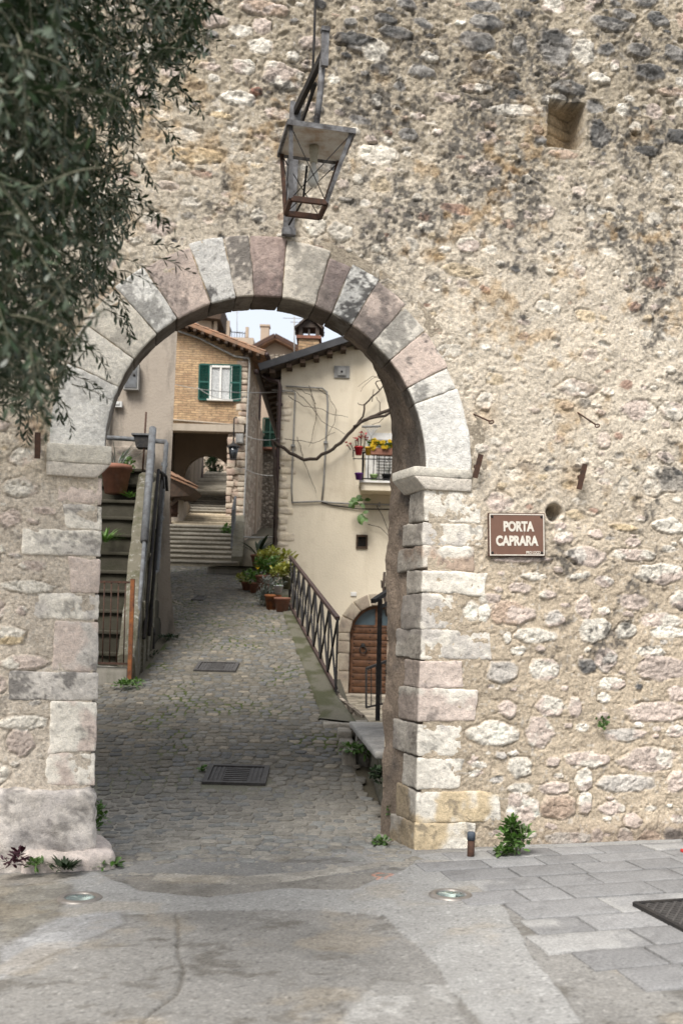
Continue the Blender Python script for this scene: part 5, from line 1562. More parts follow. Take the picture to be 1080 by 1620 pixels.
# pipes on the cream wall
def wallpipe(px, r, lab, mat='pipe', dy=-.05, brk=True):
    mb = MB(); pts = [C(x, y, dy) for x, y in px]; mb.tube(pts, r, 8)
    if brk:
        for a_, b_ in zip(pts[:-1], pts[1:]):
            if (b_ - a_).length > 1: mb.box(a_.lerp(b_, .5), (.1, .08, .05) if abs(b_.z - a_.z) > abs(b_.x - a_.x) else (.05, .08, .1))
    solo('wall_pipe', mb, M[mat], lab, 'pipe', pts[-1])
wallpipe([(462, 794), (461, 770), (466, 640), (467, 622), (464, 619), (430, 617)], .018, 'grey pipe rising near the left corner of the cream wall')
wallpipe([(509, 792), (512, 760), (518, 640), (517, 620), (510, 614), (490, 613), (452, 611)], .02, 'grey pipe with a rounded upper corner in the middle of the cream wall')
wallpipe([(461, 795), (508, 793), (520, 795), (560, 797), (640, 799)], .022, 'grey pipe running level under the balcony across the cream wall')
wallpipe([(508, 795), (530, 800), (565, 805), (640, 806)], .014, 'thin dark cable sagging below the level pipe on the cream wall', 'iron', -.04, False)
mb = MB(); mb.tube([P(416, 592, 24.9), P(428, 601, 24.86), P(441, 604, 24.8), P(443, 612, 24.8), P(440, 700, 24.8), P(434, 872, 24.8)], .055, 8)
for q in (640, 740, 820): mb.box(P(np.interp(q, [612, 700, 872], [443, 440, 434]), q, 24.82), (.16, .14, .05))
solo('drainpipe', mb, M['drain'], 'dark brown drainpipe at the left corner of the cream house', 'drainpipe', P(434, 872, 24.8))

# balcony
yb0 = DC - .75
b0 = thing('balcony', 'small balcony with dark iron railing on the cream house', 'balcony', C(600, 780))
a = P(570, 770, yb0)
bx0, bx1 = P(571, 770, yb0).x, 2.9
zb_t, zb_b = P(600, 764, yb0).z, P(600, 776, yb0).z
mb = MB(); mb.box(((bx0 + bx1) / 2, (yb0 + DC) / 2, (zb_t + zb_b) / 2), (bx1 - bx0, DC - yb0 - .004, zb_t - zb_b)); part('slab', mb, M['cream'], b0)
mb = MB(); mb.box(((bx0 + bx1) / 2 - .02, (yb0 + DC) / 2 - .03, zb_t + .025), (bx1 - bx0 + .06, DC - yb0 + .05, .05)); part('slab_edge', mb, M['white'], b0)
zr = P(600, 716, yb0).z
mb = MB(); mb.bar((bx0 + .03, yb0 + .03, zr), (bx1, yb0 + .03, zr), .04, .04); mb.bar((bx0 + .03, yb0 + .03, zb_t + .1), (bx1, yb0 + .03, zb_t + .1), .03, .03); mb.bar((bx0 + .03, yb0 + .03, zr), (bx0 + .03, DC, zr), .04, .04)
mb.bar((bx0 + .03, yb0 + .03, zb_t), (bx0 + .03, yb0 + .03, zr), .05)
ra = part('railing', mb, M['iron'], b0)
k = 0
x = bx0 + .03
while x < bx1:
    m_ = MB(); m_.tube([(x, yb0 + .03, zb_t + .1), (x, yb0 + .03, zr)], .012, 6); part('baluster', m_, M['iron'], ra); x += .13
mb = MB()
for z in (zr + .0, zr - .2): mb.bar((bx0 - .22, yb0 - .2, z), (bx1, yb0 - .2, z), .02)
mb.bar((bx0 - .22, yb0 - .2, zr), (bx0 - .22, DC - .1, zr), .02)
for x in np.arange(bx0 - .2, bx1, .28): mb.bar((x, yb0 - .2, zr - .2), (x, yb0 - .2, zr), .014); mb.bar((x, yb0 - .2, zr - .2), (x, yb0 + .03, zr - .2), .014)
part('planter_rack', mb, M['iron'], b0)
# shutter door behind the balcony
a, b = C(577, 764), C(640, 718)
mb = MB(); mb.box(((a.x + b.x) / 2, DC - .02, (a.z + b.z) / 2 + .25), (b.x - a.x, .05, b.z - a.z + .5)); bd = part('balcony_door', mb, M['white'], b0)
mb = MB()
for k in range(14):
    z = a.z + .1 + k * .075; mb.box(((a.x + b.x) / 2 + .1, DC - .055, z), (b.x - a.x - .35, .02, .03))
part('shutter_slat', mb, M['pipe'], bd)

# ---- things beyond the roofs
t = thing('gable_house', 'distant house with a low tiled gable behind the roofs', 'house', P(440, 600, 52))
d = 52.0
L_, A_, R_ = P(398, 556, d), P(436, 536, d), P(476, 557, d)
mb = MB(); mb.prism([(L_.x + .2, d, 6), (R_.x - .2, d, 6), (R_.x - .2, d, R_.z - .1), (A_.x, d, A_.z - .1), (L_.x + .2, d, L_.z - .1)], (0, 7, 0)); part('wall', mb, M['farplaster'], t)
mb = MB(); o = Vector((0, -.6, 0)); o2 = Vector((0, 7, 0))
roof_sheet(mb, L_ + o2, L_ + o, A_ + o, A_ + o2, .25, .06, .16); roof_sheet(mb, R_ + o, R_ + o2, A_ + o2, A_ + o, .25, .06, .16)
rf = part('roof', mb, M['tile'], t)
mb = MB(); c = P(419, 535, d + 2); mb.box(c, (.45, .45, 1.2)); mb.box(c + Vector((0, 0, .62)), (.55, .55, .1)); part('chimney', mb, M['farplaster'], rf)
mb = MB(); mb.bar(L_ + o, A_ + o, .1, .2); mb.bar(A_ + o, R_ + o, .1, .2); part('verge_board', mb, M['rust'], rf)
t = thing('terrace_house', 'far house with a roof terrace and iron balustrade above the brick house', 'house', P(350, 600, 76))
d = 76.0
zf = P(350, 533, d).z
mb = MB(); foot(mb, [(P(285, 500, d).x, d), (P(402, 500, d).x, d), (P(402, 500, d).x, d + 6), (P(285, 500, d).x, d + 6)], 6, zf); part('wall', mb, M['farplaster'], t)
mb = MB(); foot(mb, [(P(285, 500, d).x, d + .2), (P(334, 500, d).x, d + .2), (P(334, 500, d).x, d + 6), (P(285, 500, d).x, d + 6)], zf, P(330, 506, d).z); part('upper_room', mb, M['farplaster'], t)
mb = MB(); a, b = P(280, 500, d), P(354, 488, d); mb.prism([(a.x, d - .6, a.z), (P(350, 509, d).x, d - .6, P(350, 509, d).z), (b.x, d - .6, b.z), (b.x - .3, d - .6, b.z + .3), (a.x, d - .6, b.z + .6)], (0, 6, 0)); part('roof', mb, M['oldwood'], t)
for px, tp in ((361, 511), (391, 521), (341, 506)):
    mb = MB(); a = P(px, 531, d + .2); b = P(px, tp, d + .2); mb.box((a + b) / 2, (.24, .24, b.z - a.z + .3)); part('terrace_post', mb, M['farplaster'], t)
mb = MB()
for z in (P(350, 521, d).z, P(350, 530, d).z): mb.bar((P(336, 500, d).x, d + .25, z), (P(392, 500, d).x, d + .25, z - .2), .05)
x = P(338, 500, d).x
while x < P(388, 500, d).x:
    mb.bar((x, d + .25, P(350, 535, d).z), (x, d + .25, P(350, 522, d).z), .032); x += .2
part('balustrade', mb, M['iron'], t)
def antenna(px, p0, p1, d, arms, lab):
    mb = MB(); a, b = P(px, p0, d), P(px, p1, d); mb.tube([a, b], .03, 6)
    for q, w_ in arms: c = a.lerp(b, q); mb.bar(c - Vector((w_, 0, .03)), c + Vector((w_, .2, .03)), .02)
    solo('antenna', mb, M['pipe'], lab, 'antenna', a)
antenna(375, 540, 489, 77, ((.97, .14), (.9, .1), (.3, .4)), 'thin rooftop antenna above the terrace at the left of the sky')
antenna(465.5, 575, 501, 40, ((.98, .45), (.9, .15)), 'slim rooftop antenna just left of the tiled chimney')
# cables strung between the houses
def cable(a, b, sag, lab, r=.012):
    mb = MB(); pts = [a.lerp(b, k / 12) - Vector((0, 0, sag * 4 * (k / 12) * (1 - k / 12))) for k in range(13)]
    mb.tube(pts, r, 5); solo('cable', mb, M['pipe'], lab, 'cable', a)
cable(P(276, 608, 35.7), P(450, 620, 24.7), .12, 'grey cable crossing in front of the green shuttered window')
cable(P(311, 612, 35.7), P(390, 628, 35.6), .25, 'short slack cable looping below the green shuttered window')
cable(P(388, 688, 35.7), P(440, 694, 24.7), .1, 'grey cable from the brick house corner to the drainpipe')
cable(P(384, 740, 35.7), P(434, 752, 36.5), .1, 'lower cable along the rubble wall in the side lane')
cable(P(373, 848, 33), P(432, 850, 25), .02, 'low horizontal wire between the step rail and the cream house corner', .02)
# ================================================================== THINGS ON AND ABOUT THE GATE WALL
def ovate(mb, base, dirv, nrm, L, w, col, bend=0.25, seg=3):
    """one leaf: a folded strip from its stalk to its tip"""
    d = Vector(dirv).normalized(); n = Vector(nrm); n = n - d * n.dot(d)
    n = n.normalized() if n.length > 1e-4 else Vector((0, 0, 1)); s = d.cross(n)
    prof = {3: (0.0, .8, 1.0, 0.0), 4: (0, .7, 1, .7, 0)}[seg]
    vs = []
    for k, p in enumerate(prof):
        q = k / (len(prof) - 1)
        c = Vector(base) + d * L * q - n * bend * L * q * q
        vs += [c - s * w / 2 * p, c + s * w / 2 * p] if 0 < k < len(prof) - 1 else [c]
    f = [(0, 1, 2)] + [(2 * k - 1, 2 * k + 1, 2 * k + 2, 2 * k) for k in range(1, len(prof) - 2)]
    m = len(vs) - 1
    f.append((m - 2, m, m - 1))
    mb.add(vs, f, col)
def bush(mb, c, rx, ry, rz, n, L, w, rnd, up=.4, tone=(.65, 1.25)):
    c = Vector(c)
    lobes = [(Vector((rnd.uniform(-.6, .6) * rx, rnd.uniform(-.6, .6) * ry, rnd.uniform(-.4, .6) * rz)), rnd.uniform(.3, .6)) for _ in range(7)]
    for _ in range(n):
        o, s = rnd.choice(lobes)
        v = Vector((rnd.gauss(0, 1), rnd.gauss(0, 1), rnd.gauss(0, 1))).normalized() * (rnd.random() ** .4)
        p = c + o + Vector((v.x * rx, v.y * ry, v.z * rz)) * s
        d = (v + Vector((rnd.uniform(-.6, .6), rnd.uniform(-.6, .6), rnd.uniform(-.3, .6) + up))).normalized()
        t = rnd.uniform(*tone)
        ovate(mb, p, d, (rnd.uniform(-.5, .5), rnd.uniform(-.5, .5), 1), L * rnd.uniform(.6, 1.2), w * rnd.uniform(.7, 1.2), (t, t * rnd.uniform(.92, 1.08), t))
def tuft(mb, c, n, spread, L, w, rnd, up=1.0, bend=.5):
    c = Vector(c)
    for _ in range(n):
        a = rnd.uniform(0, 2 * math.pi); q = rnd.uniform(.2, 1)
        d = Vector((math.cos(a) * q, math.sin(a) * q, up * rnd.uniform(.6, 1.2)))
        t = rnd.uniform(.65, 1.25)
        ovate(mb, c + Vector((math.cos(a), math.sin(a), 0)) * spread * rnd.random(), d, (-math.cos(a) * .3, -math.sin(a) * .3, 1), L * rnd.uniform(.6, 1.2), w, (t, t, t), bend, 4)

# ---- street lantern on its wall bracket
def lantern():
    u0, _ = wuv(457, 300)
    t = thing('street_lantern', 'weathered square iron lantern without glass hanging from a bracket above the archway', 'lantern', W(u0, 4.8, -.02))
    cap = P(499, 229, 6.9)
    q = cap - WO; uc, wc = q.dot(WU), q.dot(WN)
    zc, zb = 5.075, 4.635
    qb = P(483, 329, 6.9) - WO; ub = qb.dot(WU)
    def L(u, w, z): return W(uc + u, z, wc + w)
    ho, hb = .235, .122
    # wall plate and bracket
    mb = MB()
    zp0, zp1 = wuv(455, 373)[1], wuv(480, 168)[1]
    up0, up1 = wuv(455, 373)[0], wuv(478, 170)[0]
    um = u0
    mb.bar(W(um - .0, zp0, -.035), W(um + .03, zp1, -.035), .085, .03, tuple(WN)); part('wall_plate', mb, M['lampiron'], t)
    mb = MB(); mb.box(W(um, zp0 + .01, -.045), (.1, .05, .05), tuple(WU), tuple(WN)); part('plate_foot', mb, M['lampiron'], t)
    zarm = 5.72
    mb = MB(); mb.bar(W(um + .03, zp1 - .07, -.05), L(.035, -.05, zarm - .02), .034, .055); mb.bar(W(um + .03, zp1 - .3, -.05), L(.03, .24, zarm - .08), .018, .028); part('bracket_arm', mb, M['iron'], t)
    mb = MB(); mb.bar(L(.035, -.07, zarm + .11), L(.035, -.07, zarm - .13), .05, .03, tuple(WN)); mb.box(L(.035, -.07, zarm + .12), (.06, .05, .03), tuple(WU), tuple(WN)); part('arm_end', mb, M['lampiron'], t)
    mb = MB(); mb.tube([L(.03, -.03, zarm - .06), L(.02, 0, zc + .33), L(.0, 0, zc + .12)], .022, 8); part('hanger', mb, M['lampiron'], t)
    mb = MB(); mb.tube([W(um, zp0 + .06, -.06), L(-.06, .1, zb + .1), L(-.04, .1, zb + .34)], .008, 6); part('brace_rod', mb, M['iron'], t)
    # cap: flat tray with a low pyramid above
    mb = MB()
    def sq(h, z, du=0): return [L(du - h, -h, z), L(du + h, -h, z), L(du + h, h, z), L(du - h, h, z)]
    a, b, c = sq(ho, zc), sq(ho, zc + .035), sq(.05, zc + .13)
    inn = sq(ho - .025, zc + .012)
    mb.add(a + b + c + inn, [(0, 1, 5, 4), (1, 2, 6, 5), (2, 3, 7, 6), (3, 0, 4, 7), (4, 5, 9, 8), (5, 6, 10, 9), (6, 7, 11, 10), (7, 4, 8, 11), (8, 9, 10, 11), (0, 12, 13, 1), (1, 13, 14, 2), (2, 14, 15, 3), (3, 15, 12, 0)])
    cp = part('cap', mb, M['lampiron'], t)
    mb = MB(); mb.add(sq(ho - .025, zc + .0125), [(3, 2, 1, 0)]); part('cap_lining', mb, plain('peeling_white', (.5, .48, .44), (.3, .2, .12), 7, .8, a=.45, z=.7), cp)
    du = ub - uc
    top, bot = sq(ho - .03, zc + .005), sq(hb, zb, du)
    for k in range(4):
        mb = MB(); mb.bar(top[k], bot[k], .026, .026, tuple(WU)); part('corner_post', mb, M['rust'] if k in (2, 3) else M['lampiron'], t)
    mb = MB()
    for k in range(4): mb.bar(bot[k], bot[(k + 1) % 4], .028, .034)
    part('bottom_frame', mb, M['rust'], t)
    mb = MB()
    for k in range(4):
        a0, a1, b0, b1 = top[k], top[(k + 1) % 4], bot[k], bot[(k + 1) % 4]
        mb.tube([a0, b1], .0035, 5); mb.tube([a1, b0], .0035, 5)
    part('cross_wires', mb, M['iron'], t)
    mb = MB(); mb.lathe(L(-.005, .03, zc - .1), [(.034, .11), (.034, .06), (.027, .055), (.027, 0), (.024, -.01)], 14); so = part('bulb_socket', mb, plain('yellowed_plastic', (.42, .39, .31), (.3, .28, .22), 8), t)
    mb = MB(); mb.lathe(L(-.005, .03, zc - .11), [(.018, 0), (.02, -.03), (.034, -.07), (.042, -.105), (.036, -.14), (.02, -.16), (.002, -.166)], 16); part('bulb', mb, plain('opal_bulb', (.55, .54, .49), (.5, .49, .45), 3, .25, bump=0), t)
lantern()
mb = MB(); mb.tube([W(wuv(497, -40)[0], 9.2, -.04), W(wuv(497, 0)[0], wuv(497, 0)[1], -.05), W(wuv(494, 80)[0], wuv(494, 80)[1], -.07), W(wuv(489, 165)[0], wuv(489, 165)[1], -.09)], .011, 6)
solo('power_cable', mb, M['iron'], 'black power cable dropping down the wall to the lantern bracket', 'cable', W(wuv(489, 165)[0], wuv(489, 165)[1], -.09))

# ---- the brown sign
def sign():
    a = wuv(770, 811); b = wuv(859, 812); c = wuv(769, 880); e = wuv(858, 882)
    ctr = W((a[0] + e[0]) / 2, (a[1] + e[1]) / 2, -.035)
    X = (W(b[0], b[1], 0) - W(a[0], a[1], 0)); w = X.length; X = X.normalized()
    Yv = (W(a[0], a[1]) - W(c[0], c[1])).normalized(); Nn = -WN
    Yv = (Yv - X * Yv.dot(X)).normalized()
    h = (W(a[0], a[1]) - W(c[0], c[1])).length
    t = thing('gate_sign', 'scratched brown enamel sign reading PORTA CAPRARA screwed to the rubble wall', 'sign', ctr)
    mb = MB(); mb.box(ctr + WN * .008, (w, .016, h), X, WN, Yv); part('plate', mb, plain('sign_edge', (.1, .05, .035), (.06, .035, .025), 9), t)
    enamel = new_mat('brown_enamel'); m, nt, bs = enamel
    v = _pos(nt); f1 = _noise(nt, v, 6, 5, .7)
    mp = nt.nodes.new('ShaderNodeMapping'); mp.inputs['Scale'].default_value = (60, 60, 9); mp.inputs['Rotation'].default_value = (0, R(24), 0)
    nt.links.new(v, mp.inputs[0])
    sc = _noise(nt, mp.outputs[0], 1.0, 4, .75)
    cc = _ramp(nt, f1, .3, .7, (.17, .088, .058), (.135, .07, .046))
    cc = _mix(nt, _ramp(nt, sc, .665, .69, (0, 0, 0), (.6, .6, .6)), cc, (.42, .34, .28))
    nt.links.new(cc, bs.inputs['Base Color']); bs.inputs['Roughness'].default_value = .4
    mb = MB(); mb.box(ctr - WN * .002, (w - .012, .006, h - .012), X, WN, Yv); part('enamel_face', mb, m, t)
    wm = plain('sign_white', (.7, .66, .58), (.55, .5, .42), 30, .6)
    mb = MB(); o = ctr - WN * .0062
    for s in (-1, 1):
        mb.box(o + Yv * s * (h / 2 - .012), (w - .018, .0025, .008), X, WN, Yv); mb.box(o + X * s * (w / 2 - .012), (.008, .0024, h - .032), X, WN, Yv)
    part('border', mb, wm, t)
    for s in (-1, 1):
        for q in (-1, 1):
            mb = MB(); mb.lathe(o + X * s * (w / 2 - .03) + Yv * q * (h / 2 - .03), [(.011, 0), (.009, .004), (.002, .006)], 10, Z=tuple(-WN)); part('screw', mb, M['iron'], t)
    def text(s, size, cx, cy, bold):
        cu = bpy.data.curves.new('lettering', 'FONT'); cu.body = s; cu.size = size; cu.align_x = 'CENTER'; cu.align_y = 'CENTER'; cu.offset = bold; cu.extrude = .0015
        ob = bpy.data.objects.new('tmp', cu); COL.objects.link(ob)
        me = bpy.data.meshes.new_from_object(ob.evaluated_get(bpy.context.evaluated_depsgraph_get()))
        bpy.data.objects.remove(ob)
        Mx = Matrix((tuple(X), tuple(Yv), tuple(Nn))).transposed().to_4x4()
        me.transform(Matrix.Translation(o + X * cx + Yv * cy - ctr) @ Mx @ Matrix.Diagonal((.86, 1.12, 1, 1)))
        me.materials.append(wm); me.name = 'lettering'
        l = bpy.data.objects.new('lettering', me); COL.objects.link(l); l.parent = t
    text('PORTA', .092, .012, .062, .0045); text('CAPRARA', .092, -.002, -.052, .0045); text('PRO LOCO', .028, .135, -.142, .0006)
sign()

# ---- rusty pegs and eye hooks
def pegs():
    for px0, py0, px1, py1, lab in ((754, 722, 746, 758, 'rusty flat iron peg on the wall just beside the right impost'), (917, 737, 909, 776, 'rusty flat iron peg on the wall above the round hole'),
                                    (62, 688, 61, 728, 'rusty flat iron peg on the wall below the olive leaves')):
        a, b = wuv(px0, py0), wuv(px1, py1)
        mb = MB(); p, q = W(*a, -.09), W(*b, -.07); mb.bar(p, q, .04, .016, tuple(WN)); mb.bar(p.lerp(q, .45), p.lerp(q, .45) + WN * .1, .018)
        solo('iron_peg', mb, M['rust'], lab, 'iron peg', p, 'rusty iron pegs in the wall')
    for px0, py0, px1, py1, lab in ((748, 653, 765, 672, 'small rusty eye hook on the wall beside the arch stones'), (914, 651, 930, 677, 'small rusty eye hook on the open wall farther right')):
        a, b = wuv(px0, py0), wuv(px1, py1)
        r = thing('eye_hook', lab, 'hook', W(*a, -.02), 'rusty eye hooks in the wall')
        p, q = W(*a, .02), W(*b, -.13); mb = MB(); mb.tube([p, p.lerp(q, .5), q], .007, 6); part('shank', mb, M['rust'], r)
        d = (q - p).normalized(); s = d.cross(WN).normalized()
        mb = MB(); mb.tube([q + d * .018 + d * .018 * math.cos(x) + s * .018 * math.sin(x) for x in np.linspace(0, 2 * math.pi, 14)], .005, 6, cap=False); part('eye', mb, M['rust'], r)
pegs()
# steel stub at the wall's foot
p = G(744, 1357); mb = MB()
mb.lathe((p.x, p.y, p.z - .05), [(.027, 0), (.027, .19)], 16, col=(.1, .06, .045)); tp = p + Vector((.0, 0, .0))
t = thing('steel_stub', 'short rusty steel tube with a blue-grey cap standing at the wall foot', 'post', p)
part('tube', mb, M['rust'], t)
mb = MB(); mb.lathe((p.x, p.y, p.z + .135), [(.031, 0), (.031, .05), (.024, .06), (.002, .062)], 16); part('cap', mb, plain('blue_grey_plastic', (.07, .085, .105), (.05, .06, .075), 8), t)

# ---- lamps sunk in the pavement
def uplight(px, py, lab):
    c = G(px, py); c.z += .004
    t = thing('ground_light', lab, 'ground light', c, 'round lights sunk in the pavement')
    mb = MB(); mb.lathe(c, [(.098, -.03), (.098, .012), (.104, .017), (.13, .015), (.142, .006), (.142, -.03)], 40); part('rim', mb, plain('dull_steel', (.34, .31, .28), (.22, .2, .18), 10, .45, .6), t)
    mb = MB(); mb.lathe(c, [(.001, -.075), (.03, -.072), (.05, -.05), (.075, -.015), (.098, -.004)], 32)
    part('reflector', mb, plain('bright_reflector', (.2, .25, .27), (.12, .15, .165), 9, .3, .9, bump=0), t)
    mb = MB(); mb.lathe(c, [(.012, -.07), (.014, -.02), (.002, -.014)], 12); part('lamp', mb, M['white'], t)
    m, nt, b = new_mat('lamp_glass'); b.inputs['Transmission Weight'].default_value = 1; b.inputs['Roughness'].default_value = .03; b.inputs['IOR'].default_value = 1.3; b.inputs['Base Color'].default_value = (.6, .8, .82, 1)
    mb = MB(); mb.lathe(c, [(.097, .006), (.08, .012), (.04, .017), (.002, .018)], 32); part('glass_dome', mb, m, t)
uplight(127, 1423, 'round steel-rimmed light sunk in the cement by the left jamb')
uplight(713, 1418, 'round steel-rimmed light sunk in the cement by the right jamb')

# ---- dark mesh grating at the right edge
c0 = G(1003, 1436); q = c0 - WO; u0, w0 = q.dot(WU), q.dot(WN)
t = thing('mesh_grating', 'dark diamond mesh grating let into the paving at the right edge', 'grating', c0)
mb = MB(); gw, gd = 1.2, 1.1
def GP(u, w, dz=.02): p = W(u0 + u, 0, w0 - w); return Vector((p.x, p.y, float(tilt(p.x, p.y)) + dz))
for i in range(-20, 24):
    for s in (-1, 1):
        a0 = i * .06; pts = []
        ua, ub = (a0, a0 + gd * .8)
        lo = max(0, min(1, (0 - ua) / (gd * .8))); hi = max(0, min(1, (gw - ua) / (gd * .8)))
        if hi - lo < .02: continue
        f = (lambda k: GP(ua + gd * .8 * k, gd * k)) if s > 0 else (lambda k: GP(ua + gd * .8 * k, gd * (1 - k)))
        mb.bar(f(lo), f(hi), .012, .016)
part('mesh', mb, M['castiron'], t)
mb = MB()
for a, b in (((0, 0), (gw, 0)), ((gw, 0), (gw, gd)), ((gw, gd), (0, gd)), ((0, gd), (0, 0))): mb.bar(GP(*a), GP(*b), .03, .03)
part('frame', mb, M['iron'], t)
mb = MB(); mb.add([GP(0, 0, .004), GP(gw, 0, .004), GP(gw, gd, .004), GP(0, gd, .004)], [(0, 1, 2, 3)][::-1], (.06, .055, .05)); part('pit_floor', mb, M['ground'], t)
p = G(1077, 1350); mb = MB(); mb.rock([p + Vector((x, y, z)) for x in (.0, .2) for y in (-.03, .04) for z in (.0, .03)], .017, .02, .003, 8, (.5, .03, .03), None, 3)
solo('red_object', mb, plain('red_plastic', (.45, .03, .03), (.35, .025, .025), 6, .4), 'small red plastic object on the paving at the extreme right edge', 'plastic object', p)

# ---- railing along the alley
def railing():
    A = G(531, 1097); B = Vector((-1.14, 21.3, 0)); B.z = float(gz(B.x, B.y)) + .03; A.z += .0
    t = thing('iron_railing', 'dark iron railing with crossed bars and brown handrail along the sunken court', 'railing', A)
    n = 8; H = Vector((0, 0, 1.05)); o = Vector((0, 0, .07))
    mb = MB(); mb.bar(A + H, B + H, .06, .05); part('handrail', mb, M['brown_iron'], t)
    mb = MB(); mb.bar(A + o, B + o, .05, .04); part('bottom_rail', mb, M['brown_iron'], t)
    for k in range(n + 1):
        p = A.lerp(B, k / n); mb = MB(); mb.bar(p - Vector((0, 0, .3)), p + H, .045, .03, (1, 0, 0)); part('post', mb, M['iron'], t)
        if k < n:
            q = A.lerp(B, (k + 1) / n)
            mb = MB(); mb.bar(p + o, q + H, .028, .034); part('cross_bar', mb, M['iron'], t)
            mb = MB(); mb.bar(p + H, q + o, .028, .034); part('cross_bar', mb, M['iron'], t)
railing()

# ---- bench, its steps and the court's own rails
def bench():
    t = thing('stone_bench', 'long rough granite bench slab on a dark base against the right wall', 'bench', (.4, 10.5, .3))
    z = .655
    mb = MB(); mb.rock([Vector(p) for p in ((.33, 8.95, z - .07), (.33, 8.95, z), (.12, 12.15, z - .07), (.12, 12.15, z), (.95, 8.95, z - .07), (.95, 8.95, z), (.75, 12.15, z - .07), (.75, 12.15, z))], .022, .07, .01, 6, (.3, .3, .3), stainf((.36, .345, .32), (.28, .27, .255), .25, 5), 5); part('seat_slab', mb, M['block'], t)
    mb = MB(); mb.rock([Vector(p) for p in ((.46, 8.9, .0), (.46, 8.9, z - .07), (.27, 12.05, .0), (.27, 12.05, z - .07), (.95, 8.9, 0), (.95, 8.9, z - .07), (.75, 12.05, .0), (.75, 12.05, z - .07))], .03, .1, .03, 4, (.2, .2, .2), None, 6); part('base', mb, M['mossy'], t)
    mb = MB()
    mb.rock([Vector((x, y, zz)) for x in (.62, 3.5) for y in (8.6, 12.15) for zz in (0, 1.02)], .05, .15, .04, 3, (.2, .2, .2), None, 8)
    solo('garden_wall', mb, M['rub_dark'], 'low dark stone wall behind the granite bench', 'wall', (.7, 10, .3))
    t = thing('court_steps', 'worn stone slabs stepping from the cobbles down to the sunken court', 'steps', (.1, 12.4, .5))
    for k, (xa, xb, ya, yb, zz) in enumerate(((-.2, .36, 12.2, 13.2, .62), (-.02, .16, 11.7, 12.15, .58), (.0, .17, 11.2, 11.66, .5), (.04, .2, 10.75, 11.16, .44), (.2, .34, 11.5, 12.1, .56), (.2, .34, 10.9, 11.45, .49), (.36, .7, 12.6, 13.4, .45), (.4, 1.2, 13.4, 14.1, .34))):
        mb = MB(); mb.rock([Vector((x, y, z_)) for x in (xa, xb) for y in (ya, yb) for z_ in (zz - .4, zz)], .03, .06, .015, 5, (.3, .3, .3), stainf((.3, .275, .235), (.2, .18, .15), .4, k), k); part('slab', mb, M['block'], t)
    # tall post with a rail running off to the right
    b = P(597, 1140, 12.2); tp = P(601, 948, 12.2)
    t = thing('court_handrail', 'tall black iron post with a sloping rail beside the bench', 'handrail', b)
    mb = MB(); mb.bar(b, tp, .055, .055); part('post', mb, M['iron'], t)
    mb = MB(); mb.bar(P(590, 951, 12.1), P(660, 905, 13.6), .06, .05); part('top_rail', mb, M['iron'], t)
    mb = MB(); mb.bar(P(600, 962, 12.2), P(660, 925, 13.6), .035, .03); part('lower_rail', mb, M['iron'], t)
    t = thing('small_balustrade', 'short black balustrade of thin bars in the sunken court', 'balustrade', P(580, 1120, 17))
    mb = MB(); mb.bar(P(579, 1058, 17), P(640, 1035, 18), .04); mb.bar(P(579, 1119, 17), P(640, 1106, 18), .03); part('rail', mb, M['iron'], t)
    for k in range(9):
        q = k / 8; a, e = P(579, 1058, 17).lerp(P(640, 1035, 18), q), P(579, 1119, 17).lerp(P(640, 1106, 18), q)
        mb = MB(); mb.bar(a, e, .018 if k else .035); part('bar', mb, M['iron'], t)
bench()

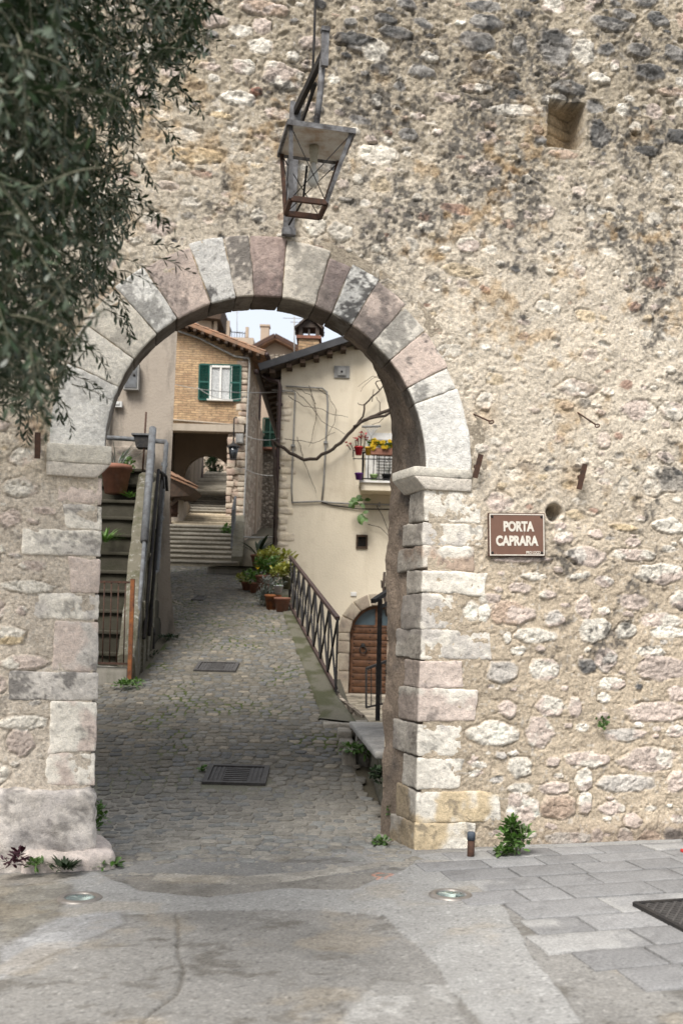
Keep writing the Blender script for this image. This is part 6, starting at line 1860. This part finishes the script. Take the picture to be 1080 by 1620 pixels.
# ---- climbing vine on the cream wall
def vine():
    rnd = random.Random(4)
    t = thing('bare_vine', 'leafless old vine sagging across the cream wall towards the balcony', 'vine', P(432, 872, 24.7))
    def q(pts, d=24.75):
        w = [P(x, y, d) for x, y in pts]; out = []
        for a, b in zip(w[:-1], w[1:]):           # old wood: every reach kinks a little
            n = max(2, int((b - a).length / .12))
            for k in range(n): out.append(a.lerp(b, k / n) + Vector((rnd.uniform(-.018, .018), rnd.uniform(-.015, .015), rnd.uniform(-.018, .018))))
        return out + [w[-1]]
    mb = MB()
    mb.tube(q([(436, 872), (437, 800), (434, 720), (432, 697), (440, 703), (458, 716), (480, 727), (500, 725), (520, 714), (545, 695), (562, 675), (580, 662), (602, 654), (630, 644)]), rnd.uniform(.04, .043), 8)
    mb.tube(q([(560, 676), (575, 664), (600, 660), (625, 650)], 24.7), .033, 7)
    part('trunk', mb, M['vinebark'], t)
    for pts, r in (([(562, 675), (573, 658), (577, 641), (588, 628), (600, 617), (612, 605)], .034), ([(600, 617), (593, 605), (598, 603), (604, 600)], .02), ([(588, 635), (591, 616)], .015), ([(602, 654), (600, 638), (595, 628)], .016), ([(577, 641), (567, 640), (566, 637)], .014),
                   ([(612, 605), (608, 592), (596, 595), (580, 606), (570, 620)], .009), ([(604, 600), (590, 596), (575, 604), (566, 612)], .008), ([(611, 606), (620, 598)], .02)):
        mb = MB(); Q = q(pts, 24.8); mb.tube(Q, [.85 * r * (1 - .5 * k / len(Q)) for k in range(len(Q))], 6); part('branch', mb, M['vinebark'], t)
    for pts in ([(455, 627), (480, 642), (510, 648), (530, 657), (550, 660)], [(462, 616), (480, 630), (498, 650), (508, 665), (530, 678), (545, 687)], [(488, 610), (498, 635), (500, 665), (493, 695), (488, 707)], [(500, 614), (520, 626), (531, 648), (528, 670), (518, 690)],
                [(450, 695), (475, 697), (495, 702), (515, 692), (530, 684)], [(415, 590), (425, 605), (440, 618), (455, 622)], [(418, 606), (430, 616), (443, 612)], [(470, 614), (490, 625), (500, 640)], [(470, 690), (478, 720), (500, 780)], [(620, 640), (600, 668), (588, 672)],
                [(582, 830), (600, 833), (612, 845), (620, 855)], [(596, 800), (605, 815), (612, 835), (622, 870)]):
        mb = MB(); P_ = q(pts, 24.88); mb.tube(P_, [.009 - .004 * k / len(P_) for k in range(len(P_))], 5); part('tendril', mb, M['vinebark'], t)
    mb = MB()
    for (x, y) in ((565, 788), (572, 785), (576, 791), (560, 795), (570, 796), (568, 814), (574, 812), (566, 822), (577, 818)):
        for _ in range(3):
            ovate(mb, P(x + rnd.uniform(-2, 2), y, 24.7 - rnd.random() * .2), (rnd.uniform(-1, 1), rnd.uniform(-.6, 0), rnd.uniform(-1, .2)), (0, -1, .3), .17, .1, (rnd.uniform(.8, 1.3),) * 3)
    part('leaves', mb, M['leafA'], t)
    mb = MB(); mb.tube([P(608, 905, 20), P(606, 930, 20), P(609, 950, 20), P(612, 975, 20)], .03, 6); mb.tube([P(607, 925, 20), P(603, 918, 20), P(604, 930, 20)], .018, 5); mb.tube([P(608, 935, 20), P(614, 915, 20)], .02, 5)
    solo('vine_stump', mb, M['vinebark'], 'twisted dark vine stump behind the tall iron post', 'vine', P(612, 975, 20))
    # folded clothes airer over the balcony
    mb = MB(); a, b = P(572, 675, 24.6), P(602, 674, 24.6); mb.tube([a, b], .03, 6)
    for k in range(7): mb.tube([a.lerp(b, .15 + k * .12), P(587, 690 + 2 * k % 5, 24.6), P(588, 705, 24.6)], .012, 5)
    solo('folded_airer', mb, M['pipe'], 'folded grey clothes airer on the cream wall above the balcony', 'clothes airer', a)
vine()

def pot(c, r, h, mat, label, group=None, plant=None, n=40, L=.1, w=.04, rx=None, rz=None, leaf='leafA', cat='potted plant', rim=True, up=.4, seed=1, square=False, extra=None):
    rnd = random.Random(seed)
    c = Vector(c)
    t = thing('potted_plant', label, cat, c, group)
    mb = MB(); pr = [(r * .68, 0), (r * .92, h * .82)] + ([(r * 1.02, h * .82), (r * 1.02, h), (r * .9, h), (r * .86, h * .9), (.01, h * .88)] if rim else [(r, h), (r * .92, h), (r * .85, h * .9), (.01, h * .88)])
    mb.lathe(c, pr, 4 if square else 18, X=(1, 1, 0) if square else (1, 0, 0), smooth=not square); part('pot', mb, M[mat] if isinstance(mat, str) else mat, t)
    mb = MB()
    if plant == 'tuft': tuft(mb, c + Vector((0, 0, h * .9)), n, r * .5, L, w, rnd, up)
    elif plant == 'bush': bush(mb, c + Vector((0, 0, h + (rz or r) * .6)), rx or r * 1.3, rx or r * 1.3, rz or r, n, L, w, rnd, up)
    if len(mb.v): part('foliage', mb, M[leaf], t)
    if extra:
        for nm, lm, pts, Lw in extra:
            mb = MB()
            for p in pts:
                for _ in range(5): ovate(mb, p + Vector((rnd.uniform(-.02, .02), rnd.uniform(-.02, .02), 0)), (rnd.uniform(-1, 1), rnd.uniform(-1, 1), rnd.uniform(-.2, 1)), (0, 0, 1), Lw, Lw * .7, (rnd.uniform(.8, 1.15),) * 3)
                part(nm, mb, M[lm], t); mb = MB()
    return t
def gp(px, py): return G(px, py)
def at(px, py, d): return P(px, py, d)
purple = plain('purple_plastic', (.12, .02, .2), (.1, .016, .16), 5, .4); lime = plain('lime_plastic', (.35, .5, .2), (.3, .44, .17), 5, .4)
redp = plain('red_plastic_pot', (.45, .015, .03), (.4, .012, .025), 5, .35); yelp = plain('yellow_plastic', (.6, .36, .03), (.5, .3, .025), 5, .4); greyp = plain('grey_plastic', (.42, .43, .46), (.36, .37, .4), 5, .5); blackp = plain('black_plastic', (.02, .02, .022), (.015, .015, .015), 5, .5)

# big pot at the head of the steep stairs
c = at(183, 781, 17.0)
pot(c, .27, .48, 'terracotta', 'large terracotta pot with dry white stems at the top of the steep steps', None, 'tuft', 40, .5, .018, leaf='leafS', seed=2, up=2.2)
rnd = random.Random(31)
mb = MB(); bush(mb, at(207, 742, 17.6), .2, .2, .28, 150, .09, .05, rnd); mb2 = MB(); mb2.tube([at(206, 785, 17.7), at(206, 750, 17.6)], .02, 5)
t = thing('leafy_plant', 'leafy green plant against the wall behind the large terracotta pot', 'plant', at(206, 785, 17.7)); part('foliage', mb, M['leafA'], t); part('stem', mb2, M['twig'], t)
def weed(px, py, d, n, L, w, lab, leaf='leafA', kind='tuft', r=.06, rz=.1, name='weed', cat='weed', up=.9, seed=3):
    rnd = random.Random(seed + int(px))
    c = G(px, py) if d is None else P(px, py, d)
    mb = MB()
    if kind == 'tuft': tuft(mb, c, n, r, L, w, rnd, up)
    else: bush(mb, c + Vector((0, 0, rz * .6)), r, r, rz, n, L, w, rnd, .3)
    return solo(name, mb, M[leaf], lab, cat, c)
weed(167, 858, 16.0, 60, .3, .03, 'spiky green plant growing on the steep mossy steps')
weed(205, 787, 17.0, 40, .16, .03, 'small fern at the top of the steps right of the large pot')
weed(160, 1312, 8.25, 130, .045, .028, 'green weed growing on the reveal of the left jamb', kind='bush', r=.07, rz=.16)
weed(172, 1372, None, 130, .05, .03, 'green weed creeping along the cobbles at the left jamb foot', kind='bush', r=.13, rz=.035)
weed(104, 1374, 7.0, 90, .09, .02, 'grassy dark weed in front of the plinth of the left jamb', leaf='leafD', r=.07)
weed(20, 1375, 6.9, 60, .07, .028, 'purple leafed plant at the left edge below the plinth', leaf='leafP', kind='bush', r=.07, rz=.08, name='purple_plant', cat='plant')
weed(60, 1372, 7.0, 60, .05, .02, 'low green weed between the purple plant and the grassy weed', kind='bush', r=.09, rz=.03)
weed(603, 1337, None, 60, .05, .03, 'small green weed on the cobbles near the right jamb', kind='bush', r=.06, rz=.04)
weed(618, 1290, 8.3, 50, .045, .03, 'tiny green weed at the foot of the right reveal', kind='bush', r=.04, rz=.07)
weed(603, 1235, 8.9, 170, .05, .03, 'dark green weed under the near end of the granite bench', kind='bush', r=.09, rz=.09, leaf='leafD')
weed(565, 1192, 10.8, 140, .07, .035, 'green weed beside the slabs under the far end of the bench', kind='bush', r=.16, rz=.06)
weed(320, 1222, None, 40, .04, .025, 'tiny weed at the corner of the near drain cover', kind='bush', r=.04, rz=.04)
weed(201, 1086, 13.9, 150, .07, .03, 'green weed at the foot of the rusty gate', kind='bush', r=.22, rz=.06)
weed(268, 1012, 17.6, 150, .07, .03, 'moss and weed at the foot of the plaster house corner', kind='bush', r=.28, rz=.05, leaf='leafD')
weed(236, 1048, 16.2, 120, .07, .03, 'green weed along the base of the stair wall', kind='bush', r=.16, rz=.12, leaf='leafD')
weed(360, 850, 32.5, 120, .12, .07, 'round green shrub beside the first flight of steps', kind='bush', r=.22, rz=.26, name='shrub', cat='shrub')
# bush at the foot of the gate wall
c = G(815, 1352) + Vector((0, -.06, 0)); rnd = random.Random(8)
t = thing('wall_plant', 'bright green bushy plant sprouting at the foot of the wall beside the steel stub', 'plant', c)
mb = MB(); bush(mb, c + Vector((0.01, 0, .16)), .13, .1, .15, 420, .052, .034, rnd, .5); bush(mb, c + Vector((-.12, -.03, .035)), .09, .07, .04, 90, .05, .032, rnd, .3); part('foliage', mb, M['leafA'], t)
mb = MB()
for k in range(7): mb.tube([c, c + Vector((rnd.uniform(-.06, .06), rnd.uniform(-.04, .02), .1)), c + Vector((rnd.uniform(-.12, .12), rnd.uniform(-.06, .03), .25))], [.006, .004, .002], 5)
part('stem', mb, M['twig'], t)
u0, v0 = wuv(948, 1142); c = W(u0, v0, -.02); mb = MB()
for k in range(26):
    p = c + WU * rnd.uniform(-.045, .05) + Vector((0, 0, rnd.uniform(-.04, .035))) - WN * rnd.uniform(0, .03)
    ovate(mb, p, WU * rnd.uniform(-1, 1) + Vector((0, 0, rnd.uniform(-.6, .6))) - WN * .4, -WN, .035, .024, (rnd.uniform(.5, .9),) * 3)
solo('wall_sprig', mb, M['leafA'], 'tiny green sprig growing out of the rubble wall at the right', 'plant', c)

# flower pots at the far end of the railing
PG = 'flower pots at the end of the railing'
pot(gp(446, 968), .17, .3, 'terracotta', 'terracotta pot with a pale rim at the railing end, nearest of its group', PG, 'tuft', 14, .1, .03, seed=5)
pot(gp(432, 966) + Vector((-.02, .15, 0)), .18, .34, M['rustorange'], 'brown pot under a silver-leaved bush, left of the pale rimmed pot', PG, 'bush', 420, .09, .02, .3, .26, 'leafS', seed=6)
c = gp(418, 962) + Vector((0, .3, 0)); mb = MB(); bush(mb, c + Vector((0, 0, .22)), .3, .3, .26, 700, .1, .02, random.Random(61), .6); mb2 = MB(); mb2.tube([c, c + Vector((0, 0, .3))], .02, 5)
t = thing('silver_bush', 'silvery grey bush spilling onto the cobbles before the flower pots', 'shrub', c); part('foliage', mb, M['leafS'], t); part('stem', mb2, M['twig'], t)
pot(at(440, 938, 20.8), .1, .16, greyp, 'small pale grey hanging planter above the terracotta pots', PG, 'tuft', 16, .14, .03, seed=7)
pot(gp(391, 934), .15, .2, 'terracotta', 'low terracotta pot of variegated leaves, leftmost of the group', PG, 'bush', 200, .09, .05, .26, .12, 'leafY', seed=8)
pot(gp(404, 938), .16, .24, 'terracotta', 'terracotta pot with bright green leaves, second from the left of the group', PG, 'bush', 240, .1, .05, .3, .18, 'leafA', seed=9)
pot(at(416, 931, 22.6), .18, .3, 'terracotta', 'pot with white blossoms among green leaves in the middle of the group', PG, 'bush', 330, .1, .055, .36, .28, 'leafA', seed=10,
    extra=(('blossom', None, [], .05),)[:0] or (('blossom', 'leafS', [at(412, 907, 22.2), at(417, 905, 22.2), at(424, 893, 22.2)], .07), ('yellow_blossom', 'petalY', [at(407, 900, 22.2), at(448, 892, 21.5), at(430, 897, 21.9)], .06)))
pot(at(432, 914, 23.0), .2, .3, 'terracotta', 'tall yellow-green leafy bush at the back of the flower pots', PG, 'bush', 620, .12, .07, .46, .24, 'leafY', seed=11)
pot(at(455, 932, 21.2), .13, .26, plain('olive_plastic', (.12, .12, .075), (.1, .1, .06), 4), 'olive green planter hanging on the railing end under yellow-green leaves', PG, 'bush', 380, .11, .065, .34, .2, 'leafY', seed=12)
pot(at(408, 896, 26.0), .2, .3, 'terracotta', 'terracotta pot with a spiky aloe by the stone landing', PG, 'tuft', 22, .75, .09, leaf='leafD', seed=13, up=1.4)

# balcony flowers
BG = 'pots on the balcony'
zr_, yy = P(600, 716, 24.05).z - .2, 24.05
pot(P(567, 720, yy) , .11, .2, redp, 'red pot of dark red succulents on the balcony rail', BG, 'tuft', 30, .12, .04, leaf='leafA', seed=14, extra=(('red_flower', 'petalR', [P(x, y, yy) for x, y in ((548, 701), (549, 706), (555, 702), (562, 694), (566, 692), (571, 685), (572, 690), (571, 694), (578, 688), (580, 694), (565, 698), (577, 692))], .07),))
mb = MB()
for (x, y) in ((549, 703), (555, 703), (562, 696), (566, 693), (571, 686), (578, 689)): mb.tube([P(x + (568 - x) * .3, 712, yy), P(x, y, yy)], .012, 5)
solo('succulent_stems', mb, M['vinebark'], 'dark bare stems carrying the red flowers at the balcony corner', 'plant', P(562, 712, yy))
pot(P(583, 720, yy), .1, .19, yelp, 'yellow pot with green leaves on the balcony rail', BG, 'bush', 60, .08, .05, .14, .1, seed=15)
c = P(604, 720, yy)
t = thing('flower_box', 'brown flower box overflowing with yellow pansies on the balcony rail', 'flower box', c)
mb = MB(); mb.box(c + Vector((.1, 0, .08)), (.75, .18, .16)); part('box', mb, M['terracotta'], t)
mb = MB(); bush(mb, c + Vector((.1, -.02, .2)), .4, .12, .1, 260, .07, .04, random.Random(3)); part('foliage', mb, M['leafA'], t)
mb = MB(); rnd = random.Random(6)
for _ in range(34):
    p = c + Vector((rnd.uniform(-.28, .48), rnd.uniform(-.17, -.05), rnd.uniform(.12, .34)))
    for k in range(5):
        a = k * 1.256; ovate(mb, p, (math.cos(a), -.25, math.sin(a)), (0, -1, 0), .05, .05, (rnd.uniform(.8, 1.1),) * 3)
part('pansies', mb, M['petalY'], t)
zf_ = P(600, 763, 24.2).z + .03
pot(Vector((P(569, 760, 24.1).x - .03, 24.1, P(569, 759, 24.1).z)), .1, .16, purple, 'purple pot hanging outside the corner of the balcony', BG, 'tuft', 14, .08, .03, seed=16)
pot(Vector((P(591, 762, 24.35).x, 24.35, zf_)), .1, .18, lime, 'pale green pot on the balcony floor behind the bars', BG, 'tuft', 20, .09, .03, seed=17)
pot(Vector((P(611, 762, 24.4).x, 24.4, zf_)), .12, .2, blackp, 'black pot with bare twigs on the balcony floor', BG, 'tuft', 10, .4, .012, leaf='leafD', seed=18, up=2.4)

# dark tree beyond the inner arch
rnd = random.Random(19); c = P(338, 765, 57)
t = thing('cypress_tree', 'dark evergreen tree at the head of the steps beyond the inner arch', 'tree', c)
mb = MB(); mb.tube([c, c + Vector((0, 0, 3.2))], [.12, .04], 7); part('trunk', mb, M['bark'], t)
mb = MB()
for k in range(5): bush(mb, c + Vector((rnd.uniform(-.25, .25), rnd.uniform(-.3, .3), .7 + .55 * k)), .55, .55, .5, 420, .16, .09, rnd)
part('crown', mb, M['leafD'], t)
c = P(324, 765, 56); mb = MB(); mb.box(c, (.5, .4, .8)); 

# ---- the olive tree leaning in from the left
def olive():
    rnd = random.Random(21)
    base = Vector((-3.5, 4.7, float(tilt(-3.5, 4.7))))
    t = thing('olive_tree', 'olive tree with dense grey-green leaves hanging in from the upper left', 'tree', base)
    outline = np.array([(-420, -420), (235, -420), (325, -120), (325, 20), (305, 100), (275, 140), (220, 175), (200, 240), (205, 300), (222, 330), (190, 370), (190, 410), (155, 440), (130, 490), (105, 540), (105, 590), (75, 630), (50, 655), (10, 640), (-60, 640), (-260, 560), (-420, 300)], float)
    def inside(x, y):
        c = False; n = len(outline)
        for i in range(n):
            x0, y0 = outline[i]; x1, y1 = outline[(i + 1) % n]
            if (y0 > y) != (y1 > y) and x < (x1 - x0) * (y - y0) / (y1 - y0) + x0: c = not c
        return c
    lv = MB(); tw = MB()
    def twig(start, d, length, size):
        pts = [start]; d = d.normalized(); st = length / 9
        for k in range(9):
            d = (d + Vector((rnd.uniform(-.12, .12), rnd.uniform(-.12, .12), -.07 + rnd.uniform(-.1, .1)))).normalized()
            pts.append(pts[-1] + d * st)
        tw.tube(pts, [.003 * (1 - .7 * k / 9) for k in range(10)], 4, cap=False)
        n = int(length / .0135); ang = rnd.uniform(0, 6)
        for k in range(n):
            q = (k + 1) / n * 8.99; i = int(q); p = pts[i].lerp(pts[i + 1], q - i); dd = (pts[i + 1] - pts[i]).normalized()
            a = ang + (k % 2) * math.pi + (k // 2) * 1.57
            s = dd.cross(Vector((.3, .2, 1))).normalized(); u = dd.cross(s)
            o = s * math.cos(a) + u * math.sin(a)
            ld = dd * rnd.uniform(.5, 1.0) + o * rnd.uniform(.5, .9) + Vector((0, 0, -.1))
            nr = o * -.5 + Vector((rnd.uniform(-.5, .5), rnd.uniform(-.5, .5), 1))
            tn = rnd.uniform(.6, 1.3)
            ovate(lv, p, ld, nr, size * rnd.uniform(.7, 1.15) * (1 - .3 * (k / n) ** 3), .0148 * size / .058 * rnd.uniform(.8, 1.2), (tn, tn * rnd.uniform(.97, 1.05), tn * rnd.uniform(.88, 1.02)), rnd.uniform(-.1, .3))
    anchors = []
    cnt = 0
    while cnt < 3900:
        x, y = rnd.uniform(-400, 345), rnd.uniform(-400, 690)
        if not inside(x, y): continue
        dens = fbm2(np.array([x / 95.0]), np.array([y / 95.0]), 3, 77)[0]
        edge = 1 if inside(x + 70, y + 40) else 0
        if edge and dens < .36 and rnd.random() < .7: continue
        if not edge and rnd.random() < .3: continue
        d = rnd.uniform(2.9, 6.0) if x < 130 else rnd.uniform(4.0, 6.1)
        L = rnd.uniform(.16, .34)
        p = P(x, y, d)
        dv = Vector((rnd.uniform(-.4, 1.0), rnd.uniform(-.5, .4), rnd.uniform(-.9, .25)))
        twig(p - dv.normalized() * L * .7, dv, L, rnd.uniform(.046, .068)); anchors.append(p); cnt += 1
    # hanging sprigs that break the outline
    for x, y, d, dv, L in ((262, 400, 5.4, (1, 0, .1), .26), (235, 330, 5.2, (1, -.1, -.2), .3), (205, 460, 5.4, (.6, 0, -.9), .3), (180, 480, 5.2, (1, 0, -.3), .24), (130, 600, 5.2, (1, 0, -.2), .3), (150, 540, 5.3, (.9, 0, -.6), .26), (60, 640, 5.0, (.2, 0, -1), .25), (300, 130, 5.6, (.7, 0, -.6), .28), (265, 190, 5.5, (.8, 0, -.5), .26), (320, 40, 5.7, (.9, 0, -.2), .22), (240, 250, 5.5, (.9, 0, -.7), .25), (110, 620, 5.1, (.7, 0, -.8), .25), (205, 420, 5.2, (1, -.2, .05), .3), (200, 300, 4.9, (1, 0, -.1), .34)):
        for k in range(2): twig(P(x - 30 + 14 * k, y - 12 + 20 * k, d), Vector(dv), L * .8, .056)
    part('foliage', lv, M['olive'], t)
    part('twigs', tw, M['twig'], t)
    # trunk and limbs
    fork = base + Vector((.15, 0, 2.3))
    mb = MB(); mb.tube([base - Vector((0, 0, .1)), base + Vector((.05, .02, .5)), base + Vector((-.05, .05, 1.3)), fork], [.24, .17, .15, .14], 12); part('trunk', mb, M['bark'], t)
    for k in range(11):
        e = rnd.choice(anchors); m = fork.lerp(e, .45) + Vector((rnd.uniform(-.2, .2), rnd.uniform(-.2, .2), .5))
        mb = MB(); mb.tube([fork, fork.lerp(m, .5) + Vector((0, 0, .15)), m, m.lerp(e, .6), e], [.07, .05, .034, .018, .006], 8); part('limb', mb, M['bark'], t)
        for j in range(9):
            f = rnd.choice(anchors)
            s = m.lerp(e, rnd.uniform(.1, .9))
            if (f - s).length < 1.3: mb = MB(); mb.tube([s, s.lerp(f, .5) + Vector((0, 0, .08)), f], [.012, .008, .003], 5); part('branch', mb, M['twig'], t)
olive()
